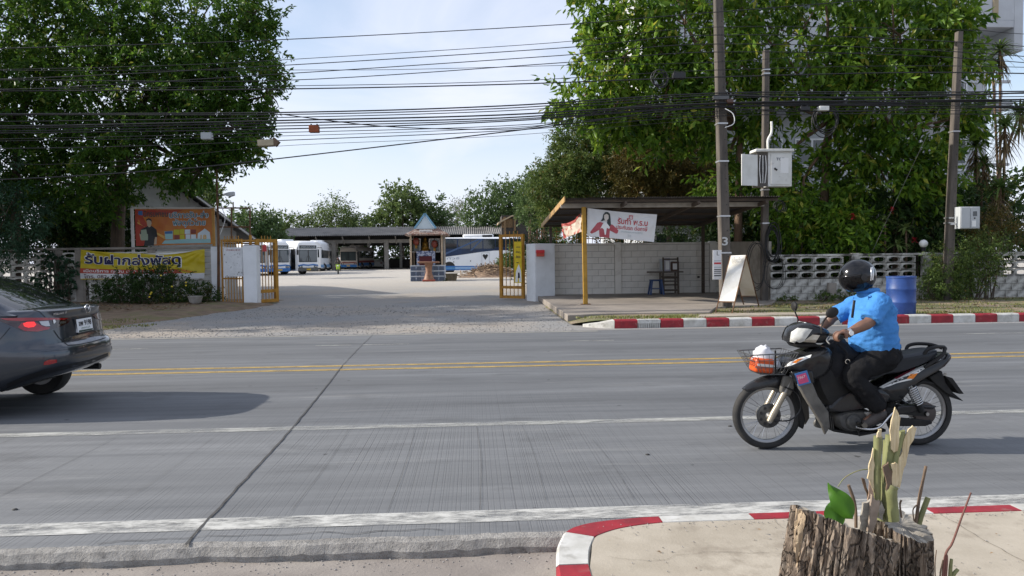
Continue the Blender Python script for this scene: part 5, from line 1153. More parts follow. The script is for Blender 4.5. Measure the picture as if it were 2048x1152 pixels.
# --- far trees
def fartree(px, py, Y, rpx, n, label, leaf, asp=(1, 1, 1), extra=(), Ln=0.5, per=14, spread=0.9, basey=None, name='yard_tree', holes=0.0, droop=0.3):
    blobs = [PB(px, py, Y, rpx, n, asp)]+[PB(px+a, py+b, Y+random.uniform(-2, 2), r, k) for a, b, r, k in extra]
    return tree(name, label, 'tree', (D(px, 500, Y).x, Y, yz(Y)), blobs, D(px, py+rpx*0.35, Y), 0.28, leaf, per, spread, Ln, wr=0.5, droop=droop, shell=0.35, group='trees beyond the yard', twig=0.05, holes=holes, hscale=0.3)
fartree(660, 440, 128, 34, 130, 'feathery pale green tree left of centre above the shed', L_FAR, (1.25, 1, .9), ((-30, 12, 20, 60), (36, 14, 24, 70), (10, -20, 22, 50), (60, 18, 22, 50)), 0.42, 22, 1.2, droop=0.5)
fartree(805, 420, 126, 44, 220, 'rounded bright green tree above the middle of the shed', L_FAR, (1, 1, .95), ((-32, 22, 26, 80), (34, 18, 30, 90), (0, -22, 26, 80), (-50, 35, 14, 30)), 0.62, 12, 1.0)
fartree(868, 432, 130, 34, 110, 'darker tree just behind the shrine gable', L_FAR2, (1, 1, 1), ((20, 16, 24, 60), (-10, 10, 22, 50)), 0.6, 12, 1.0)
fartree(915, 432, 150, 26, 70, 'thin pale grey tree far behind the right coach', L_PALE, (0.8, 1, 1), ((12, -14, 14, 24), (-12, 6, 14, 24)), 0.4, 16, 1.2)
fartree(572, 450, 128, 26, 90, 'small light green tree above the buses', L_FAR, (1.2, 1, .8), ((18, 6, 16, 30), (-22, 8, 14, 30)), 0.5)
fartree(515, 455, 85, 32, 190, 'dark bushy tree behind the left gate', L_FAR2, (1.1, 1, 1), ((26, 10, 22, 90), (-36, -4, 26, 90), (40, 26, 14, 50)), 0.4, 14, 0.7)
fartree(400, 385, 62, 26, 80, 'light green treetop above the gable house', L_FAR, (1, 1, .8), ((22, 10, 16, 40),), 0.35, 12, 0.6)
fartree(1000, 420, 112, 60, 300, 'wide spreading dark rain tree right of the shrine', L_FAR2, (1.2, 1, .7), ((-40, 24, 34, 120), (50, -12, 44, 160), (20, -30, 34, 100), (70, 20, 40, 120), (0, 30, 36, 120)), 0.5, 14, 1.0, name='rain_tree')
fartree(1090, 390, 70, 50, 240, 'green tree rising between the rain tree and the shelter', L_FAR2, (1, 1, 1), ((-22, 34, 30, 110), (26, -10, 30, 110), (30, 40, 30, 100), (-6, -30, 24, 70)), 0.3, 16, 0.6)
fartree(720, 448, 150, 26, 60, 'hazy low tree between the two tall yard trees', L_FAR, (1.4, 1, .6), ((24, 0, 18, 30),), 0.6)
fartree(1160, 420, 62, 40, 160, 'dark tree behind the shelter barge board', L_FAR2, (1.2, 1, 1), ((30, 10, 34, 120), (70, 10, 30, 100)), 0.3, 16, 0.6)
for k in range(10):
    pxk = 470+k*66; nth = ('first', 'second', 'third', 'fourth', 'fifth', 'sixth', 'seventh', 'eighth', 'ninth', 'last')[k]; fartree(pxk, 492, 132, 34, 90, None, L_FAR2, (1.6, 1, .7), (), 0.8, 12, 1.6, name='backdrop_tree')['label'] = 'low dark tree behind the bus shed, '+nth+' from the left'
shrub('yard_weeds', 'tall green weeds growing by the debris pile', 'weeds', (D(1018, 545, 62).x, 62, yz(62)), [PB(1018, 525, 62, 14, 50), PB(1030, 515, 62, 16, 50), PB(1048, 520, 60, 14, 40), PB(1008, 535, 61, 10, 26)], L_FAR, 14, 0.3, 0.25)
# debris pile
dbp = thing('debris_pile', 'heap of brushwood and rubble in front of the white coach', 'debris', (D(975, 552, 58).x, 58, yz(58)))
m_ = MB().grid(lambda u, v: ((u-0.5)*6.4, (v-0.5)*3.4, 0.95*math.exp(-((u-0.56)*3.4)**2-((v-0.5)*3.6)**2)+0.16*noise.noise(Vector((u*9, v*7, 0)))-0.12), 40, 24); m_.build('rubble', M('rubble', (0.30, 0.21, 0.14), (0.16, 0.11, 0.08), rough=0.95, scale=3, bump=1, bscale=9), dbp, smooth=180)
m_ = MB()
for k in range(220):
    u = random.gauss(0.54, 0.16); v = random.gauss(0.5, 0.14); z = 0.95*math.exp(-((u-0.56)*3.4)**2-((v-0.5)*3.6)**2); c_ = Vector(((u-0.5)*6.4, (v-0.5)*3.4, z)); d = Vector((random.gauss(0, 1), random.gauss(0, 1), random.gauss(0, .4))).normalized()*random.uniform(.2, .6)
    m_.tube([c_-d, c_+d], 0.022, 4)
o = m_.build('brushwood', M('brush', (0.25, 0.18, 0.12), rough=0.9, island=0.5), dbp, fix=False); o['kind'] = 'stuff'

# ================================================================ SHRINE
sh_y = 50.5; sbase = G(852, 563, yz(50)); SX = sbase.x
shr = thing('shrine', 'small tiled shrine with pale triangular gable in the yard', 'shrine', (SX, sh_y, yz(sh_y)))
def q_(px, py, dy=0.0): p = D(px, py, sh_y+dy); return Vector((p.x-SX, dy, p.z-yz(sh_y)))
xL = q_(820, 500).x; xR = q_(888, 500).x; ez_ = q_(850, 468).z; gz = q_(850, 427).z
TILEB = M('blue_tile', '#7f93ad', '#5a6c88', rough=0.35, scale=6, c3='#c3cbd6', scale3=8, lo3=0.58, hi3=0.62); TILEW = M('white_tile_band', '#c6cfd8', rough=0.4); BEIGE = M('shrine_post_paint', '#bfae98', '#9e8d78', rough=0.7, scale=5); MAROON = M('maroon_panel', '#571a24', rough=0.6)
for k in range(3):
    z0_ = k*0.36
    MB().bx(xL, xR, 0.0+k*0.03, 2.6, z0_, z0_+0.30).build('plinth_course', TILEB, shr)
    MB().bx(xL-0.02, xR+0.02, -0.02+k*0.03, 2.62, z0_+0.303, z0_+0.36).build('plinth_band', TILEW, shr)
    for i in range(6):
        if i in (2, 3): continue
        xc = xL+(xR-xL)*(i+0.5)/6; MB().prism([(xc-0.17, z0_+0.03), (xc+0.17, z0_+0.03), (xc+0.13, z0_+0.27), (xc-0.13, z0_+0.27)], -0.02+k*0.03, -0.002+k*0.03, 'Y').build('plinth_tile', M('grey_tile', '#4c5970', rough=0.35), shr)
for x_ in (xL+0.05, xR-0.15): MB().bx(x_-0.06, x_+0.06, 0.10, 0.22, 1.083 if x_ > 0 else 0.0, ez_).build('post', BEIGE, shr, bevel=0.01)
for x_ in (xL+0.05, xR-0.05): MB().bx(x_-0.06, x_+0.06, 2.4, 2.52, 1.083, ez_).build('post', BEIGE, shr)
MB().bx(xL+0.1, xR-0.1, 2.3, 2.4, 1.083, ez_).build('back_wall', M('shrine_back', (0.09, 0.085, 0.08), rough=0.8), shr)
for x_ in (xL+0.02, xR-0.06): MB().bx(x_, x_+0.04, 0.23, 2.3, 1.083, ez_-.02).build('side_panel', M('shrine_side', (0.20, 0.185, 0.165), rough=0.8), shr)
def mir(a): return [(-p[0], p[1]) for p in a]
for i, (pa, pb_) in enumerate((((820, 505), (841, 477)), ((858, 505), (880, 477)))):
    a_ = q_(*pa, 0.9); b_2 = q_(*pb_, 0.9); wn = MB().bx(a_.x, b_2.x, 0.9, 0.95, a_.z, b_2.z).build('window', FRAME_W, shr)
    MB().bx(a_.x+0.07, b_2.x-0.07, 0.88, 0.897, a_.z+0.07, b_2.z-0.07).build('pane', M('green_glass', (0.05, 0.07, 0.055), rough=0.1), wn)
# altar: maroon cloth front framed by patterned tiles
a_ = q_(839, 543, 0.5); b_2 = q_(864, 512, 0.5)
MB().bx(a_.x, b_2.x, 0.5, 1.6, 1.083, b_2.z).build('altar', MAROON, shr)
for s0_, s1_ in ((q_(833, 510, .45).x, a_.x-0.003), (b_2.x+0.003, q_(870, 510, .45).x)): MB().bx(s0_, s1_, 0.45, 1.6, 1.083, b_2.z+0.35).build('altar_side', M('patterned_tile', '#3f4f78', '#aab4c8', rough=0.4, scale=7, lo=0.47, hi=0.53), shr)
MB().bx(a_.x, b_2.x, 0.45, 1.6, b_2.z+0.003, b_2.z+0.35).build('altar_top', MATS['patterned_tile'], shr)
# shelf of offerings on the left
for k in range(4): z_ = 1.15+k*0.42; MB().bx(xL+0.25, q_(832, 510, .45).x-0.02, 0.55, 0.95, z_, z_+0.03).build('shelf', M('shelf_brown', '#4a2a20', rough=0.6), shr)
# roof: shallow hip of rusty tiles with gable front
RT_ = M('rusty_tiles', '#6b3f30', '#8d8078', rough=0.8, scale=7, c3='#b9b2a8', scale3=9, lo3=0.56, hi3=0.62)
ov = 0.32
mb = MB(); A = [(xL-ov, -0.25, ez_), (xR+ov, -0.25, ez_), (xR+ov, 2.9, ez_), (xL-ov, 2.9, ez_)]; zt2 = q_(850, 456).z; Bq = [(xL+0.45, 0.3, zt2), (xR-0.45, 0.3, zt2), (xR-0.45, 2.3, zt2), (xL+0.45, 2.3, zt2)]
mb.add(A+Bq+[(x_, y_, z_-0.09) for x_, y_, z_ in A], [(0, 1, 5, 4), (1, 2, 6, 5), (2, 3, 7, 6), (3, 0, 4, 7), (4, 5, 6, 7), (8, 9, 1, 0), (9, 10, 2, 1), (10, 11, 3, 2), (11, 8, 0, 3), (11, 10, 9, 8)]); mb.build('roof', RT_, shr)
ga = q_(829, 456, 0.2); gb = q_(872, 456, 0.2); gt_ = q_(850, 427, 0.2)
MB().prism([(ga.x+0.1, zt2-0.05), (gb.x-0.1, zt2-0.05), (gt_.x, gt_.z-0.15)], 0.2, 1.9, 'Y').build('gable', M('gable_white', '#c3d2dc', rough=0.6), shr)
for e_ in (ga, gb): MB().bar((e_.x, 0.16, zt2-0.02), (gt_.x+(0.03 if e_ is ga else -0.03)*0, 0.16, gt_.z), 0.13, 0.10, up=(0, 1, 0)).build('barge_board', M('pale_blue_trim', '#6f9dba', rough=0.5), shr)
MB().bx(ga.x+0.35, gb.x-0.25, -0.10, -0.05, zt2-0.42, zt2-0.12).build('roof_sign', wp, shr); lettering('ศาลพระภูมิ', shr, M('sign_rust', '#7a3a2a', rough=0.5), flat_fn((ga.x+0.4, -0.104, zt2-0.38), (gb.x-ga.x-0.7, 0, 0), (0, 0, 0.22)), 0, 1, 0, 1, off=0.003)
# statue, lanterns, pedestal, garland
stt = thing('gold_statue', 'small gilded seated figure on the shrine altar', 'statue', (SX+q_(851, 512, .9).x, sh_y+0.85, yz(sh_y)+b_2.z+0.353))
GOLD = M('gilding', '#8d6a1f', '#5c4212', rough=0.35, metal=0.6, scale=6)
MB().lathe([(0.34, 0), (0.36, 0.08), (0.28, 0.14)], 16).build('base', GOLD, stt, smooth=40)
MB().tube([(0, 0, .14), (0, 0, .30), (0, 0, .48), (0, 0, .60), (0, 0, .66), (0, 0, .78), (0, 0, .90), (0, 0, 1.0)], [.30, .24, .20, .22, .09, .12, .10, .02], 14).build('figure', GOLD, stt, smooth=180)
LANT = M('red_lantern', '#7a3426', '#5c261c', rough=0.5, scale=4)
for i, (px, py) in enumerate(((832, 483), (869, 488))):
    p = q_(px, py, 0.4); ln = thing('lantern', ['red lantern hanging at the left in the shrine', 'red lantern hanging at the right in the shrine'][i], 'lantern', (SX+p.x, sh_y+0.4, yz(sh_y)+p.z), 0, 'shrine lanterns')
    MB().lathe([(0.08, -0.26), (0.19, -0.17), (0.23, 0), (0.19, 0.17), (0.08, 0.26)], 14).build('paper_body', LANT, ln, smooth=180); MB().tube([(0, 0, 0.25), (0, 0, ez_-p.z-0.02)], 0.01, 4).build('cord', bk, ln)
    for k in range(5): MB().tube([(0.03*(k-2), 0, -0.26), (0.03*(k-2), 0, -0.48)], 0.01, 4).build('tassel', M('tassel_gold', '#b3862a', rough=0.5), ln)
ped = thing('stone_pedestal', 'orange waisted pedestal table in front of the shrine', 'pedestal', (SX+q_(858, 560, -.5).x, sh_y-0.55, yz(sh_y)))
PEDM = M('terracotta_paint', '#8f6a52', '#7a5644', rough=0.6, scale=5)
MB().bx(-0.72, 0.72, -0.4, 0.4, 1.22, 1.34).build('top', PEDM, ped, bevel=0.03)
MB().lathe([(0.36, 0.12), (0.30, 0.3), (0.20, 0.65), (0.24, 1.0), (0.30, 1.217)], 10).build('stem', PEDM, ped, smooth=40); MB().bx(-0.42, 0.42, -0.36, 0.36, 0, 0.12).build('base', M('pedestal_base', '#97483a', rough=0.6), ped, bevel=0.02)
tr_ = thing('planter', 'dark planter box beside the shrine', 'planter', (SX+q_(903, 560).x, sh_y+0.2, yz(sh_y)))
MB().prism([(-0.32, 0), (0.32, 0), (0.42, 0.5), (-0.42, 0.5)], -0.3, 0.3, 'Y').build('box', M('planter_brown', (0.07, 0.055, 0.04), (0.12, 0.1, 0.06), rough=0.8, scale=5), tr_)
V, F = strap(30, (-0.35, -0.2, 0.05), 0.4, 0, 1.2, 0.1, 0.5); obj('leaves', np_mesh('l', V, F), L_FAR2, tr_)

# ================================================================ BUSES AND YARD VEHICLES
TYRE = M('tyre_rubber', (0.018, 0.018, 0.018), (0.035, 0.033, 0.03), rough=0.85, scale=9); CHROME = M('chrome', (0.6, 0.6, 0.6), rough=0.2, metal=1.0)
BUSW = M('bus_white', (0.84, 0.85, 0.86), (0.78, 0.79, 0.80), rough=0.35, scale=1.0); BUSB = M('bus_blue', '#2f6fb4', rough=0.35); BUSLB = M('bus_light_blue', '#7fb0dc', rough=0.35); BLK = M('black_trim', (0.012, 0.012, 0.013), rough=0.5); TINT = M('tinted_glass', (0.018, 0.026, 0.032), rough=0.05, spec=0.9); LAMPW = M('lamp_lens', (0.7, 0.7, 0.68), rough=0.15); LAMPR = M('lamp_red', '#8a1418', rough=0.25); PLATEY = M('plate_yellow', '#d2a91c', rough=0.5)
def wheel(par, c_, r, wd, side=-1, rim=None):
    wq = MB().lathe([(r*0.60, -wd/2), (r*0.93, -wd/2), (r, -wd*0.32), (r, wd*0.32), (r*0.93, wd/2), (r*0.60, wd/2), (r*0.60, -wd/2)], 28, c_, 'Y', cap=False).build('wheel', TYRE, par, smooth=35)
    MB().lathe([(0.02, side*wd*0.30), (r*0.22, side*wd*0.42), (r*0.30, side*wd*0.30), (r*0.55, side*wd*0.38), (r*0.615, side*wd*0.49), (r*0.60, -side*wd*0.4)], 24, c_, 'Y').build('rim', rim or M('steel_rim', (0.45, 0.45, 0.45), rough=0.35, metal=0.8), wq, smooth=40)
    return wq
def bus(name, label, base, rz, L_=11.5, W_=2.5, H_=3.4, body=BUSW, glass=TINT, front=None, side=None, roof_rail=True, sign=True, gap=0.35, letter=None, group='buses in the yard', accent=BUSB):
    """x forward = front at x=0 facing -Y local; body runs to +Y. local: front face at y=0"""
    t = thing(name, label, 'bus', base, rz, group)
    # body shell: rounded section lofted from front to back
    def ring(y_, k, zt_, zb):
        w_ = W_/2*k; r_ = 0.22
        pts = [(-w_, zb), (w_, zb), (w_, zb+0.3), (w_*1.0, zt_-0.5), (w_-0.06, zt_-r_), (w_-0.28, zt_-0.03), (w_*0.4, zt_), (-w_*0.4, zt_), (-(w_-0.28), zt_-0.03), (-(w_-0.06), zt_-r_), (-w_, zt_-0.5), (-w_, zb+0.3)]
        return [(x_, y_, z_) for x_, z_ in pts]
    MB().loft([ring(0.0, 0.95, H_-0.35, gap+0.15), ring(0.06, 0.985, H_-0.18, gap), ring(0.35, 1.0, H_-0.02, gap), ring(0.9, 1.0, H_, gap), ring(L_-0.3, 1.0, H_, gap), ring(L_, 0.97, H_-0.15, gap+0.1)]).build('body', body, t, smooth=38)
    # windscreen, two panes
    ws = MB().bx(-W_*0.45, W_*0.45, -0.03, 0.1, 1.25, 2.55).build('windscreen', BLK, t, bevel=0.05)
    for s in (-1, 1): MB().bx(s*W_*0.225-W_*0.205, s*W_*0.225+W_*0.205, -0.045, -0.033, 1.33, 2.47).build('pane', M('windscreen_glass', (0.07, 0.09, 0.10), rough=0.06, spec=0.9), ws)
    for s in (-1, 1): MB().tube([(s*0.3, -0.06, 1.33), (s*0.1, -0.06, 1.9)], 0.015, 4).build('wiper', BLK, ws)
    if sign:
        sg = MB().bx(-W_*0.42, W_*0.42, -0.015, 0.12, 2.62, 2.98).build('destination_box', BLK, t, bevel=0.03)
        lettering(letter or 'กรุงเทพ', sg, M('sign_text_pale', '#b9c4cc', rough=0.5), flat_fn((-W_*0.36, -0.016, 2.66), (W_*0.72, 0, 0), (0, 0, 0.27)), 0, 1, 0, 1, off=0.006)
    MB().bx(-W_*0.485, W_*0.485, -0.06, 0.12, gap-0.02, gap+0.34).build('bumper', accent if front is None else front, t, bevel=0.05)
    MB().prism([(-W_*0.48, 0.80), (-W_*0.25, 0.92), (0, 0.86), (W_*0.25, 0.92), (W_*0.48, 0.80), (W_*0.48, 0.97), (W_*0.25, 1.06), (0, 1.0), (-W_*0.25, 1.06), (-W_*0.48, 0.97)], -0.035, 0.1, 'Y').build('front_band', accent, t)
    for s in (-1, 1):
        hl = MB().box((s*W_*0.36, -0.02, 0.80), (0.42, 0.1, 0.18)).build('headlight', BLK, t, bevel=0.03)
        for k in (-1, 1): MB().ball((s*W_*0.36+k*0.10, -0.06, 0.80), (0.075, 0.03, 0.07), 10, 6).build('lens', LAMPW, hl, smooth=180)
        mr = MB().tube([(s*W_*0.46, 0.05, 2.75), (s*W_*0.60, -0.30, 2.72), (s*W_*0.60, -0.34, 2.5)], 0.03, 6).build('mirror', BLK, t); MB().bx(s*W_*0.60-0.10, s*W_*0.60+0.10, -0.40, -0.32, 2.0, 2.5).build('mirror_head', BLK, mr, bevel=0.03)
    MB().bx(-0.24, 0.24, -0.075, -0.062, gap+0.08, gap+0.24).build('plate', PLATEY, t)
    for s in (-1, 1):
        nwin = 7; y0_ = 1.3; dy = (L_-1.9)/nwin
        for i in range(nwin):
            MB().bx(s*(W_/2)-0.012+ (0 if s < 0 else 0.0), s*(W_/2)+0.012, y0_+i*dy+0.04, y0_+(i+1)*dy-0.04, 1.62, 2.62).build('side_window', glass, t)
        for z0_, z1_, m_ in (side or [(0.45, 0.85, accent)]): MB().bx(s*(W_/2)-0.006, s*(W_/2)+0.008, 0.5, L_-0.1, z0_, z1_).build('side_stripe', m_, t)
        dr = MB().bx(s*(W_/2)-0.01, s*(W_/2)+0.016, 0.42, 1.15, 0.5, 2.6).build('door', BLK, t); MB().bx(s*(W_/2)-0.01, s*(W_/2)+0.02, 0.5, 1.07, 1.2, 2.5).build('door_pane', glass, dr)
        for y_ in (2.6, L_-3.0): wheel(t, (s*(W_/2-0.17), y_, 0.5), 0.5, 0.3, s)
        for y_ in (2.6, L_-3.0): MB().lathe([(0.58, -0.004), (0.58, 0.012)], 20, (s*(W_/2)-0.0, y_, 0.5), 'X').build('wheel_arch', BLK, t)
    MB().bx(-W_*0.3, W_*0.3, 3.5, 6.2, H_-0.02, H_+0.22).build('air_conditioner', body, t, bevel=0.08)
    MB().bx(-W_*0.42, W_*0.42, L_-0.02, L_+0.02, 1.7, 2.7).build('rear_window', TINT, t, bevel=0.03)
    return t
def at_g(px, Y): return (GX(px, Y, yz(Y)), Y, yz(Y))
bus('parked_bus', 'white bus with pale blue brow half hidden by the left gate', at_g(560, 75), R_(50), 11.5, 2.5, 3.45, letter='ปรับอากาศ', accent=BUSB, side=[(0.45, 0.95, BUSB), (2.75, 3.05, BUSLB)])
bus('parked_bus', 'white bus with dark windscreen facing the shrine', at_g(617, 77), R_(48), 11.5, 2.5, 3.45, letter='สุพรรณบุรี', side=[(0.45, 0.85, BUSB)], front=M('grey_bumper', (0.10, 0.10, 0.10), rough=0.5))
bus('parked_bus', 'white bus at the left behind the gate pillar', at_g(512, 73), R_(50), 11.5, 2.5, 3.4, letter='รถทัวร์', side=[(0.45, 0.8, BUSB)])
bus('parked_bus', 'tall white bus behind the other parked buses', at_g(646, 104), R_(184), 11.5, 2.5, 3.75, sign=False, side=[(0.45, 0.8, BUSLB)])
bus('old_bus', 'old red and blue bus parked inside the shed', at_g(697, 107), R_(-6), 10.5, 2.5, 3.3, body=M('old_bus_cream', (0.50, 0.46, 0.42), rough=0.5), side=[(0.5, 0.9, BUSB), (0.95, 1.25, M('old_bus_red', '#8a2f2c', rough=0.5))], front=BUSB, accent=M('old_red', '#8a2f2c', rough=0.5), sign=False)

# the large coach seen from the side
cb = at_g(888, 76); cw = thing('touring_coach', 'large white coach with dark swept windows and heart emblem', 'bus', (0, 77, yz(77)), 0, 'buses in the yard')
ck = FPX/77.0
def cq(px, py): p = D(px, py, 76.0); return (p.x, p.z-yz(77))
x0c = cq(848, 500)[0]; x1c = cq(1052, 500)[0]; zc = lambda py: cq(940, py)[1]
zb_ = zc(541); ztp = zc(474)
def cring(x_, zt_, k=1.0, zb2=None):
    w_ = 1.27*k; zb2 = zb2 if zb2 is not None else zb_
    return [(x_, -w_+1.27, zb2), (x_, -w_+1.27, zt_-0.5), (x_, -w_+1.34, zt_-0.18), (x_, -w_+1.6, zt_), (x_, w_+0.95, zt_), (x_, w_+1.2, zt_-0.18), (x_, w_+1.27, zt_-0.5), (x_, w_+1.27, zb2)]
MB().loft([cring(x0c, ztp-0.5, .95, zb_+.2), cring(x0c+.15, ztp-.1, .99), cring(x0c+.6, ztp), cring(x1c-.5, ztp), cring(x1c-.1, ztp-.12, .99), cring(x1c, ztp-.5, .95, zb_+.2)]).build('body', M('coach_white', (0.80, 0.83, 0.87), (0.74, 0.77, 0.82), rough=0.3, scale=0.8), cw, smooth=38)
NAVYG = M('coach_dark_band', '#1b2a44', '#20365a', rough=0.2, scale=0.6)
def cp(pts, mat, name, off, parent=cw): return MB().prism([cq(*p) for p in pts][::-1], -off, 0.02, 'Y').build(name, mat, parent)
band = cp([(850, 476), (1046, 477), (1046, 492), (1030, 497), (1018, 500), (988, 501), (960, 504), (925, 509), (888, 514), (850, 519)], NAVYG, 'window_band', 0.012)
xs_ = [(852, 886), (888, 913), (916, 940), (942, 965), (967, 990), (992, 1010), (1013, 1044)]
for i, (a_, b_2) in enumerate(xs_): cp([(a_, 478), (b_2, 478), (b_2, 494 if a_ > 985 else 497), (a_, 494 if a_ > 985 else 497)], TINT, 'side_window', 0.022, band)
for pts in ([(887, 513), (893, 508), (965, 477), (957, 477), (889, 506)], [(940, 501), (944, 501), (966, 478), (962, 478)]): cp(pts, M('swoosh_blue', '#3f587e', rough=0.3), 'swoosh', 0.03, band)
for k in range(3): cp([(888, 532+k*3.2), (985, 532+k*3.2), (985, 534.4+k*3.2), (888, 534.4+k*3.2)], BUSB if k != 1 else M('sky_blue_stripe', '#5fa0d8', rough=0.35), 'stripe', 0.012)
hp = [(971, 520), (967, 514), (965.5, 511), (967, 508.5), (969.5, 508.5), (971, 510.5), (972.5, 508.5), (975, 508.5), (976.5, 511), (975, 514)]
cp(hp, BLK, 'heart_emblem', 0.02); 
for pts in ([(964, 506), (980, 506), (980, 524), (964, 524)],): 
    a_, b_2 = cq(964, 531), cq(979, 505)
    for seg_ in (((a_[0], a_[1]), (a_[0], b_2[1])), ((b_2[0], a_[1]), (b_2[0], b_2[1])), ((a_[0], b_2[1]), (b_2[0], b_2[1]))):
        MB().bar((seg_[0][0], -0.008, seg_[0][1]), (seg_[1][0], -0.008, seg_[1][1]), 0.02, 0.03, up=(0, 1, 0)).build('panel_seam', M('seam_grey', (0.3, 0.32, 0.35), rough=0.6), cw)
for px in (898, 1001): xx = cq(px, 535)[0]; wheel(cw, (xx, 0.14, 0.5), 0.52, 0.3, -1); MB().lathe([(0.62, -0.006), (0.62, 0.012)], 24, (xx, 0, 0.5), 'Y').build('wheel_arch', BLK, cw)
for (px, py) in ((907, 524), (941, 522), (962, 528), (983, 526)): p = cq(px, py); MB().lathe([(0.06, -0.03), (0.06, 0.02)], 10, (p[0], 0, p[1]), 'Y').build('marker_light', BLK, cw)
a_, b_2 = cq(925, 474), cq(988, 467); MB().bx(a_[0], b_2[0], 0.5, 2.0, ztp-0.05, b_2[1]).build('air_conditioner', BUSW, cw, bevel=0.15)
MB().bx(cq(965, 470)[0], cq(985, 470)[0], 0.47, 0.497, cq(970, 473)[1], cq(970, 469)[1]).build('vent', BLK, cw)
lettering('ทัวร์', cw, M('print_gray_blue', '#8b9bb0', rough=0.5), lambda u, v, off=0: Vector((cq(893, 515)[0]+u*1.3, -0.012, cq(893, 519)[1]+v*0.25)), 0, 1, 0, 1)

# white car in the shed
wc = thing('white_car', 'small white car parked inside the bus shed', 'car', at_g(754, 119), 0)
MB().loft([[(-.85*k, y_, zb2), (.85*k, y_, zb2), (.88*k, y_, .75*zk), (.80*k, y_, zt_), (-.80*k, y_, zt_), (-.88*k, y_, .75*zk)] for y_, k, zb2, zk, zt_ in ((0, .9, .35, .9, .85), (.15, 1, .25, 1, 1.0), (.9, 1, .22, 1, 1.05), (3.8, 1, .22, 1, .95), (4.2, .9, .3, .9, .8))]).build('body', BUSW, wc, smooth=40)
MB().loft([[(-.74, .55, 1.0), (.74, .55, 1.0), (.7, .6, 1.02), (-.7, .6, 1.02)], [(-.66, 1.2, 1.0), (.66, 1.2, 1.0), (.56, 1.2, 1.42), (-.56, 1.2, 1.42)], [(-.68, 2.4, 1.0), (.68, 2.4, 1.0), (.56, 2.4, 1.45), (-.56, 2.4, 1.45)], [(-.72, 3.2, .98), (.72, 3.2, .98), (.68, 3.2, 1.0), (-.68, 3.2, 1.0)]]).build('cabin', BUSW, wc, smooth=40)
MB().loft([[(-.60, .72, 1.08), (.60, .72, 1.08)], [(-.5, 1.12, 1.36), (.5, 1.12, 1.36)]], closed=False, cap=False).build('rear_window', TINT, wc)
for s in (-1, 1):
    MB().box((s*.66, -.02, .82), (.3, .08, .16)).build('tail_light', LAMPR, wc, bevel=.02)
    for y_ in (.75, 3.4): wheel(wc, (s*.75, y_, .31), .31, .2, s)
MB().bx(-.24, .24, -.03, 0, .6, .72).build('plate', wp, wc)

# ================================================================ POLES, CABLES, BOXES
POLE = M('pole_concrete', (0.135, 0.115, 0.096), (0.075, 0.064, 0.054), rough=0.9, scale=3, stretch=(2, 2, 0.4), c3=(0.05, 0.045, 0.04), scale3=1.4, lo3=0.48, hi3=0.7, bump=0.5, bscale=25, bdist=0.01)
def pole(label, pb_, pt_, Y, w0, w1, ztop, holes=True):
    b0 = Vector((GX(pb_[0], Y, vz), Y, vz)); dirn = (D(pt_[0], pt_[1], Y)-b0); top = b0+dirn*((ztop-vz)/dirn.z)
    t = thing('utility_pole', label, 'pole', b0, 0, 'concrete utility poles'); d = top-b0
    P = [Vector((0, 0, -0.3)), d*0.5, d]; rings = []
    for k, (p, w_) in enumerate(zip(P, (w0, (w0+w1)/2, w1))):
        h = w_/2; c_ = h*0.82
        rings.append([p+Vector(q) for q in ((-h, -c_, 0), (-c_, -h, 0), (c_, -h, 0), (h, -c_, 0), (h, c_, 0), (c_, h, 0), (-c_, h, 0), (-h, c_, 0))])
    MB().loft(rings).build('shaft', POLE, t)
    if holes:
        n = int(d.length/0.35)
        for k in range(2, n):
            f = k/n; w_ = w0+(w1-w0)*f; p = d*f; MB().lathe([(0.016, -0.004), (0.016, 0.004)], 8, p+Vector((w_*0.18, -w_/2-0.002, 0)), 'Y').build('bolt_hole', BLK, t)
    return t, b0, d
P1, p1b, p1d = pole('tallest concrete utility pole beside the white folding sign', (1452, 616), (1436, 0), 19.9, 0.28, 0.20, 11.0)
P2, p2b, p2d = pole('concrete pole carrying the white open cabinet', (1528, 603), (1532, 102), 22.2, 0.205, 0.165, D(1532, 101, 22.2).z)
P3, p3b, p3d = pole('concrete pole carrying the grey meter box at the right', (1893, 600), (1918, 66), 21.7, 0.24, 0.17, D(1917, 64, 21.7).z)
BAND = M('steel_band', (0.5, 0.5, 0.5), rough=0.4, metal=0.8)
for par, b0, d, w_, pys, Y in ((P1, p1b, p1d, .245, (248, 323, 432, 505), 19.9), (P2, p2b, p2d, .185, (140, 148, 380, 447), 22.2), (P3, p3b, p3d, .21, (265, 440, 450), 21.7)):
    for py in pys:
        f = (D(1500, py, Y).z-b0.z)/d.z; p = d*f; m_ = MB(); h = w_/2+0.004+(0.02*(1-f))
        m_.bx(p.x-h, p.x+h, p.y-h, p.y+h, p.z-0.02, p.z+0.02).build('band', BAND, par)
# painted number on pole 1
num = lettering('3', P1, M('number_white', (0.5, 0.5, 0.48), rough=0.8), lambda u, v, off=0: D(1444+u*12, 491-v*17, 19.9-0.15)-p1b, 0, 1, 0, 1, bold=0.02)
# strap box hardware at cable height
t = thing('pole_bracket', 'dark clamp and bracket cluster on the tallest pole', 'bracket', D(1440, 196, 19.6))
MB().box((0.02, 0, 0), (0.42, 0.14, 0.10)).build('clamp', M('galv_dark', (0.12, 0.12, 0.12), rough=0.6, metal=0.5), t, bevel=0.01); MB().box((0.25, -0.05, -0.1), (0.18, 0.12, 0.12)).build('insulator', M('brown_insulator', '#4a2f22', rough=0.3), t, bevel=0.03)
MB().tube(catmull([(0.1, -.1, -0.3), (0.3, -.15, -0.45), (0.32, -.15, -0.7), (0.1, -.1, -0.8)], 6), 0.012, 6).build('loop', wp, t)

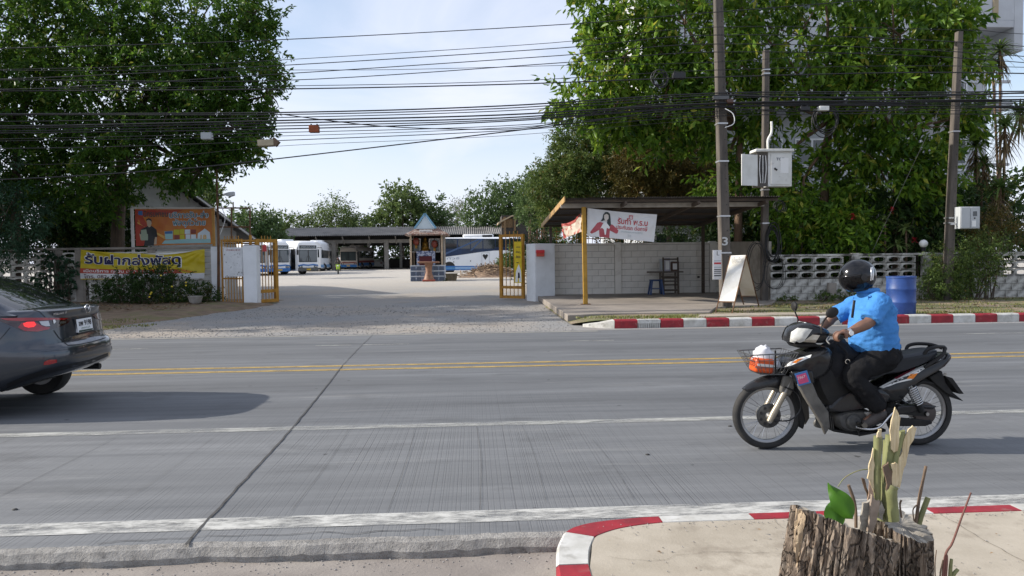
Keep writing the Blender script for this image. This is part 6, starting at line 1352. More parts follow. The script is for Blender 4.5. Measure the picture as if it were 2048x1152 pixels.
# cabinet on pole 2
cy = 21.95; CABM = M('cabinet_cream', (0.72, 0.72, 0.69), (0.60, 0.60, 0.56), rough=0.5, scale=2, c3=(0.35, 0.32, 0.28), scale3=3, lo3=0.62, hi3=0.8)
cab = thing('cable_cabinet', 'white metal cabinet with its left door open on the middle pole', 'cabinet', D(1537, 376, cy)); c0 = D(1545, 376, cy)
def cl(px, py, dy=0): return D(px, py, cy+dy)-c0
A_ = cl(1512, 376); B_ = cl(1580, 308)
MB().bx(cl(1533, 376).x, B_.x, -0.42, -0.02, A_.z, B_.z).build('body', CABM, cab, bevel=0.012)
MB().bx(A_.x, cl(1533, 376).x-0.003, -0.40, -0.36, A_.z+0.003, B_.z).build('inner_frame', M('cab_inner', (0.10, 0.09, 0.08), rough=0.8), cab)
MB().bx(A_.x, cl(1533, 376).x-0.003, -0.06, -0.02, A_.z, B_.z).build('back_plate', MATS['cab_inner'], cab)
for k in range(5): MB().tube(catmull([(A_.x+0.08+k*0.04, -0.43, B_.z-0.1), (A_.x+0.05+k*0.05, -0.46, (A_.z+B_.z)/2), (A_.x+0.1+k*0.03, -0.43, A_.z+0.1)], 5), 0.012, 5).build('inner_cable', bk if k % 2 else wp, cab)
MB().bx(A_.x-0.08, B_.x+0.04, -0.50, 0.0, B_.z+0.003, B_.z+0.09).build('roof', CABM, cab, bevel=0.02)
dr0 = cl(1483, 376); MB().bar((A_.x-0.0, -0.43, (A_.z+B_.z)/2-0.03), (dr0.x-.10, -0.60, (A_.z+B_.z)/2-0.03), 0.03, B_.z-A_.z-0.1).build('door', CABM, cab, bevel=0.01)
fx0 = cl(1538, 372).x; fx1 = cl(1576, 372).x; dr2 = MB().bx(fx0, fx1, -0.445, -0.423, A_.z+0.05, B_.z-0.05).build('door', CABM, cab, bevel=0.008)
MB().bx(fx1-0.30, fx1-0.06, -0.452, -0.447, B_.z-0.62, B_.z-0.18).build('paper_notice', wp, cab); MB().box((fx0+0.14, -0.455, (A_.z+B_.z)/2), (0.10, 0.02, 0.05), Matrix.Rotation(R_(35), 3, 'Y')).build('handle', BLK, cab)
lettering('TOT', cab, M('print_navy2', '#303a55', rough=0.5), flat_fn((fx0+0.16, -0.447, B_.z-0.25), (0.24, 0, 0), (0, 0, 0.08)), 0, 1, 0, 1, bold=0.02, off=0.003)
pc = thing('conduit_elbow', 'short white conduit elbow above the open cabinet', 'conduit', D(1540, 285, 22.0)); o_ = Vector(pc.location)
MB().tube(catmull([D(1536, 300, 22)-o_, D(1536, 280, 22)-o_, D(1543, 265, 22)-o_, D(1543, 243, 22)-o_], 5), 0.04, 8).build('pipe', CABM, pc, smooth=60)
# meter box on pole 3
mb0 = thing('meter_box', 'grey double door meter box on the right pole', 'meter box', D(1932, 458, 21.5)); o_ = Vector(mb0.location); GREYB = M('grey_enamel', (0.46, 0.48, 0.49), (0.40, 0.42, 0.43), rough=0.45, scale=2)
a_, b_2 = D(1912, 458, 21.5)-o_, D(1952, 414, 21.5)-o_; mid = (a_.x+b_2.x)/2
MB().bx(a_.x, b_2.x, -0.18, 0.12, a_.z, b_2.z).build('body', GREYB, mb0, bevel=0.012)
for x0_, x1_ in ((a_.x+0.02, mid-0.01), (mid+0.01, b_2.x-0.02)): MB().bx(x0_, x1_, -0.197, -0.183, a_.z+0.02, b_2.z-0.02).build('door', GREYB, mb0, bevel=0.005)
MB().bx(mid+0.08, mid+0.20, -0.205, -0.199, b_2.z-0.28, b_2.z-0.14).build('window', GLASS, mb0); MB().bx(mid+0.05, mid+0.17, -0.205, -0.199, a_.z+0.06, a_.z+0.24).build('sticker', wp, mb0); MB().lathe([(0.02, -0.215), (0.02, -0.198)], 10, (mid+0.13, 0, b_2.z-0.34), 'Y').build('lock', BLK, mb0)
MB().bar((a_.x-0.2, -0.02, a_.z+0.15), (a_.x, -0.02, a_.z+0.15), 0.05, 0.05).build('bracket', BAND, mb0)

# folding A-board
af = thing('folding_sign', 'white folding sign board with outlined lettering on the verge', 'sign board', (0, 0, 0)); SGN = M('sign_board_white', (0.72, 0.71, 0.67), (0.64, 0.62, 0.56), rough=0.55, scale=2, c3=(0.56, 0.50, 0.38), scale3=1.4, lo3=0.5, hi3=0.7)
f0 = G(1431, 626, vz); f1 = G(1464, 627, vz); r1 = G(1518, 613, vz); r0 = r1+(f0-f1)
tl = D(1438, 512, (f0.y+r0.y)/2*0.5+f0.y*0.5); trp = D(1485, 511, (f1.y+r1.y)/2*0.5+f1.y*0.5)
topL = (f0+r0)/2; topL.z = tl.z; topR = (f1+r1)/2; topR.z = tl.z+0.01
def abo(F0, F1, T0, T1, k0):
    a0 = F0.lerp(T0, k0); a1 = F1.lerp(T1, k0); n_ = (a1-a0).cross(T0-a0).normalized()
    m_ = MB(); v = [a0, a1, T1, T0]; m_.add([p-n_*0.012 for p in v]+[p+n_*0.012 for p in v], [(0, 3, 2, 1), (4, 5, 6, 7), (0, 1, 5, 4), (1, 2, 6, 5), (2, 3, 7, 6), (3, 0, 4, 7)]); m_.build('panel', SGN, af)
    for Fp, Tp in ((F0, T0), (F1, T1)): MB().bar(Fp, Tp, 0.025, 0.025).build('leg', RUST, af)
    MB().bar(a0, a1, 0.03, 0.03).build('bottom_rail', RUST, af); return a0, a1, n_
a0, a1, n_ = abo(f0, f1, topL, topR, 0.19); abo(r0, r1, topL, topR, 0.22)
SFN = lambda u, v, off=0.0: (a0.lerp(a1, u)).lerp(topL.lerp(topR, u), v)+(n_ if n_.y < 0 else -n_)*(0.014+off)
lettering('ปุ๋ยด้วย', af, M('outline_grey', '#8f8c88', rough=0.6), SFN, 0.18, 0.93, 0.80, 0.965, bold=0.012, off=0.003); lettering('ปุ๋ยด้วย', af, SGN, SFN, 0.19, 0.92, 0.806, 0.958, bold=-0.012, off=0.006)
# narrow price board tied to the pole
nbd = thing('price_board', 'narrow white notice board tied to the tallest pole', 'notice board', (0, 0, 0)); ny = 19.35
a_, b_2 = D(1426, 559, ny), D(1443, 500, ny); MB().bx(a_.x, b_2.x, ny, ny+0.02, a_.z, b_2.z).build('panel', CLOTH, nbd)
NF = flat_fn((a_.x, ny, a_.z), (b_2.x-a_.x, 0, 0), (0, 0, b_2.z-a_.z))
for v0, v1, m_ in ((.52, .58, REDT), (.62, .65, GREYP), (.40, .43, GREYP), (.32, .35, bk), (.26, .285, bk), (.20, .225, bk), (.11, .145, bk)): surf_patch(NF, [(.12, v0), (.95, v0), (.95, v1), (.12, v1)], m_, nbd, 'printed_line', off=.003)
surf_patch(NF, [(.45, .82), (.75, .82), (.75, .835), (.53, .835), (.53, .96), (.45, .96)], bk, nbd, 'printed_mark', off=.003)

# blue barrel
ba = thing('blue_barrel', 'blue plastic drum standing behind the far kerb', 'barrel', (D(1804, 633, 16.7).x, 16.75, vz)); BLUEM = M('barrel_blue', '#27498a', '#1f3c74', rough=0.45, scale=3, c3='#4f6890', scale3=2.4, lo3=0.58, hi3=0.75, bump=0.05)
rB = 0.312; hB = 0.90
MB().lathe([(rB*.94, 0), (rB, 0.03), (rB, 0.26), (rB*1.025, 0.28), (rB*1.025, 0.31), (rB, 0.33), (rB, 0.57), (rB*1.025, 0.59), (rB*1.025, 0.62), (rB, 0.64), (rB, hB-0.05), (rB*1.03, hB-0.04), (rB*1.03, hB), (rB*0.97, hB), (rB*.95, hB-0.06), (rB*.94, 0.1), (0.01, 0.08)], 36).build('drum', BLUEM, ba, smooth=40)

# under the shelter: table, stool, stacked things, ladder chair
def lz(px, py, Y): return D(px, py, Y)
tb = thing('rough_table', 'rough wooden table against the shelter wall', 'table', (0, 0, 0)); ty = 26.9
a_, b_2 = lz(1300, 546, ty), lz(1367, 546, ty); GREYW = M('grey_wood', (0.19, 0.16, 0.13), (0.12, 0.10, 0.085), rough=0.85, scale=3, stretch=(1, 8, 8))
MB().bx(a_.x, b_2.x, ty, ty+0.5, a_.z, a_.z+0.05).build('top', GREYW, tb)
for px in (1326, 1357): xx = lz(px, 560, ty).x; [MB().bx(xx-0.035, xx+0.035, ty+dy, ty+dy+0.06, SZ, a_.z-0.002).build('leg', GREYW, tb) for dy in (0.03, 0.4)]
for z_ in (0.3, 0.62): MB().bx(lz(1326, 560, ty).x, lz(1357, 560, ty).x, ty+0.0, ty+0.025, z_, z_+0.05).build('stretcher', GREYW, tb)
stl = thing('blue_stool', 'blue plastic stool beside the rough table', 'stool', (lz(1312, 585, 26.6).x, 26.6, SZ)); BST = M('stool_blue', '#24406e', rough=0.45)
MB().bx(-.22, .22, -.16, .16, .50, .55).build('seat', BST, stl, bevel=.02)
for sx in (-1, 1):
    for sy_ in (-1, 1): MB().bar((sx*.24, sy_*.18, 0), (sx*.17, sy_*.12, .50), .06, .05, up=(0, 1, 0)).build('leg', BST, stl)
MB().bx(-.2, .2, -.15, -.12, .2, .24).build('brace', BST, stl)
lad = thing('wooden_chair_frame', 'old wooden frame chair leaning at the rough table', 'chair', (lz(1342, 585, 26.5).x, 26.45, SZ))
for x_ in (-.27, .27): MB().bar((x_, 0, 0), (x_, .12, 1.35), .05, .05, up=(0, 1, 0)).build('leg', OLDW, lad)
for z_ in (.15, .35, .60, 1.28): MB().bar((-.27, z_*.09, z_), (.27, z_*.09, z_), .04, .05).build('rung', OLDW, lad)
MB().bx(-.27, .27, -.02, .4, .62, .66).build('seat', OLDW, lad)
for i, (x0_, x1_, y0_, y1_, m_, lab, nm) in enumerate(((1321, 1330, 545, 518, M('pale_plastic', (0.42, 0.43, 0.45), rough=0.5), 'pale plastic folder standing on the rough table', 'folder'), (1330, 1341, 545, 516, M('lilac_panel', (0.40, 0.38, 0.45), rough=0.5), 'lilac board standing on the rough table', 'board'), (1344, 1359, 546, 523, M('brown_panel', (0.12, 0.07, 0.05), rough=0.7), 'brown box standing on the rough table', 'box'))):
    a_, b_2 = lz(x0_, y0_, ty+.2), lz(x1_, y1_, ty+.2); z_ = lz(1300, 546, ty).z+.053
    t = thing(nm, lab, nm, ((a_.x+b_2.x)/2, ty+.25, z_)); w_ = (b_2.x-a_.x)/2; MB().bx(-w_, w_, 0, .12, 0, b_2.z-z_).build('panel', m_, t, bevel=.01); MB().bx(-w_*.7, w_*.7, -.008, -.001, .06, (b_2.z-z_)*.8).build('label', wp if i else GREYP, t)
cb2 = thing('cable_hook', 'small black hook on the shelter wall', 'hook', lz(1397, 554, 27.6)); MB().box((0, 0, 0), (.08, .06, .06)).build('hook', BLK, cb2, bevel=.01)

# street lamp on the thin bracket pole above the left gate
sl_ = thing('street_lamp', 'thin dark pole with bracket arm and lamp over the left gate', 'street lamp', (D(437, 600, 28.2).x, 28.2, .05)); o_ = Vector(sl_.location)
def sp_(px, py): return D(px, py, 28.2)-o_
MB().tube([Vector((0, 0, 0)), sp_(437, 480), sp_(433, 338)], [.06, .05, .035], 8).build('pole', RUST, sl_, smooth=60)
MB().tube([sp_(433, 338), sp_(440, 333), sp_(503, 324)], .04, 6).build('arm', BLK, sl_); MB().tube([sp_(437, 390), sp_(476, 329)], .015, 5).build('stay', BLK, sl_)
MB().tube([sp_(436, 392), sp_(450, 389)], .02, 5).build('lamp_arm', BLK, sl_)
h_ = sp_(459, 390); lmp = MB().loft([[h_+Vector(q) for q in ((-.2, -.05, 0), (-.2, .05, 0), (-.2, .05, .05), (-.2, -.05, .05))], [h_+Vector(q) for q in ((0, -.12, -.07), (0, .12, -.07), (0, .1, .10), (0, -.1, .10))], [h_+Vector(q) for q in ((.18, -.1, -.02), (.18, .1, -.02), (.18, .08, .12), (.18, -.08, .12))]]).build('lamp_head', GREYB, sl_, bevel=.01)
MB().tube(catmull([sp_(441, 400), sp_(446, 420), sp_(450, 440), sp_(440, 470)], 6), .012, 5).build('lamp_cable', wp, sl_)

# cables ---------------------------------------------------------------------
CAB = M('cable_black', (0.012, 0.012, 0.013), rough=0.55)
CY = 19.62
def cable_path(pts, Y=CY):
    P = [D(px, py, Y+0.0) for px, py in pts]; return catmull(P, 8)
CABLES = [  # px,py points from left to right, radius, words
 ([(-500, 110), (0, 97), (545, 80), (1140, 48), (1434, 24), (2500, -60)], .011, 'topmost thin cable crossing the sky'),
 ([(-500, 146), (0, 139), (300, 132), (560, 120), (1100, 86), (1434, 54), (1920, 60), (2048, 68), (2500, 90)], .008, 'thin cable second from the top of the sky'),
 ([(-500, 160), (0, 158), (560, 131), (1120, 96), (1434, 70), (1920, 84), (2500, 130)], .011, 'cable third from the top of the sky'),
 ([(-500, 141), (0, 141), (560, 140), (800, 139), (1120, 131), (1434, 124), (1920, 98), (2500, 120)], .007, 'almost level thin cable among the upper wires'),
 ([(-500, 185), (0, 180), (560, 148), (1120, 111), (1434, 88), (1920, 104), (2500, 150)], .011, 'cable fourth from the top of the sky'),
 ([(-500, 170), (0, 160), (560, 161), (1130, 125), (1434, 104), (1920, 116), (2500, 166)], .011, 'cable fifth from the top of the sky'),
 ([(-500, 180), (0, 178), (560, 172), (1000, 163), (1434, 140), (1920, 132), (2500, 150)], .009, 'upper strand of the close pair in mid sky'),
 ([(-500, 185), (0, 182), (560, 178), (1000, 169), (1434, 154), (1920, 145), (2500, 160)], .016, 'thick lower strand of the close pair in mid sky'),
 ([(-500, 232), (0, 228), (560, 225), (1000, 212), (1440, 186), (1920, 184), (2500, 176)], .018, 'uppermost thick cable of the low bundle'),
 ([(-500, 236), (0, 230), (560, 229), (1000, 217), (1440, 190), (1920, 188), (2500, 182)], .014, 'second cable of the low bundle'),
 ([(-500, 246), (0, 243), (560, 235), (1000, 222), (1440, 196), (1920, 194), (2500, 190)], .012, 'third cable of the low bundle'),
 ([(-500, 250), (0, 252), (300, 247), (560, 241), (1000, 230), (1440, 206), (1920, 200), (2500, 196)], .020, 'thickest black cable of the low bundle'),
 ([(-500, 254), (0, 256), (560, 246), (1000, 236), (1440, 208), (1920, 204), (2500, 200)], .018, 'cable just below the thickest one of the low bundle'),
 ([(-500, 262), (0, 262), (560, 252), (1000, 240), (1440, 212), (1920, 208), (2500, 206)], .014, 'fifth cable of the low bundle'),
 ([(-500, 268), (0, 266), (560, 258), (1000, 243), (1440, 214), (1920, 212), (2500, 212)], .016, 'sixth cable of the low bundle'),
 ([(-500, 280), (0, 278), (560, 265), (1000, 252), (1440, 222), (1920, 216), (2500, 218)], .010, 'seventh cable of the low bundle'),
 ([(-500, 286), (0, 282), (560, 272), (1000, 256), (1440, 226), (1920, 221), (2500, 226)], .008, 'thin cable under the low bundle carrying boxes'),
 ([(-500, 298), (0, 297), (300, 291), (560, 281), (1000, 262), (1440, 232), (1920, 228), (2500, 236)], .011, 'cable that passes just above the beige splice box'),
 ([(560, 228), (650, 240), (760, 252), (900, 258), (1050, 256), (1150, 236), (1250, 214), (1440, 200)], .013, 'slack cable sagging through the low bundle'),
 ([(-500, 326), (0, 328), (120, 328), (300, 318), (560, 292), (1000, 272), (1440, 236)], .006, 'faint thin cable below the boxes'),
 ([(-500, 372), (0, 359), (300, 342), (505, 323), (1000, 265), (1150, 246), (1440, 214), (1920, 212), (2500, 230)], .016, 'lowest sloping cable from the lamp arm to the pole'),
 ([(1440, 190), (1700, 196), (1920, 190), (2500, 170)], .022, 'thick bundle cable right of the tallest pole'),
 ([(1440, 205), (1700, 208), (1920, 202), (2500, 190)], .024, 'thick sagging bundle between the right hand poles'),
 ([(1440, 214), (1560, 222), (1750, 222), (1910, 216), (2500, 214)], .014, 'lowest cable between the right hand poles')]
for pts, r, wds in CABLES:
    tag(MB().tube(cable_path(pts, CY+random.uniform(-0.10, 0.04)), r, 6).build('cable', CAB, smooth=80), wds if len(wds.split()) > 3 else wds+' overhead', 'cable', 'overhead cables')
def cbox(name, label, px0, px1, py0, py1, mat, tilt=0, d=.18):
    c_ = D((px0+px1)/2, (py0+py1)/2, CY-0.05); w_ = (px1-px0)/FPX*CY; h_ = (py1-py0)/FPX*CY
    t = thing(name, label, 'cable box', c_); MB().box((0, 0, 0), (w_, d, h_), Matrix.Rotation(R_(tilt), 3, 'Y')).build('case', mat, t, bevel=.012)
    for s in (-1, 1): MB().box((s*w_*.3, 0, h_*.5+.02), (.03, .05, .06)).build('hanger', BLK, t)
    return t, w_, h_
cbox('splice_box', 'small rusty orange box hanging on the cables', 619, 638, 252, 265, M('rust_orange', '#8f4416', '#7a3a14', rough=0.6, scale=5))
t, w_, h_ = cbox('splice_box', 'beige splice box hanging below the cables', 517, 548, 280, 292, M('beige_plastic', '#a79c83', '#948a72', rough=0.6, scale=5), -2)
MB().box((w_*.56, 0, .02), (.18, .16, .16), Matrix.Rotation(R_(40), 3, 'Y')).build('open_end', M('brown_end', '#5c4a38', rough=.7), t)
cbox('splice_box', 'small grey box on the cables before the left tree', 404, 424, 266, 279, M('grey_plastic', (0.30, 0.32, 0.33), rough=.5))
cbox('splice_box', 'dark terminal box on the cables left of the tallest pole', 1345, 1370, 146, 158, BLK)
cbox('splice_box', 'dark terminal box on the cables between the right poles', 1598, 1618, 214, 222, BLK); cbox('splice_box', 'pale terminal box beside the dark one between the right poles', 1636, 1656, 213, 222, CABM)
# coils of spare cable
def coil(label, px, py, Y, rp, n, flat=0.3, name='cable_coil', r=.012, yaw=0.3):
    c_ = D(px, py, Y); t = thing(name, label, 'cable coil', c_); R0 = rp/FPX*Y
    for k in range(n):
        rr = R0*(1+random.uniform(-.14, .14)); ox, oz = random.uniform(-.06, .06), random.uniform(-.08, .08); P = [Vector((ox+rr*flat*math.cos(a), .05*math.sin(a*2+k)+k*.012, oz+rr*math.sin(a))) for a in np.linspace(0, 2*PI, 28, endpoint=False)]
        MB().tube(P, r, 5, closed=True).build('turn', CAB, t, smooth=80)
    return t
coil('thick coil of black cable hung on the right of the middle pole', 1547, 487, 22.0, 36, 9, .38)
coil('loose loops of black cable left of the middle pole', 1512, 528, 22.0, 45, 4, .4, r=.009)
coil('loose cable loop hanging down at the foot of the middle pole', 1550, 545, 21.9, 34, 3, .6, r=.008)
coil('small ring of cable beside the shelter roof end', 1561, 413, 22.3, 10, 5, 1.0, r=.008)
coil('round coil of cable hanging in the right hand trees', 1652, 240, 21.0, 26, 5, .9, r=.014)
coil('round coil of cable hanging left of the tallest pole', 1318, 160, 20.0, 16, 4, .9, r=.014)
gw = tag(MB().tube([D(1880, 215, 21.9), D(1745, 502, 22.4)], .006, 6).build('guy_wire', M('old_wire', (0.10, .10, .10), rough=.5, metal=.6)), 'pale guy wire slanting from the right pole to the wall', 'wire')
for i_, (px, py0, py1, Y, lab) in enumerate(((468, 404, 470, 120, 'distant concrete pole left of the gate frame'), (542, 421, 470, 135, 'distant concrete pole with crossarm above the buses'), (1083, 345, 470, 60, 'slim dark lamp pole right of the rain tree'))):
    b0 = D(px, py1, Y); t = thing('distant_pole', lab, 'pole', (b0.x, Y, yz(Y))); h_ = D(px, py0, Y).z-yz(Y); MB().tube([(0, 0, 0), (0, 0, h_)], [.16, .11] if i_ < 2 else [.09, .05], 7).build('shaft', POLE if i_ < 2 else RUST, t)
    if i_ < 2: MB().bar((-1.2, 0, h_-1), (1.2, 0, h_-1), .12, .12).build('crossarm', POLE, t)
    else: MB().bar((0, 0, h_-.1), (-.8, 0, h_+.1), .05, .05).build('lamp_arm', RUST, t)

# ================================================================ GREY SEDAN
CX, CYc = -4.19, 8.35
car = thing('grey_sedan', 'dark grey sedan driving away at the left with red tail lights', 'car', (CX, CYc, 0)); CO = Vector((CX, CYc, 0))
PAINT = M('sedan_grey_paint', (0.042, 0.048, 0.060), rough=0.28, metal=0.6, coat=1.0, spec=0.5)
zl = [.19, .25, .34, .44, .54, .62, .67, .70, .73, .80, .88, .96, 1.02, 1.065]
xrear = [-.34, -.16, -.07, -.02, 0, -.005, -.015, -.035, -.085, -.10, -.105, -.115, -.12, -.10]
wl = [.70, .775, .815, .838, .846, .847, .846, .845, .843, .838, .826, .805, .775, .735]
xfront = [-4.10, -4.20, -4.27, -4.30, -4.30, -4.29, -4.27, -4.25, -4.22, -4.17, -4.10, -4.0, -3.92, -3.86]
def sx_(x):
    xs2 = [-4.4, -3.9, -3.3, -2.3, -1.4, -.6, 0]; ss = [.66, .76, .855, .90, .955, 1.0, 1.0]; return float(np.interp(x, xs2, ss))
def car_ring(z, xr, xf, w_, n=72, e=4.6, dz=0.0):
    o = []; xc = (xr+xf)/2; a = (xr-xf)/2
    for k in range(n):
        th = 2*PI*k/n; c_, s_ = math.cos(th), math.sin(th); x = xc+a*math.copysign(abs(c_)**(2/e), c_); y = w_*math.copysign(abs(s_)**(2/e), s_)
        s = 1+(sx_(x)-1)*min(1, max(0, (z-.3)/.5)); lf = min(1, max(0, (x+.85)/.6))*max(0, (.5-z)/.31)*.17; lf2 = min(1, max(0, (-3.75-x)/.4))*max(0, (.45-z)/.26)*.06; o.append((x, y, z*s+dz+lf+lf2))
    return o
rings = [car_ring(a, b, c_, d) for a, b, c_, d in zip(zl, xrear, xfront, wl)]
for k_, (fy, dx, dz) in enumerate(((.97, .015, .012), (.90, .03, .020), (.75, .05, .026), (.5, .06, .03), (.25, .065, .032), (.04, .07, .032))):
    rings.append(car_ring(1.065, -.10-dx, -3.86+dx, .735*fy, dz=dz))
body = MB().loft(rings).build('body', PAINT, car, smooth=180)
cut = MB()
for x_ in (-.96, -3.50):
    for s in (-1, 1): cut.lathe([(.345, .45*s), (.345, 1.2*s)] if s > 0 else [(.345, -1.2), (.345, -.45)], 36, (x_, 0, .31), 'Y')
cuto = cut.build('cutter', None); cuto.parent = car
bpy.context.view_layer.update()
bake(body, [('BOOLEAN', dict(object=cuto, operation='DIFFERENCE', solver='EXACT'))]); bpy.data.objects.remove(cuto)
body.data.set_sharp_from_angle(angle=R_(38))
# cabin
stn = [(-.40, .56, .70, 1.095, 1.085), (-.62, .58, .725, 1.20, 1.08), (-.9, .595, .745, 1.325, 1.065), (-1.22, .60, .765, 1.425, 1.05), (-1.7, .605, .775, 1.468, 1.02), (-2.2, .605, .775, 1.465, .985), (-2.55, .61, .775, 1.43, .965), (-2.85, .62, .765, 1.30, .94), (-3.15, .64, .745, 1.11, .91), (-3.42, .66, .70, .93, .88)]
prof = catmull([Vector(s_[:3]) for s_ in stn], 5); prof2 = catmull([Vector((s_[0], s_[3], s_[4]-.05)) for s_ in stn], 5)
rr_ = []
for p, q in zip(prof, prof2):
    x_, wr_, wb_ = p; zr, zb_2 = q.y, q.z; half = []
    for t_ in np.linspace(0, 1, 9):     # side
        half.append((wb_+(wr_+.035-wb_)*t_+.022*math.sin(PI*t_), zb_2+(zr-.055-zb_2)*t_))
    for t_ in np.linspace(.12, 1, 9): half.append(((wr_+.035)*(1-t_)**.75 if t_ < 1 else 0, zr-.055+(.055)*math.sin(t_*PI/2)**.8))
    rr_.append([Vector((x_, -a, b)) for a, b in half]+[Vector((x_, a, b)) for a, b in half[-2::-1]])
nS = len(rr_); nR = len(rr_[0]); groups = {'roof': [], 'rear_window': [], 'windscreen': [], 'side_window': []}
CARG = M('car_glass', (0.010, 0.012, 0.012), rough=0.04, spec=1.0)
for i in range(nS-1):
    for k in range(nR-1):
        kk = min(k, nR-2-k); x_ = (rr_[i][k].x+rr_[i+1][k].x)/2; g = 'roof'
        if 1 <= i <= 13 and kk >= 9: g = 'rear_window'
        elif nS-15 <= i and kk >= 9: g = 'windscreen'
        elif 1 <= kk <= 6 and 14+max(0, (kk-1))*0.5 <= i <= nS-11-max(0, kk-2)*0.9 and abs(i-22) > 0: g = 'side_window'
        groups[g].append((i*nR+k, i*nR+k+1, (i+1)*nR+k+1, (i+1)*nR+k))
allv = [p for r in rr_ for p in r]
for nm, fs in groups.items():
    used = sorted({i for f in fs for i in f}); mp_ = {u: j for j, u in enumerate(used)}
    m_ = MB(); m_.add([allv[u] for u in used], [tuple(mp_[i] for i in f) for f in fs]); m_.build(nm, PAINT if nm == 'roof' else CARG, car, smooth=50)
for x_ in (-.96, -3.50):
    for s in (-1, 1): wheel(car, (x_, s*.735, .305), .305, .19, s, M('alloy_rim', (0.35, 0.35, 0.36), rough=0.3, metal=0.9))
    MB().bx(x_-.30, x_+.30, -.45, .45, .24, .60).build('wheel_housing', BLK, car)
MB().bx(-3.9, -1.0, -.66, .66, .18, .24).build('underbody', BLK, car)
# lights, plate, lines laid on the body
bm_ = bmesh.new(); bm_.from_mesh(body.data); BV = BVHTree.FromBMesh(bm_)
def cz(pts): return [(x/4.43, 540+y/4.43) for x, y in pts]
def cpatch(pts, mat, name, off=.004, parent=car, step=5, both=False):
    o = project_patch(cz(pts), BV, name, mat, parent, off, step, 8.0, None, CO)
    if both: o2 = project_patch(cz(pts), BV, name, mat, parent, off, step, 8.0, 0.0, CO); o2.data.flip_normals(); return o, o2
    return o
TAILR = M('tail_red_lens', '#8c0a12', rough=0.12, coat=1.0); TAILD = M('tail_dark_lens', '#2a0508', rough=0.12, coat=1.0); TAILB = M('tail_bright_lens', (0.75, 0.03, 0.03), rough=0.2, emit=0.7)
lo_ = cpatch([(-30, 430), (180, 424), (420, 422), (630, 425), (600, 470), (520, 505), (450, 530), (330, 550), (200, 545), (120, 505), (40, 470), (-30, 440)], TAILD, 'tail_light', .005, both=True)
cpatch([(0, 430), (180, 425), (420, 424), (600, 428), (560, 442), (430, 445), (300, 452), (180, 455), (60, 448)], TAILR, 'light_bar', .008, lo_[0], both=False)
cpatch([(190, 470), (300, 455), (345, 480), (380, 500), (440, 508), (430, 525), (330, 545), (220, 540), (160, 510)], TAILR, 'brake_lens', .008, lo_[0]); cpatch([(205, 475), (240, 462), (300, 460), (320, 485), (300, 505), (250, 512), (215, 500)], TAILB, 'lit_lamp', .011, lo_[0])
cpatch([(345, 458), (425, 452), (440, 498), (400, 500), (365, 488)], M('reverse_lens', (0.45, 0.45, 0.46), rough=0.15, coat=1), 'reverse_lens', .011, lo_[0]); cpatch([(462, 442), (480, 440), (490, 460), (470, 480)], LAMPW, 'painted_glint', .011, lo_[0]); cpatch([(530, 455), (580, 452), (575, 472), (520, 478)], M('smoked_lens', (0.06, 0.055, 0.045), rough=.15, coat=1), 'smoked_lens', .011, lo_[0])  # the small pale patch is a bright glint painted onto the tail light
cpatch([(390, 815), (430, 795), (500, 793), (502, 820), (440, 836), (385, 842)], TAILR, 'reflector', .005, both=True); cpatch([(505, 795), (600, 768), (580, 800), (505, 828)], M('bumper_pocket', (0.03, 0.03, 0.033), rough=.4), 'bumper_pocket', .003, both=True)
# seams
SEAM = M('panel_gap', (0.006, 0.006, 0.007), rough=.8)
def seam(pts, wd=3.0, mat=SEAM, name='panel_gap', off=.003):
    P = [Vector(p) for p in pts]; l_ = []; r_ = []
    for i, p in enumerate(P):
        t = (P[min(i+1, len(P)-1)]-P[max(i-1, 0)]).normalized(); n_ = Vector((-t.y, t.x))*wd; l_.append(tuple(p+n_)); r_.append(tuple(p-n_))
    return cpatch(l_+r_[::-1], mat, name, off)
seam([(190, 325), (280, 350), (350, 370), (400, 420)]); seam([(475, 535), (520, 600), (600, 668), (700, 660), (820, 635), (935, 600)]); seam([(0, 615), (40, 570), (90, 510)], 2.4)
cpatch([(560, 610), (700, 575), (905, 522), (908, 545), (700, 600), (575, 630)], M('trunk_garnish', (0.10, 0.105, 0.11), rough=.25, metal=.8, coat=1), 'garnish', .006)
cpatch([(150, 735), (600, 690), (700, 680), (960, 600), (965, 612), (700, 695), (600, 703), (150, 745)], PAINT, 'bumper_crease', .006)
cpatch([(60, 1010), (230, 935), (400, 880), (600, 838), (800, 795), (955, 735), (955, 762), (800, 828), (600, 872), (400, 922), (230, 980), (60, 1045)], M('lower_valance', (0.012, 0.012, 0.014), rough=.5), 'lower_valance', .004)
pl = cpatch([(645, 432), (800, 408), (828, 538), (685, 572)], BLK, 'plate_frame', .012); 
pts4 = [project_patch(cz([p, (p[0]+2, p[1]), (p[0]+2, p[1]+2)]), BV, 'x', BLK, None, .016, None, 8.0, None, CO) for p in ((678, 556), (812, 530), (795, 418), (662, 441))]
cor = [Vector(o.data.vertices[0].co) for o in pts4]
for o in pts4: bpy.data.objects.remove(o)
PF = lambda u, v, off=0.0: (cor[0].lerp(cor[1], u)).lerp(cor[3].lerp(cor[2], u), v)+Vector((off, 0, 0))
m_ = MB(); m_.add([PF(0, 0, .002), PF(1, 0, .002), PF(1, 1, .002), PF(0, 1, .002), PF(0, 0, -.02), PF(1, 0, -.02), PF(1, 1, -.02), PF(0, 1, -.02)], [(0, 1, 2, 3), (7, 6, 5, 4), (0, 4, 5, 1), (1, 5, 6, 2), (2, 6, 7, 3), (3, 7, 4, 0)]); pm = m_.build('number_plate', M('plate_white', (0.72, 0.73, 0.74), rough=.45), car)
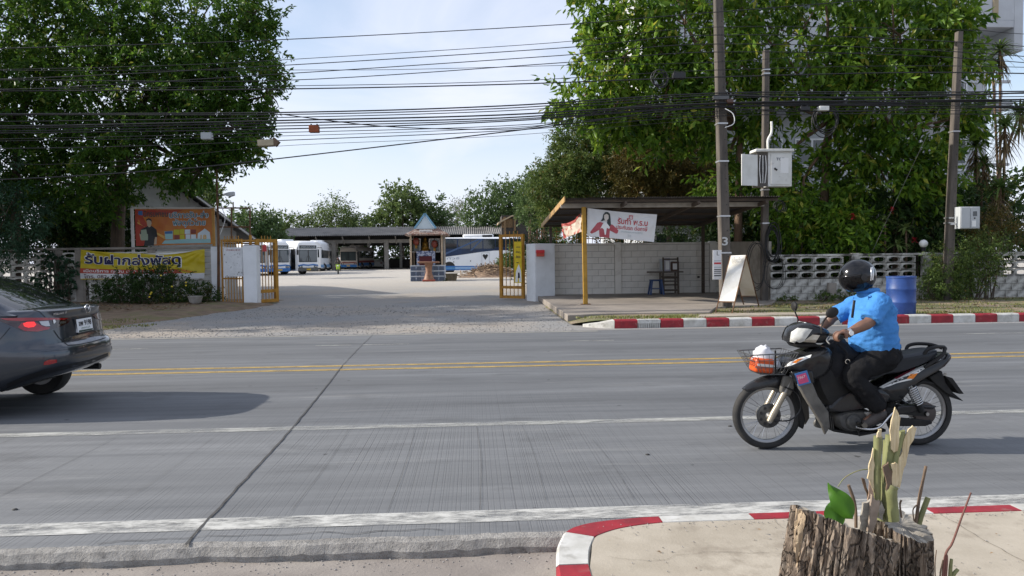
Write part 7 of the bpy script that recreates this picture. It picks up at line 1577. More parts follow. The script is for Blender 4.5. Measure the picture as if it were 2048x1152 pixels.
lettering('ขพ 9198', pm, bk, PF, .10, .93, .46, .88, bold=.025, off=.005); lettering('สุพรรณบุรี', pm, M('plate_green', '#4a6a58', rough=.5), PF, .22, .80, .2, .38, off=.005); surf_patch(PF, [(0.05, .02), (.95, .02), (.97, .14), (.05, .16)], M('plate_foot', '#223a30', rough=.5), pm, 'plate_foot', off=.005)
# emblem ring and name
def hit(zx, zy, off=.006):
    d = ray(zx/4.43, 540+zy/4.43).normalized(); h = BV.ray_cast(EYE-CO, d); return (h[0]+h[1]*off, h[1]) if h[0] else None
ec, en = hit(768, 337, .012); rx_, rz_2 = .055, .046
ring_p = [ec+Vector((0, rx_*math.cos(a), rz_2*math.sin(a))) for a in np.linspace(0, 2*PI, 24, endpoint=False)]
MB().tube(ring_p, .006, 6, closed=True).build('emblem', CHROME, car, smooth=60); MB().tube(catmull([ec+Vector((0, -.05, .012)), ec+Vector((.004, -.022, .012)), ec+Vector((.006, 0, -.012)), ec+Vector((.004, .022, .012)), ec+Vector((0, .05, .012))], 4), .006, 6).build('emblem', CHROME, car, smooth=60)
l0 = hit(466, 404); l1 = hit(582, 380)
if l0 and l1:
    a_, b_2 = l0[0], l1[0]; lettering('mazda 2', car, CHROME, lambda u, v, off=0: a_.lerp(b_2, u)+Vector((.006, 0, v*.034)), 0, 1, 0, 1, bold=.03)
ex = D(210, 731, 8.75)-CO; MB().tube([Vector((-.40, ex.y, .37)), Vector((-.135, ex.y, .365))], .034, 14).build('exhaust', BLK, car, smooth=40)
for s in (-1, 1): MB().box((-2.62, s*.86, 1.0), (.18, .16, .12)).build('door_mirror', PAINT, car, bevel=.04)
bm_.free()

# ================================================================ MOTORCYCLE
YB = 5.77
mroot = G(1685, 895); mroot = Vector((mroot.x, YB, 0))
bike = thing('motorcycle', 'black step-through motorcycle with front wire basket on the road', 'motorcycle', mroot)
def W(px, py, yo=0.0): return D(px, py, YB+yo)-mroot
def Z(x, y, yo=0.0): return W(1420+x/2.68, 490+y/2.68, yo)
BLKP = M('bike_black_plastic', (0.014, 0.0145, 0.016), (0.022, 0.022, 0.023), rough=0.22, scale=6, spec=.3, coat=0.15); BLKM = M('bike_matt_black', (0.014, 0.014, 0.015), (0.024, 0.023, 0.021), rough=0.6, scale=8, spec=.2); DUSTY = M('dusty_plastic', (0.15, 0.14, 0.122), (0.075, 0.07, 0.062), rough=0.55, scale=7, spec=.25)
ALU = M('cast_alloy', (0.34, 0.33, 0.31), (0.24, 0.23, 0.21), rough=0.45, metal=0.8, scale=9); TANM = M('fork_tan', (0.38, 0.33, 0.25), (0.28, 0.245, 0.19), rough=0.4, metal=0.5, scale=6); SEATM = M('seat_vinyl', (0.016, 0.019, 0.024), rough=0.45, spec=.25); ENG = M('engine_dark', (0.05, 0.05, 0.05), (0.10, 0.095, 0.085), rough=0.55, metal=0.4, scale=14)
def ZZ(x, y, dy): p = Z(x, y, -abs(dy)); p.y = dy; return p
def zpr(pts, y0, y1, name, mat, par=None, bevel=.012, smooth=None):
    P = [Z(*p, -max(abs(y0), abs(y1))*.85) for p in pts]; return MB().prism([(p.x, p.z) for p in P], y0, y1, 'Y').build(name, mat, par or bike, bevel=bevel)
def bulge(pts, half, name, mat, par=None, k=5, inset=.72):
    """closed side outline swelling towards the middle of the bike: rounded bodywork"""
    P = [Z(*p, -half*.6) for p in pts]; P = [Vector((p.x, 0, p.z)) for p in P]; P = catmull(P, 4, closed=True); c_ = sum(P, Vector())/len(P); rings = []
    for t in np.linspace(-1, 1, 2*k+1):
        s = inset+(1-inset)*math.sqrt(max(0, 1-abs(t)**2.6)); rings.append([Vector((c_.x+(p.x-c_.x)*s, half*t, c_.z+(p.z-c_.z)*s)) for p in P])
    return MB().loft(rings).build(name, mat, par or bike, smooth=50)
def mwheel(c_, R0, tw, name='wheel', drum=.075, sprocket=False):
    wq = MB().lathe([(R0-.052, -tw*.42), (R0-.03, -tw*.5), (R0-.012, -tw*.40), (R0-.002, -tw*.2), (R0, 0), (R0-.002, tw*.2), (R0-.012, tw*.40), (R0-.03, tw*.5), (R0-.052, tw*.42), (R0-.052, -tw*.42)], 56, c_, 'Y', cap=False).build(name, TYRE, bike, smooth=50)
    for k in range(40):       # tread blocks
        a = 2*PI*k/40; s = 1 if k % 2 else -1; cc = Vector(c_)+Vector(((R0-.004)*math.cos(a), s*tw*.28, (R0-.004)*math.sin(a)))
    MB().lathe([(R0-.075, -.012), (R0-.070, -.016), (R0-.048, -.018), (R0-.048, .018), (R0-.070, .016), (R0-.075, .012), (R0-.075, -.012)], 56, c_, 'Y', cap=False).build('rim', M('dull_rim', (0.30, 0.30, 0.30), rough=.35, metal=.9), wq, smooth=40)
    m_ = MB(); n = 32
    for k in range(n):
        a = 2*PI*k/n; b = a+(.55 if (k//2) % 2 else -.55); s = 1 if k % 2 else -1
        m_.tube([Vector(c_)+Vector((.038*math.cos(b), s*.03, .038*math.sin(b))), Vector(c_)+Vector(((R0-.07)*math.cos(a), s*.004, (R0-.07)*math.sin(a)))], .0016, 4)
    sp = m_.build('spokes', CHROME, wq, fix=False); sp['kind'] = 'stuff'
    hub = MB().lathe([(.02, -.055), (.03, -.05), (.035, -.04), (drum, -.036), (drum, .036), (.03, .05), (.02, .055)], 28, c_, 'Y').build('hub', ALU, wq, smooth=40)
    return wq
fc = W(1533, 830); fc = Vector((fc.x, 0, .276)); rc = W(1836, 823); rc = Vector((rc.x, 0, .276))
mwheel(fc, .276, .075); mwheel(rc, .276, .082)
MB().lathe([(.045, -.058), (.09, -.052), (.098, -.048), (.098, -.044), (.05, -.040)], 28, fc, 'Y').build('brake_disc', ENG, bike, smooth=40)
for k in range(9): a = 2*PI*k/9; MB().lathe([(.012, -.061), (.012, -.05)], 8, fc+Vector((.072*math.cos(a), 0, .072*math.sin(a))), 'Y').build('disc_hole', BLK, bike)
MB().lathe([(.012, -.085), (.020, -.08), (.03, -.06), (.045, -.05)], 16, fc, 'Y').build('axle_hub', ALU, bike, smooth=40)
# fork
for s in (-1, 1):
    a = ZZ(400, 790, s*.085); b = ZZ(318, 945, s*.085)
    MB().tube([a, a.lerp(b, .45), a.lerp(b, .75), b], [.024, .024, .028, .022], 12).build('fork_leg', TANM, bike, smooth=50)
    c_ = ZZ(440, 700, s*.08); MB().tube([c_, a], .019, 10).build('fork_tube', ALU, bike, smooth=50)
    MB().tube([Vector((b.x, s*.105, b.z)), Vector((b.x, s*.06, b.z))], .014, 8).build('axle_nut', ALU, bike)
MB().tube(catmull([Z(400, 760, -.11), Z(470, 800, -.12), Z(485, 880, -.11), Z(430, 938, -.10), Z(340, 940, -.09)], 8), .006, 6).build('brake_hose', BLK, bike, smooth=60)
# front mudguard: curved shell over the tyre
arc = [Z(*p) for p in ((172, 766), (215, 735), (275, 705), (340, 692), (400, 692), (440, 715), (458, 760))]; arc = catmull(arc, 5); rings = []
for i, p in enumerate(arc):
    t = i/(len(arc)-1); wd = .03+.035*math.sin(PI*min(1, t*1.25)); dn = Vector((fc.x, 0, fc.z))-Vector((p.x, 0, p.z)); dn.normalize(); dep = .04+.045*math.sin(PI*t)
    rings.append([Vector((p.x, 0, p.z))+dn*q[1]*dep+Vector((0, q[0]*wd, 0)) for q in ((-1.0, 1), (-1.02, .6), (-.8, .2), (0, 0), (.8, .2), (1.02, .6), (1.0, 1), (.85, .95), (.7, .3), (0, .12), (-.7, .3), (-.85, .95))])
MB().loft(rings).build('front_mudguard', BLKP, bike, smooth=50)
zpr([(395, 700), (450, 705), (450, 770), (430, 808), (390, 812), (372, 780)], -.10, -.058, 'fork_cover', DUSTY, bevel=.014); zpr([(395, 700), (450, 705), (450, 770), (430, 808), (390, 812), (372, 780)], .058, .10, 'fork_cover', DUSTY, bevel=.014)
zpr([(470, 760), (490, 850), (512, 940), (500, 990), (482, 975), (470, 900), (440, 810), (440, 760)], -.05, .05, 'mud_flap', BLKM)
# leg shield, cowls
cowl = bulge([(392, 655), (430, 605), (500, 585), (560, 560), (640, 545), (668, 600), (640, 680), (560, 730), (470, 760), (440, 695)], .17, 'front_cowl', BLKP, inset=.62)
for s in (-1, 1):
    P = [Z(*p, -.17) for p in ((462, 742), (545, 735), (575, 810), (632, 893), (638, 975), (613, 1018), (590, 962), (540, 880), (500, 815))]
    MB().prism([(p.x, p.z) for p in P], s*.19, s*.155, 'Y').build('leg_shield_wing', DUSTY, bike, bevel=.012)
    P = [Z(*p, -.16) for p in ((430, 680), (545, 670), (560, 740), (470, 762))]; MB().prism([(p.x, p.z) for p in P], s*.185, s*.12, 'Y').build('leg_shield_upper', BLKP, bike, bevel=.014)
bulge([(548, 640), (640, 570), (720, 640), (760, 760), (740, 860), (650, 890), (600, 830), (560, 740)], .11, 'centre_cover', BLKM, inset=.8)
bulge([(600, 880), (680, 800), (800, 750), (920, 760), (980, 800), (930, 850), (800, 880), (660, 900)], .12, 'belly_cover', BLKP, inset=.8)
hcowl = bulge([(425, 515), (440, 462), (475, 428), (530, 416), (600, 436), (645, 462), (648, 500), (610, 528), (520, 524), (455, 528)], .13, 'headlight_cowl', BLKP, inset=.55)
HLM = M('headlight_lens', (0.62, 0.62, 0.58), (0.40, 0.40, 0.37), rough=.12, scale=14, coat=1)
_dec = []
zpr([(480, 430), (510, 414), (522, 418), (500, 440)], -.06, .06, 'number_badge', wp, bevel=.004); zpr([(450, 528), (560, 522), (590, 545), (470, 552)], -.09, .09, 'neck_cover', BLKM)
# stripes and stickers
def bvh_of(o): b = bmesh.new(); b.from_mesh(o.data); t = BVHTree.FromBMesh(b); return t
def decal(pts, on, mat, name, off=.003, both=True, par=None):
    t = bvh_of(on); q = [(1420+x/2.68, 490+y/2.68) for x, y in pts]; o = project_patch(q, t, name, mat, par or bike, off, 4, 5.6, None, mroot)
    if both: o2 = project_patch(q, t, name, mat, par or bike, off, 4, 5.6, 0.0, mroot); o2.data.flip_normals()
    return o
ORNG = M('decal_orange', '#d8791c', rough=.3); WHT = M('decal_white', (0.66, 0.66, 0.64), rough=.3); 
hl = decal([(430, 516), (438, 468), (470, 446), (548, 452), (505, 512), (465, 526)], hcowl, HLM, 'headlight', .006); decal([(500, 516), (548, 480), (588, 484), (565, 520)], hcowl, M('indicator_lens', (0.60, 0.56, 0.48), (0.40, .36, .28), rough=.15, scale=20, coat=1), 'indicator', .006)
decal([(398, 655), (430, 628), (480, 606), (545, 588), (538, 604), (480, 628), (440, 645)], cowl, WHT, 'stripe'); decal([(440, 632), (470, 614), (500, 610), (462, 634)], cowl, ORNG, 'stripe', .006)
P = [Z(*p, -.185) for p in ((452, 690), (518, 672), (540, 738), (474, 756))]; MB().prism([(p.x, p.z) for p in P], -.187, -.192, 'Y').build('tax_sticker', M('sticker_blue', '#3a6ea8', rough=.4), bike)
P = [Z(*p, -.19) for p in ((462, 700), (512, 685), (528, 732), (478, 746))]; MB().prism([(p.x, p.z) for p in P], -.193, -.196, 'Y').build('tax_sticker', M('sticker_pink', '#d04a78', '#b8406a', rough=.4, scale=30), bike); lettering('2567', bike, wp, lambda u, v, off=0: ZZ(470+u*40, 722-v*14-u*12, -.199), 0, 1, 0, 1)
# rear body, seat, rail, tail
tailb = bulge([(880, 775), (1000, 705), (1110, 655), (1240, 598), (1292, 580), (1285, 615), (1235, 655), (1130, 715), (1060, 765), (985, 845), (930, 835)], .125, 'tail_body', BLKP, inset=.78)
decal([(905, 764), (1000, 714), (1100, 664), (1242, 604), (1238, 616), (1140, 668), (1110, 690), (1080, 722), (1000, 740), (930, 768)], tailb, WHT, 'side_stripe'); decal([(1052, 716), (1075, 694), (1112, 686), (1088, 716)], tailb, ORNG, 'side_stripe', .006); decal([(930, 760), (1010, 722), (1090, 690), (1060, 716), (1000, 732)], tailb, BLKP, 'side_stripe', .005)
decal([(990, 716), (1098, 660), (1100, 668), (1000, 722)], tailb, M('decal_maroon', '#7a2c3c', rough=.3), 'side_stripe', .007)
bulge([(760, 690), (850, 640), (940, 615), (1020, 590), (1110, 573), (1205, 558), (1228, 574), (1195, 612), (1100, 652), (1000, 686), (905, 700), (800, 740)], .135, 'seat', SEATM, inset=.7)
for s in (-1, 1): MB().tube(catmull([ZZ(1145, 590, s*.12), ZZ(1165, 562, s*.13), ZZ(1205, 548, s*.12), ZZ(1250, 546, s*.08), ZZ(1262, 556, s*.02)], 6), .014, 8).build('grab_rail', BLKM, bike, smooth=60)
for s in (-1, 1): MB().tube(catmull([ZZ(1258, 556, s*.09), ZZ(1248, 588, s*.12), ZZ(1190, 630, s*.13), ZZ(1150, 655, s*.13)], 6), .014, 8).build('grab_rail', BLKM, bike, smooth=60)
zpr([(1226, 640), (1248, 612), (1294, 582), (1290, 612), (1252, 658)], -.10, .10, 'tail_light', M('bike_tail_lens', '#7a2a30', '#a09090', rough=.15, coat=1, scale=30, lo=.5, hi=.55), bevel=.015)
zpr([(1170, 708), (1240, 672), (1262, 740), (1300, 790), (1360, 838), (1330, 828), (1262, 794), (1205, 745)], -.07, .07, 'rear_mudguard', BLKM, bevel=.012); pl_ = zpr([(1256, 700), (1296, 712), (1357, 797), (1330, 797)], -.085, .085, 'number_plate', BLKM, bevel=.004); MB().lathe([(.012, -.078), (.012, -.07)], 10, Z(1229, 685), 'Y').build('bolt', ALU, bike)
zpr([(985, 845), (1060, 765), (1140, 725), (1230, 740), (1280, 800), (1225, 752), (1140, 740), (1070, 780), (1010, 850)], -.06, .06, 'inner_mudguard', BLKM, bevel=.005)
# rear suspension and drive
for s in (-1, 1):
    a = ZZ(1075, 755, s*.125); b = ZZ(1135, 893, s*.125); MB().tube([a, b], .012, 8).build('shock_absorber', ALU, bike); P = []
    a2, b2 = a, a.lerp(b, .68); dv = (b2-a2); u_ = dv.normalized().orthogonal(); v_ = dv.normalized().cross(u_)
    for k in range(9*12+1): th = 2*PI*k/12; P.append(a2+dv*(k/108)+u_*(.026*math.cos(th))+v_*(.026*math.sin(th)))
    MB().tube(P, .005, 5).build('spring', CHROME, bike, smooth=80); MB().tube([a.lerp(b, .70), b], .024, 10).build('shock_body', BLKM, bike, smooth=50)
    MB().bar(ZZ(940, 885, s*.10), Vector((rc.x, s*.10, rc.z)), .03, .045).build('swing_arm', BLKM, bike)
zpr([(1000, 862), (1110, 853), (1215, 862), (1185, 882), (1140, 876), (1080, 900), (1000, 912)], -.118, -.07, 'chain_case', BLKP, bevel=.012); zpr([(960, 920), (1080, 930), (1180, 935), (1190, 955), (1150, 970), (1010, 970), (960, 950)], -.115, -.075, 'chain_case', BLKM, bevel=.01)
MB().lathe([(.02, -.115), (.055, -.11), (.088, -.10), (.09, -.07), (.03, -.06)], 24, rc, 'Y').build('sprocket_cover', M('rusty_dark', (0.05, 0.038, 0.034), rough=.6), bike, smooth=40); MB().tube([Vector((rc.x, -.13, rc.z)), Vector((rc.x, .13, rc.z))], .014, 10).build('axle', ALU, bike)
# engine, footrests, stand, lever, exhaust
bulge([(662, 915), (690, 892), (760, 880), (850, 886), (890, 920), (880, 965), (800, 995), (720, 998), (670, 965)], .13, 'engine', ENG, inset=.8)
MB().lathe([(.01, -.155), (.05, -.152), (.062, -.14), (.062, -.10)], 24, Z(725, 930), 'Y').build('magneto_cover', ENG, bike, smooth=40); MB().lathe([(.01, -.15), (.028, -.148), (.032, -.12)], 16, Z(800, 935), 'Y').build('gear_cover', ALU, bike, smooth=40)
for k in range(6): zpr([(600+k*10, 900+k*4), (604+k*10, 900+k*4), (612+k*10, 985), (608+k*10, 985)], -.07, .07, 'cooling_fin', ENG, bevel=0)
zpr([(820, 895), (870, 885), (880, 920), (840, 930)], -.14, -.10, 'carburettor', ALU, bevel=.008)
MB().tube([ZZ(830, 970, -.26), ZZ(830, 970, .26)], .012, 8).build('footrest_bar', BLKM, bike)
for s in (-1, 1): MB().tube([ZZ(830, 968, s*.17), ZZ(830, 968, s*.27)], .02, 8).build('footrest', TYRE, bike, smooth=40)
MB().tube(catmull([ZZ(780, 975, -.2), ZZ(850, 988, -.2), ZZ(910, 975, -.2), ZZ(960, 920, -.2), ZZ(985, 895, -.2)], 6), .009, 8).build('gear_lever', CHROME, bike, smooth=60)
MB().tube(catmull([ZZ(650, 930, .08), ZZ(640, 1000, .12), ZZ(760, 1015, .15), ZZ(960, 960, .16)], 6), .016, 8).build('exhaust_pipe', ALU, bike, smooth=60); MB().tube([ZZ(950, 962, .16), ZZ(1230, 900, .17)], [.03, .042], 14).build('silencer', BLKM, bike, smooth=40)
MB().tube([ZZ(790, 985, -.13), ZZ(800, 1020, -.15), ZZ(860, 1008, -.16)], .010, 6).build('side_stand', BLKM, bike); zpr([(640, 985), (780, 1000), (900, 1000), (940, 985), (940, 1000), (800, 1022), (660, 1000)], -.08, .08, 'under_tray', BLKM, bevel=.006)
# handlebar, grips, mirrors
hb = [ZZ(690, 497, -.34), ZZ(650, 480, -.22), Z(600, 470), ZZ(560, 455, .22), ZZ(470, 440, .33)]
hb = [ZZ(705, 497, -.33), ZZ(668, 486, -.20), Z(600, 472), ZZ(640, 486, .20), ZZ(690, 500, .33)]
MB().tube(catmull(hb, 6), .011, 8).build('handlebar', BLKM, bike, smooth=60)
for s in (-1, 1):
    a = ZZ(690, 492, s*.22); b = ZZ(704, 496, s*.345); MB().tube([a, b], .018, 12).build('grip', TYRE, bike, smooth=40); MB().lathe([(.02, -.004), (.021, .004)], 12, b, 'Y').build('grip_end', BLKM, bike)
    c_ = ZZ(640, 490, s*.2); MB().tube(catmull([c_, ZZ(625, 510, s*.27), ZZ(640, 530, s*.33)], 4), .006, 6).build('brake_lever', ALU, bike, smooth=60)
for s, st_, hd, sz in ((-1, [(598, 475), (598, 440), (615, 400)], (655, 362), (.052, .020, .040)), (1, [(478, 415), (465, 380), (455, 355)], (452, 328), (.020, .05, .040))):
    P = [Z(*p, s*.27) for p in st_]; h_ = Z(*hd, s*.30); MB().tube(catmull(P+[h_], 5), .006, 6).build('mirror_stem', BLKM, bike, smooth=60)
    mh = MB().ball((0, 0, 0), sz, 18, 10); mo = mh.build('mirror', BLKM, bike, smooth=180); mo.location = h_; mo.rotation_euler = (0, R_(-22 if s < 0 else 0), 0)
# basket
WIRE = M('basket_wire', (0.20, 0.20, 0.20), (0.10, .10, .10), rough=.4, metal=.7, scale=20)
bt = {(0, -1): (183, 578), (1, -1): (428, 566), (0, 1): (205, 570), (1, 1): (440, 552)}; bb = {(0, -1): (242, 684), (1, -1): (372, 684), (0, 1): (250, 678), (1, 1): (385, 676)}
def bp_(u, s, v): # u along, s across -1..1, v 0 bottom 1 top
    a = Z(*bb[(0, -1)]).lerp(Z(*bb[(1, -1)]), u); b = Z(*bt[(0, -1)]).lerp(Z(*bt[(1, -1)]), u); p = a.lerp(b, v); return Vector((p.x, s*(.105+.05*v), p.z))
bsk = MB().tube([bp_(0, -1, 1), bp_(1, -1, 1), bp_(1, 1, 1), bp_(0, 1, 1)], .0055, 6, closed=True).build('basket', WIRE, bike)
for v in (0, .35, .7): MB().tube([bp_(0, -1, v), bp_(1, -1, v), bp_(1, 1, v), bp_(0, 1, v)], .0028, 5, closed=True).build('basket_hoop', WIRE, bsk)
for k in range(9):
    u = k/8
    MB().tube([bp_(u, -1, 1), bp_(u, -1, 0), bp_(u, 1, 0), bp_(u, 1, 1)], .0024, 5).build('basket_wire', WIRE, bsk)
for k in range(1, 7):
    s = -1+2*k/7; MB().tube([bp_(0, s, 1), bp_(0, s, 0), bp_(1, s, 0), bp_(1, s, 1)], .0024, 5).build('basket_wire', WIRE, bsk)
MB().bar(ZZ(350, 566, -.158), ZZ(352, 690, -.112), .012, .006, up=(0, 1, 0)).build('basket_stay', BLKM, bsk); MB().bar(Z(400, 640), Z(450, 600), .02, .02).build('basket_bracket', BLKM, bsk)
# shopping in the basket
sbag = thing('shopping_bag', 'white plastic bag with orange packet in the motorcycle basket', 'bag', mroot+Z(290, 680))
o_ = Z(290, 680)
def blob(c_, r_, amp, sd, n=22, m=14):
    mb_ = MB().ball((0, 0, 0), (1, 1, 1), n, m); mb_.v = [tuple(Vector((v[0]*r_[0], v[1]*r_[1], v[2]*r_[2]))*(1+amp*noise.noise(Vector(v)*2.2+Vector((sd, 0, 0)))+amp*.5*noise.noise(Vector(v)*6+Vector((sd, 0, 0))))+Vector(c_)) for v in mb_.v]; return mb_
blob(Z(285, 600)-o_, (.085, .075, .085), .35, 3).build('plastic_film', M('thin_plastic', (0.70, 0.71, 0.74), rough=.25, alpha=.82), sbag, smooth=60)
blob(Z(330, 640)-o_, (.07, .08, .055), .2, 9).build('plastic_film', M('pale_grey_plastic', (0.50, 0.52, 0.56), rough=.3), sbag, smooth=60)
a_ = Z(232, 668)-o_; MB().box(Z(272, 640)-o_+Vector((0, -.02, 0)), (.155, .15, .115), Matrix.Rotation(R_(6), 3, 'Y')).build('orange_packet', M('packet_orange', '#d2571c', '#c0481a', rough=.4, scale=8), sbag, bevel=.02); MB().box(Z(276, 640)-o_+Vector((0, -.098, .005)), (.14, .006, .02), Matrix.Rotation(R_(6), 3, 'Y')).build('packet_band', WHT, sbag)
# black bag hung in front of the rider
hbag = thing('hanging_bag', 'black soft bag hung from the motorcycle hook before the rider', 'bag', mroot+Z(660, 760)); o_ = Z(660, 760)
NYL = M('black_nylon', (0.010, 0.010, 0.012), (0.016, .016, .018), spec=.15, rough=.55, scale=5, bump=.3, bscale=18)
blob(Z(680, 655)-o_, (.185, .13, .215), .18, 5, 28, 18).build('sack', NYL, hbag, smooth=70); MB().tube(catmull([Z(650, 520)-o_+Vector((0, -.1, 0)), Z(690, 570)-o_+Vector((0, -.13, 0)), Z(680, 610)-o_+Vector((0, -.13, 0))], 5), (.010), 6).build('strap', NYL, hbag); MB().tube([Z(690, 612)-o_+Vector((.018*math.cos(a), -.14, .018*math.sin(a))) for a in np.linspace(0, 2*PI, 14, endpoint=False)], .004, 5, closed=True).build('ring', CHROME, hbag, smooth=60)

# ================================================================ RIDER
rider = thing('person', 'person in blue polo shirt, black trousers and black helmet riding the motorcycle', 'person', mroot)
SKIN = M('skin_brown', (0.20, 0.105, 0.068), (0.155, 0.08, 0.052), rough=.5, scale=14); SHIRT = M('blue_polo', (0.065, 0.235, 0.56), (0.05, 0.195, 0.48), rough=.8, spec=.15, scale=7, bump=.5, bscale=11, bdist=.03); TROU = M('black_trousers', (0.011, 0.011, 0.012), (0.017, .017, .018), rough=.85, scale=6, spec=.1, bump=.6, bscale=9, bdist=.03); SHOE = M('dark_shoe', (0.035, 0.028, 0.025), (0.06, .05, .045), rough=.6, scale=14)
def RW(px, py, yo): return W(px, py, yo)
sh_n = RW(1760, 606, -.175); el_n = RW(1738, 645, -.245); wr_n = RW(1692, 668, -.285)
sh_f = RW(1722, 606, .175); el_f = RW(1668, 632, .25); wr_f = RW(1640, 660, .29)
hip_n = RW(1768, 712, -.085); kn_n = RW(1706, 752, -.155); an_n = RW(1759, 818, -.15)
hip_f = RW(1768, 712, .085); kn_f = RW(1708, 752, .155); an_f = RW(1759, 820, .15)
grn = ZZ(697, 494, -.285); grf = ZZ(697, 494, .285)
tor = [(RW(1756, 716, 0), .155, .135), (RW(1752, 700, 0), .175, .165), (RW(1746, 672, 0), .182, .172), (RW(1746, 640, 0), .185, .160), (RW(1748, 615, 0), .19, .135), (RW(1746, 597, 0), .165, .10), (RW(1738, 586, 0), .09, .07), (RW(1730, 578, 0), .06, .058)]
def ell(m_, secs, n=20): 
    rings = []
    for c_, ry, rx in secs: rings.append([c_+Vector((rx*math.cos(2*PI*k/n), ry*math.sin(2*PI*k/n), 0)) for k in range(n)])
    return m_.loft(rings)
def chain(m_, pts, rs, n=12, k=5):
    P = catmull(pts, k); R0 = np.interp(np.linspace(0, len(rs)-1, len(P)), range(len(rs)), rs); return m_.tube(P, list(R0), n)
def hand(m_, wr, gr, s):
    # palm behind the grip, four fingers over it, thumb under it
    kn = gr+Vector((.012, 0, .030)); chain(m_, [wr, wr.lerp(kn, .5)+Vector((0, 0, .006)), kn+Vector((.012, 0, 0))], [.024, .031, .028], 10)
    m_.box(gr+Vector((.034, 0, .014)), (.03, .078, .045))
    for i in range(4):
        y = (-.030+.020*i)*s*-1; L_ = (.9, 1.02, 1.0, .82)[i]
        c_ = gr+Vector((0, y, 0)); m_.tube(catmull([c_+Vector((.026, 0, .032)), c_+Vector((-.008*L_, 0, .038)), c_+Vector((-.036*L_, 0, .018)), c_+Vector((-.038*L_, 0, -.010)), c_+Vector((-.018, 0, -.030))], 4), [.0105]*16+[.008], 8)
    y = s*.048*-1; m_.tube(catmull([gr+Vector((.04, y*.6, .0)), gr+Vector((.02, y, -.022)), gr+Vector((-.014, y*1.05, -.026))], 4), [.013]*8+[.009], 8)
m_ = MB()
ell(m_, [(c_, a*.93, b*.93) for c_, a, b in tor])
for sh, el, wr, gr, s in ((sh_n, el_n, wr_n, grn, -1), (sh_f, el_f, wr_f, grf, 1)):
    chain(m_, [sh+Vector((0, -s*.03, 0)), sh.lerp(el, .5), el, el.lerp(wr, .35), wr], [.056, .052, .044, .044, .026], 12); hand(m_, wr, gr, s)
for hp, kn, an, s in ((hip_n, kn_n, an_n, -1), (hip_f, kn_f, an_f, 1)):
    chain(m_, [hp, hp.lerp(kn, .5), kn, kn.lerp(an, .4), an, an+Vector((.01, 0, -.03))], [.085, .078, .055, .052, .036, .034], 12); chain(m_, [an+Vector((.02, 0, -.03)), an+Vector((-.06, 0, -.07)), an+Vector((-.12, 0, -.10))], [.036, .034, .026], 10)
hc = RW(1712, 555, 0)
MB_head = m_
m_.ball(hc+Vector((.012, 0, .01)), (.092, .075, .105), 20, 14); m_.ball(hc+Vector((-.045, 0, -.055)), (.05, .05, .055), 14, 10); chain(m_, [RW(1733, 582, 0), RW(1724, 572, 0), hc], [.062, .055, .055], 12)
m_.tube([hc+Vector((-.078, 0, .012)), hc+Vector((-.104, 0, -.022)), hc+Vector((-.085, 0, -.03))], [.010, .017, .014], 8); m_.tube([hc+Vector((-.085, -.026, -.062)), hc+Vector((-.094, 0, -.058)), hc+Vector((-.085, .026, -.062))], .009, 8)
for s in (-1, 1): m_.ball(hc+Vector((.015, s*.077, -.008)), (.022, .012, .033), 10, 7)
bodyo = m_.build('body', SKIN, rider, smooth=180); bake(bodyo, [('REMESH', dict(mode='VOXEL', voxel_size=.0065)), ('SMOOTH', dict(factor=.5, iterations=3))]); bodyo.data.polygons.foreach_set('use_smooth', [True]*len(bodyo.data.polygons))
for s in (-1, 1): MB().ball(hc+Vector((-.082, s*.032, .012)), (.010, .015, .009), 10, 7).build('eye', wp, bodyo, smooth=180); MB().ball(hc+Vector((-.091, s*.032, .012)), (.003, .006, .006), 8, 6).build('pupil', BLK, bodyo, smooth=180)
# shirt
m_ = MB(); ell(m_, [(tor[1][0]+Vector((0, 0, -.012)), .188, .182), (tor[1][0], .190, .184), (tor[2][0], .197, .188), (tor[3][0], .198, .172), (tor[4][0], .202, .146), (tor[5][0]+Vector((0, 0, .002)), .178, .112), (tor[6][0]+Vector((0, 0, -.004)), .105, .082), (tor[6][0]+Vector((-.012, 0, .012)), .078, .072)], 28)
for sh, el, wr, s in ((sh_n, el_n, wr_n, -1), (sh_f, el_f, wr_f, 1)): chain(m_, [sh+Vector((.01, -s*.10, .0)), sh+Vector((0, 0, .004)), sh.lerp(el, .5), sh.lerp(el, .93)], [.082, .080, .078, .080], 16)
sho = m_.build('shirt', SHIRT, rider, smooth=180); bake(sho, [('REMESH', dict(mode='VOXEL', voxel_size=.008)), ('SMOOTH', dict(factor=.5, iterations=6))])
for v in sho.data.vertices:      # folds
    p = v.co; v.co = p+v.normal*(.017*noise.noise(Vector((p.x*9+p.z*6, p.y*6, p.z*13)))+.012*(.5-abs(noise.noise(Vector((p.x*13-p.z*10, p.y*11, p.z*20)))))-.004+.005*noise.noise(Vector((p.x*24, p.y*20, p.z*34))))
sho.data.polygons.foreach_set('use_smooth', [True]*len(sho.data.polygons))
nk = tor[6][0]+Vector((-.012, 0, .012)); MB().tube([nk+Vector((.078*math.cos(a), .083*math.sin(a), .010-.018*math.cos(a)*0)) for a in np.linspace(.5*PI*.0, 2*PI, 26, endpoint=False)], .013, 8, sx=1, sy=1.5, closed=True).build('collar', SHIRT, sho, smooth=180)
lg = RW(1730, 638, -.196); MB().box(RW(1731, 640, -.20), (.025, .004, .035)).build('chest_logo', BLK, sho)
MB().box(RW(1709, 618, -.13)+Vector((-.01, 0, 0)), (.020, .012, .14), Matrix.Rotation(R_(7), 3, 'Y')).build('helmet_strap', BLK, rider, bevel=.004)
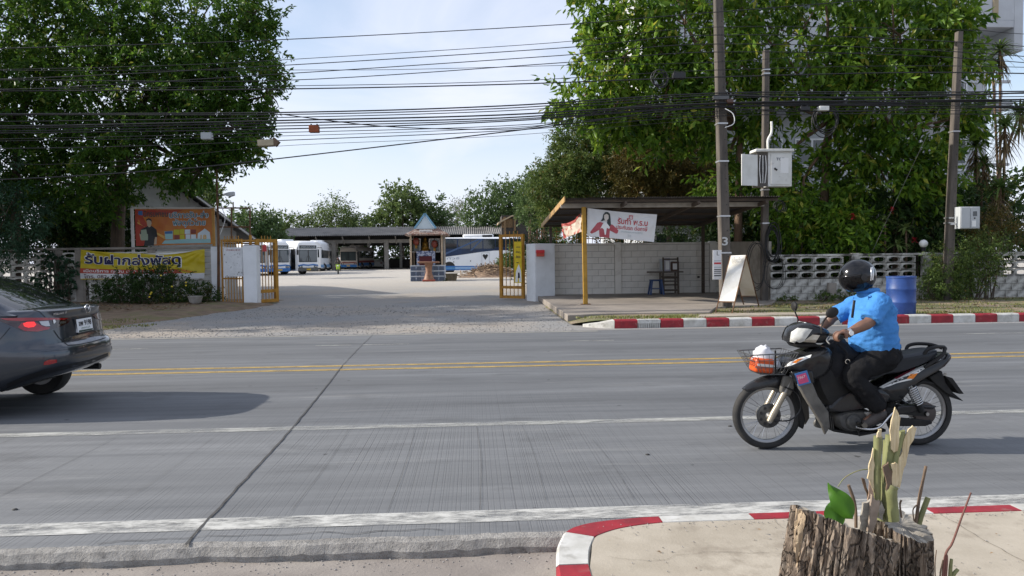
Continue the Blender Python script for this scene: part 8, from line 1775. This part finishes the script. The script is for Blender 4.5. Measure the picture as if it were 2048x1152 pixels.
# trousers
m_ = MB(); ell(m_, [(RW(1762, 730, 0), .15, .10), (RW(1760, 716, 0), .178, .158), (RW(1755, 702, 0), .186, .172), (RW(1753, 694, 0), .183, .168)], 24)
for hp, kn, an, s in ((hip_n, kn_n, an_n, -1), (hip_f, kn_f, an_f, 1)): chain(m_, [hp+Vector((.03, 0, 0)), hp.lerp(kn, .5)+Vector((0, 0, .01)), kn, kn.lerp(an, .45), an+Vector((.0, 0, .01))], [.118, .102, .080, .078, .070], 16)
tro = m_.build('trousers', TROU, rider, smooth=180); bake(tro, [('REMESH', dict(mode='VOXEL', voxel_size=.009)), ('SMOOTH', dict(factor=.5, iterations=6))])
for v in tro.data.vertices: p = v.co; v.co = p+v.normal*(.014*noise.noise(p*10)+.010*(.4-abs(noise.noise(Vector((p.x*15+p.z*8, p.y*14, p.z*15)))))+.005*noise.noise(p*26))
tro.data.polygons.foreach_set('use_smooth', [True]*len(tro.data.polygons))
for an in (an_n, an_f):
    m_ = MB(); chain(m_, [an+Vector((.045, 0, -.045)), an+Vector((0, 0, -.05)), an+Vector((-.07, 0, -.09)), an+Vector((-.135, 0, -.125))], [.038, .048, .044, .034], 14); m_.ball(an+Vector((.01, 0, -.035)), (.05, .045, .04), 14, 8)
    so_ = m_.build('shoe', SHOE, rider, smooth=180); bake(so_, [('REMESH', dict(mode='VOXEL', voxel_size=.007)), ('SMOOTH', dict(factor=.5, iterations=4))]); so_.data.polygons.foreach_set('use_smooth', [True]*len(so_.data.polygons))
    MB().tube([an+Vector((.05, 0, -.088)), an+Vector((-.02, 0, -.10)), an+Vector((-.135, 0, -.158))], [(.040, .012), (.042, .012), (.03, .010)], 12).build('sole', M('sole_dark', (0.02, .02, .02), rough=.8), so_, smooth=50)
wt = wr_n.lerp(el_n, .12); MB().tube([wt+Vector((0, 0, 0))+(wr_n-el_n).normalized()*d for d in (-.012, .012)], .036, 18).build('watch', CHROME, rider, smooth=40); MB().lathe([(.019, -.042), (.017, -.034)], 16, wt, 'Y').build('watch_face', wp, rider)
# helmet
hel = thing('helmet', 'glossy black full helmet with smoked visor on the rider', 'helmet', mroot+hc)
HM = M('helmet_black', (0.006, 0.006, 0.007), rough=.15, spec=.35, coat=.25); fw = Vector((-.86, 0, -.18)).normalized(); upv = Vector((0, 0, 1)); sidev = Vector((0, 1, 0)); upv = fw.cross(sidev).normalized(); upv = upv if upv.z > 0 else -upv
nU, nV = 48, 30; Rr = (.143, .127, .135); V = []; Fs = []; vis = []
def hp_(az, el, k=1.0): return (fw*(math.cos(el)*math.cos(az)*Rr[0])+sidev*(math.cos(el)*math.sin(az)*Rr[1])+upv*(math.sin(el)*Rr[2]))*k+Vector((.012, 0, .012))
for j in range(nV+1):
    el = R_(-52)+(R_(90)-R_(-52))*j/nV
    for i in range(nU): V.append(hp_(2*PI*i/nU, el))
for j in range(nV):
    for i in range(nU):
        az = ((i+.5)/nU*360+180) % 360-180; el = -52+(142)*(j+.5)/nV
        if abs(az) < 74 and -46 < el < 8: continue
        Fs.append((j*nU+i, j*nU+(i+1) % nU, (j+1)*nU+(i+1) % nU, (j+1)*nU+i))
m_ = MB(); m_.add(V, Fs); ho = m_.build('shell', HM, hel, smooth=60); md = ho.modifiers.new('s', 'SOLIDIFY'); md.thickness = .018; md.offset = -1
m_ = MB().grid(lambda u, v: hp_(R_(-80+160*u), R_(-50+62*v), 1.045-.02*abs(v-.5)), 30, 14); vo = m_.build('visor', M('smoked_visor', (0.005, 0.005, 0.006), rough=.10, spec=.25, alpha=.94), hel, smooth=180)
for s in (-1, 1):
    MB().lathe([(.026, -.01), (.024, .008)], 16, hp_(s*R_(82), R_(-2), 1.03), 'Y').build('visor_pivot', HM, hel, smooth=40)
    for k in range(2): P = [hp_(s*R_(105+k*9), R_(-18), 1.012), hp_(s*R_(112+k*9), R_(8), 1.012), hp_(s*R_(122+k*9), R_(24), 1.012)]; MB().tube(catmull(P, 4), .005 if k else .007, 6).build('decal_streak', CHROME, hel, smooth=60)
MB().tube([hp_(2*PI*i/40, R_(-52), .995) for i in range(40)], .009, 6, closed=True).build('lower_trim', BLKM, hel, smooth=60)
MB().tube([hp_(R_(-76+152*i/20), R_(9), 1.01) for i in range(21)], .008, 6).build('brow_trim', HM, hel, smooth=60)

# small rider crossing the yard
yb_ = at_g(676, 75); yr = thing('motorcycle', 'small lime green motorcycle coming across the yard', 'motorcycle', yb_, R_(8)); LIMEM = M('lime_fairing', '#a9c83a', rough=.4)
for y_, r_ in ((0, .28), (1.2, .28)):
    MB().lathe([(r_-.07, -.05), (r_, -.03), (r_, .03), (r_-.07, .05), (r_-.07, -.05)], 18, (0, y_, .28), 'X', cap=False).build('wheel', TYRE, yr, smooth=40)
MB().loft([[(-.10, .1, .5), (.10, .1, .5), (.18, .2, .85), (-.18, .2, .85)], [(-.14, .35, .4), (.14, .35, .4), (.22, .3, 1.0), (-.22, .3, 1.0)], [(-.12, 1.2, .5), (.12, 1.2, .5), (.14, 1.2, .78), (-.14, 1.2, .78)], [(-.06, 1.6, .7), (.06, 1.6, .7), (.07, 1.6, .85), (-.07, 1.6, .85)]]).build('fairing', LIMEM, yr, smooth=40)
MB().tube([(-.36, .35, 1.0), (0, .25, 1.02), (.36, .35, 1.0)], .02, 6).build('handlebar', BLKM, yr); MB().bx(-.07, .07, -.02, .08, .25, .55).build('mudguard', BLKM, yr, bevel=.02); MB().ball((0, .08, .85), (.09, .05, .08), 10, 6).build('headlight', LAMPW, yr, smooth=180)
yp = thing('person', 'small distant person on the lime green motorcycle in the yard', 'person', yb_, R_(8)); m_ = MB()
m_.tube([(0, .95, .80), (0, .90, 1.1), (0, .85, 1.32), (0, .84, 1.42)], [(.17, .13), (.19, .13), (.2, .11), (.06, .06)], 12); m_.ball((0, .82, 1.53), (.10, .11, .13), 12, 8)
for s in (-1, 1): chain(m_, [(s*.2, .85, 1.30), (s*.30, .62, 1.12), (s*.34, .38, 1.03)], [.055, .045, .035], 8); chain(m_, [(s*.1, .95, .82), (s*.22, .5, .80), (s*.2, .6, .38), (s*.2, .45, .30)], [.085, .07, .05, .04], 8)
yo = m_.build('body', M('dark_clothes', (0.06, .045, .04), rough=.8), yp, smooth=180); bake(yo, [('REMESH', dict(mode='VOXEL', voxel_size=.02)), ('SMOOTH', dict(factor=.5, iterations=2))]); yo.data.polygons.foreach_set('use_smooth', [True]*len(yo.data.polygons))
MB().ball((0, .83, 1.56), (.115, .125, .12), 14, 8).build('helmet', M('brown_helmet', '#4a2420', rough=.3), yp, smooth=180)

# ================================================================ STUMP IN THE FOREGROUND
SY = 2.25
stp = thing('tree_stump', 'cut tree stump with splintered shoots in the foreground', 'tree stump', (GX(1715, SY, KZ), SY, KZ)); s0v = Vector(stp.location)
def SP(px, py, yo=0.0): return D(px, py, SY+yo)-s0v
def bark_mat():
    m = bpy.data.materials.new('stump_bark'); m.use_nodes = True; t = m.node_tree; b = t.nodes['Principled BSDF']; l = t.links.new
    tc = t.nodes.new('ShaderNodeTexCoord')
    def nz(s, sc_, d=9, r=.65):
        p = t.nodes.new('ShaderNodeMapping'); p.inputs['Scale'].default_value = s; l(tc.outputs['Object'], p.inputs[0]); n = t.nodes.new('ShaderNodeTexNoise'); n.inputs['Scale'].default_value = sc_; n.inputs['Detail'].default_value = d; n.inputs['Roughness'].default_value = r; l(p.outputs[0], n.inputs[0]); return n.outputs['Fac']
    f = nz((1, 1, .22), 58, 12, .72); rp = t.nodes.new('ShaderNodeValToRGB'); e = rp.color_ramp.elements; e[0].position = .34; e[0].color = (.035, .026, .020, 1); e[1].position = .70; e[1].color = (.40, .325, .25, 1); x = e.new(.5); x.color = (.19, .145, .108, 1); l(f, rp.inputs[0])
    f2 = nz((1, 1, .5), 22); mx_ = t.nodes.new('ShaderNodeMix'); mx_.data_type = 'RGBA'; r = t.nodes.new('ShaderNodeMapRange'); r.inputs['From Min'].default_value = .52; r.inputs['From Max'].default_value = .7; l(f2, r.inputs['Value']); l(r.outputs[0], mx_.inputs['Factor']); l(rp.outputs[0], mx_.inputs['A']); mx_.inputs['B'].default_value = (.33, .285, .235, 1)
    f3 = nz((1, 1, .5), 9); m3 = t.nodes.new('ShaderNodeMix'); m3.data_type = 'RGBA'; r3 = t.nodes.new('ShaderNodeMapRange'); r3.inputs['From Min'].default_value = .62; r3.inputs['From Max'].default_value = .7; l(f3, r3.inputs['Value']); l(r3.outputs[0], m3.inputs['Factor']); l(mx_.outputs['Result'], m3.inputs['A']); m3.inputs['B'].default_value = (.26, .13, .05, 1)
    l(m3.outputs['Result'], b.inputs['Base Color']); b.inputs['Roughness'].default_value = .9
    vp = t.nodes.new('ShaderNodeMapping'); vp.inputs['Scale'].default_value = (1, 1, .30); wv = t.nodes.new('ShaderNodeTexNoise'); wv.inputs['Scale'].default_value = 16; l(tc.outputs['Object'], wv.inputs[0])
    va = t.nodes.new('ShaderNodeMix'); va.data_type = 'VECTOR'; va.inputs['Factor'].default_value = .10; l(tc.outputs['Object'], va.inputs['A']); l(wv.outputs['Color'], va.inputs['B']); l(va.outputs['Result'], vp.inputs[0])
    vo = t.nodes.new('ShaderNodeTexVoronoi'); vo.feature = 'DISTANCE_TO_EDGE'; vo.inputs['Scale'].default_value = 27; l(vp.outputs[0], vo.inputs[0]); vr = t.nodes.new('ShaderNodeMapRange'); vr.inputs['From Max'].default_value = .085; l(vo.outputs['Distance'], vr.inputs['Value'])
    m4 = t.nodes.new('ShaderNodeMix'); m4.data_type = 'RGBA'; m4.inputs['A'].default_value = (.085, .066, .050, 1); l(vr.outputs[0], m4.inputs['Factor']); l(m3.outputs['Result'], m4.inputs['B']); l(m4.outputs['Result'], b.inputs['Base Color'])
    hh = t.nodes.new('ShaderNodeMath'); hh.operation = 'ADD'; l(f, hh.inputs[0]); l(vr.outputs[0], hh.inputs[1])
    bp = t.nodes.new('ShaderNodeBump'); bp.inputs['Strength'].default_value = 1.0; bp.inputs['Distance'].default_value = .010; l(hh.outputs[0], bp.inputs['Height']); l(bp.outputs[0], b.inputs['Normal']); return m
SB = bark_mat(); CUTW = M('grey_cut_wood', (0.36, 0.33, 0.28), (0.22, .20, .17), rough=.9, scale=9, stretch=(1, 4, 4), bump=.6, bscale=40, bdist=.006); FRESH = M('fresh_wood', (0.66, 0.56, 0.37), (0.46, .36, .21), rough=.85, scale=34, stretch=(4, 4, .25), spec=.2, bump=.8, bscale=60, bdist=.004, c3=(.30, .22, .12), scale3=26, lo3=.6, hi3=.75); SHOOT = M('green_stem', (0.20, 0.21, 0.085), (0.14, .145, .06), rough=.55, scale=12, c3=(.22, .16, .09), scale3=16, lo3=.58, hi3=.7); DEADT = M('dead_twig', (0.17, .115, .075), (0.10, .07, .05), rough=.85, scale=20)
def trunk(c_, rad, topfn, sd, nA=320, nZ=110, lean=(0, 0), flare=.25):
    """bark wall with furrows up to a slanting cut"""
    V = []; F = []; tops = []
    for a_i in range(nA):
        a = 2*PI*a_i/nA; ca, sa = math.cos(a), math.sin(a); zt_ = topfn(ca, sa)
        for j in range(nZ+1):
            t = j/nZ; z = -.05+(zt_+.05)*t; q = Vector((ca*3.4, sa*3.4, z*1.1+sd)); fur = noise.noise(Vector((ca*5.5, sa*5.5, z*1.3+sd)))
            wz = .35*noise.noise(Vector((ca*4, sa*4, z*5+sd))); rid = abs(noise.noise(Vector((ca*9+wz, sa*9+wz, z*2.6+sd*2))))*.75+abs(noise.noise(Vector((ca*19+wz*2, sa*19, z*7+sd))))*.45; fine = noise.noise(Vector((ca*40, sa*40, z*22+sd)))+.6*noise.noise(Vector((ca*75, sa*75, z*60)))
            r = rad*(1+flare*(1-t)**1.6)*(1+.05*fur)+.050*min(rid*1.3, .50)-.014+.0035*fine
            V.append((c_.x+lean[0]*t+ca*r, c_.y+lean[1]*t+sa*r*.9, z))
    for a_i in range(nA):
        for j in range(nZ):
            b_i = (a_i+1) % nA; F.append((a_i*(nZ+1)+j, b_i*(nZ+1)+j, b_i*(nZ+1)+j+1, a_i*(nZ+1)+j+1))
    rim = [V[a_i*(nZ+1)+nZ] for a_i in range(nA)]; m_ = MB(); m_.add(V, F); return m_, rim
def cutface(rim, sd, depth=.02, rough_=.008, nr=10):
    c_ = sum((Vector(p) for p in rim), Vector())/len(rim); n = len(rim); V = []; F = []
    for k in range(nr+1):
        f = 1-k/nr*.995
        for p in rim: q = c_+(Vector(p)-c_)*f; V.append((q.x, q.y, q.z-(0 if k == 0 else depth*(.3+.7*(1-f)))+ (0 if k == 0 else rough_*noise.noise(Vector((q.x*30, q.y*8, sd)))+rough_*noise.noise(Vector((q.x*9, q.y*9, sd))))))
    for k in range(nr):
        for i in range(n): j = (i+1) % n; F.append((k*n+i, k*n+j, (k+1)*n+j, (k+1)*n+i))
    m_ = MB(); m_.add(V, F); return m_
c1 = SP(1690, 1100, 0); zA = SP(1592, 1014, 0).z; zB = SP(1795, 1094, -.05).z; R1 = .152
def top1(ca, sa): f = (ca+1)/2; return zA+(zB-zA)*f-.022*sa+.006*noise.noise(Vector((ca*3, sa*3, 1)))
m_, rim = trunk(Vector((c1.x-.10, 0, 0)), R1, top1, 1.0, lean=(.10, 0)); bark1 = m_.build('bark', SB, stp, smooth=60); cutface(rim, 3.0).build('cut_face', CUTW, stp, smooth=60)
c2 = SP(1805, 1090, .1); zC = SP(1765, 1030, .1).z; zD = SP(1862, 1062, .1).z; R2 = .088
def top2(ca, sa): f = (ca+1)/2; return zC+(zD-zC)*f+.030*sa+.010*noise.noise(Vector((ca*3, sa*3, 6)))
m_, rim = trunk(Vector((c2.x, .11, 0)), R2, top2, 7.0, 200, 90); m_.build('bark', SB, stp, smooth=60); cutface(rim, 8.0, .006, .006).build('cut_face', CUTW, stp, smooth=60)
# bark torn open at the left: pale strip laid on the bark
_b = bmesh.new(); _b.from_mesh(bark1.data); _bv = BVHTree.FromBMesh(_b)
project_patch([(1592, 1016), (1600, 1016), (1612, 1032), (1606, 1060), (1600, 1110), (1594, 1140), (1588, 1100), (1588, 1050)], _bv, 'torn_strip', M('torn_wood', (0.42, .33, .22), (0.28, .2, .13), rough=.85, scale=30, stretch=(4, 4, .3), bump=.5), stp, .004, 5, 2.2, None, s0v)
def shoot(pts, r, mat, name='shoot', yo=0.0, tip=1.0): P = catmull([SP(x, y, yo) for x, y in pts], 6); k = len(P); return MB().tube(P, [r*(1-(1-tip)*i/(k-1))*(1+.10*noise.noise(Vector((i*.7, r*100, 0)))) for i in range(k)], 12).build(name, mat, stp, smooth=60)
def splinter(pts, yo, mat=FRESH, th=.008, name='splinter'):
    pts = [(a+(b[0]-a)*t_+random.uniform(-1.6, 1.6), c+(b[1]-c)*t_+random.uniform(-2.5, 2.5)) for (a, c), b in zip(pts, pts[1:]+pts[:1]) for t_ in (0, .4, .75)]; V_, F_, nb_2 = patch2d(pts, 8); m_ = MB(); 
    A = [SP(p.x, p.y, yo)+Vector((0, .004*noise.noise(Vector((p.x*.2, p.y*.05, yo*9)))-.003, 0)) for p in V_]; n = len(A)
    m_.add(A, F_); m_.add([q+Vector((.002, th, 0)) for q in A], [f[::-1] for f in F_])
    bnd = []; 
    for i in range(nb_2): j = (i+1) % nb_2; m_.f.append((i, j, n+j, n+i))
    return m_.build(name, mat, stp, smooth=40)
shoot([(1752, 1030), (1753, 950), (1756, 872)], .0135, SHOOT, yo=.04, tip=.95)
shoot([(1765, 1040), (1772, 950), (1778, 900), (1781, 870)], .017, SHOOT, yo=.06, tip=.9); shoot([(1785, 1040), (1780, 985), (1784, 970)], .021, SHOOT, yo=.03, tip=1); shoot([(1783, 975), (1790, 920), (1803, 870), (1804, 862)], .011, SHOOT, yo=.05, tip=.8)
shoot([(1772, 1040), (1770, 960), (1772, 880)], .010, SHOOT, yo=.10, tip=.9); shoot([(1838, 1048), (1843, 1030), (1856, 995)], .0085, SHOOT, yo=.10, tip=1)
splinter([(1783, 900), (1779, 860), (1788, 812), (1794, 822), (1799, 835), (1796, 900), (1786, 905)], .04); splinter([(1790, 975), (1788, 930), (1803, 905), (1812, 862), (1824, 854), (1833, 858), (1815, 905), (1808, 935), (1798, 975)], .045); splinter([(1735, 955), (1738, 930), (1746, 895), (1748, 940), (1746, 985)], .035); splinter([(1752, 873), (1757, 858), (1762, 860), (1760, 876)], .03)
splinter([(1784, 972), (1782, 930), (1790, 925), (1797, 930), (1796, 970)], .02); splinter([(1735, 990), (1738, 958), (1746, 985), (1746, 1020), (1738, 1030)], .03, M('pale_bark_flake', (0.40, .27, .19), rough=.85), .006)
splinter([(1727, 960), (1722, 955), (1732, 985), (1735, 1010), (1740, 1010), (1738, 985)], .05, DEADT); splinter([(1718, 1060), (1728, 1005), (1742, 1000), (1740, 1062)], -.0, CUTW, .012); splinter([(1735, 1065), (1742, 990), (1754, 1002), (1760, 1000), (1748, 1062)], -.02, M('split_wood', (0.30, .24, .19), (0.22, .17, .13), rough=.9, scale=30), .012)
splinter([(1748, 1035), (1756, 1015), (1764, 1005), (1768, 1025), (1764, 1040)], .03, CUTW, .02); splinter([(1766, 935), (1776, 925), (1784, 945), (1784, 975), (1775, 1000), (1772, 970)], .02, DEADT, .01)
shoot([(1712, 1055), (1710, 1010), (1697, 970)], .005, DEADT, 'twig', .02); shoot([(1832, 1045), (1838, 1000), (1845, 965), (1852, 932)], .0055, DEADT, 'twig', .10, .8); shoot([(1828, 1042), (1826, 1020), (1833, 1010)], .002, DEADT, 'twig', .1); shoot([(1803, 1035), (1800, 1010), (1803, 1000)], .003, DEADT, 'twig', .1)
shoot([(1676, 973), (1690, 955), (1715, 942), (1740, 938), (1768, 938)], .0016, SHOOT, 'tendril', .06)
# heart shaped leaf pair
LEAFG = leafmat('vine_leaf_green', (0.045, 0.14, 0.012), (0.07, .18, .02), trans=.4)
for px, py, w_, h_, rx, rz in ((1682, 1005, .035, .062, -25, -28), (1668, 1028, .036, .045, -50, 20)):
    m_ = MB(); nu = 12
    for j in range(nu+1):
        t = j/nu; wd = w_*math.sin(PI*t**.75)*(1.1-.25*t) if 0 < t < 1 else 0
        for i in range(-3, 4): u = i/3; m_.v.append((u*wd, -.010*(1-abs(u))+.006*math.sin(t*9)*abs(u), (t-.45)*2*h_))
    for j in range(nu):
        for i in range(6): m_.f.append((j*7+i, j*7+i+1, (j+1)*7+i+1, (j+1)*7+i))
    o = m_.build('leaf', LEAFG, stp, smooth=180, fix=False); o.location = SP(px, py, -.02); o.rotation_euler = (R_(rx), R_(rz), 0)
# sprouts at the right foot of the stump
sp2 = thing('sprout_cluster', 'reddish twigs sprouting beside the stump at lower right', 'sprout', (GX(1890, 2.1, KZ), 2.1, KZ)); o2 = Vector(sp2.location)
def S2(px, py): return D(px, py, 2.1)-o2
REDT2 = M('red_twig', (0.16, .06, .045), (0.10, .045, .035), rough=.7, scale=20)
for pts, r, m_ in (([(1893, 1320), (1885, 1200), (1890, 1115), (1905, 1085), (1925, 1030), (1942, 985)], .0042, REDT2), ([(1895, 1300), (1890, 1180), (1893, 1120), (1892, 1108)], .006, REDT2), ([(1898, 1300), (1900, 1160), (1903, 1118)], .007, SHOOT), ([(1902, 1300), (1902, 1170), (1916, 1138)], .008, SHOOT), ([(1880, 1300), (1872, 1180), (1870, 1130), (1873, 1100)], .0022, DEADT), ([(1890, 1300), (1880, 1170), (1886, 1120)], .0035, DEADT)):
    P = catmull([S2(*p) for p in pts], 6); MB().tube(P, [r*(1-.4*i/(len(P)-1)) for i in range(len(P))], 8).build('twig', m_, sp2, smooth=60)

# ================================================================ put the root of every thing at its own foot
bpy.context.view_layer.update()
for o in list(col.objects):
    if o.type == 'EMPTY' and o.parent is None and o.children and o.location.length < 1e-6 and o.get('kind') != 'structure':
        P = [c_.matrix_local @ Vector(b) for c_ in o.children if c_.type == 'MESH' for b in c_.bound_box]
        if not P: continue
        base = Vector(((min(p.x for p in P)+max(p.x for p in P))/2, (min(p.y for p in P)+max(p.y for p in P))/2, min(p.z for p in P)))
        o.location = base
        for c_ in o.children: c_.location = c_.location-base
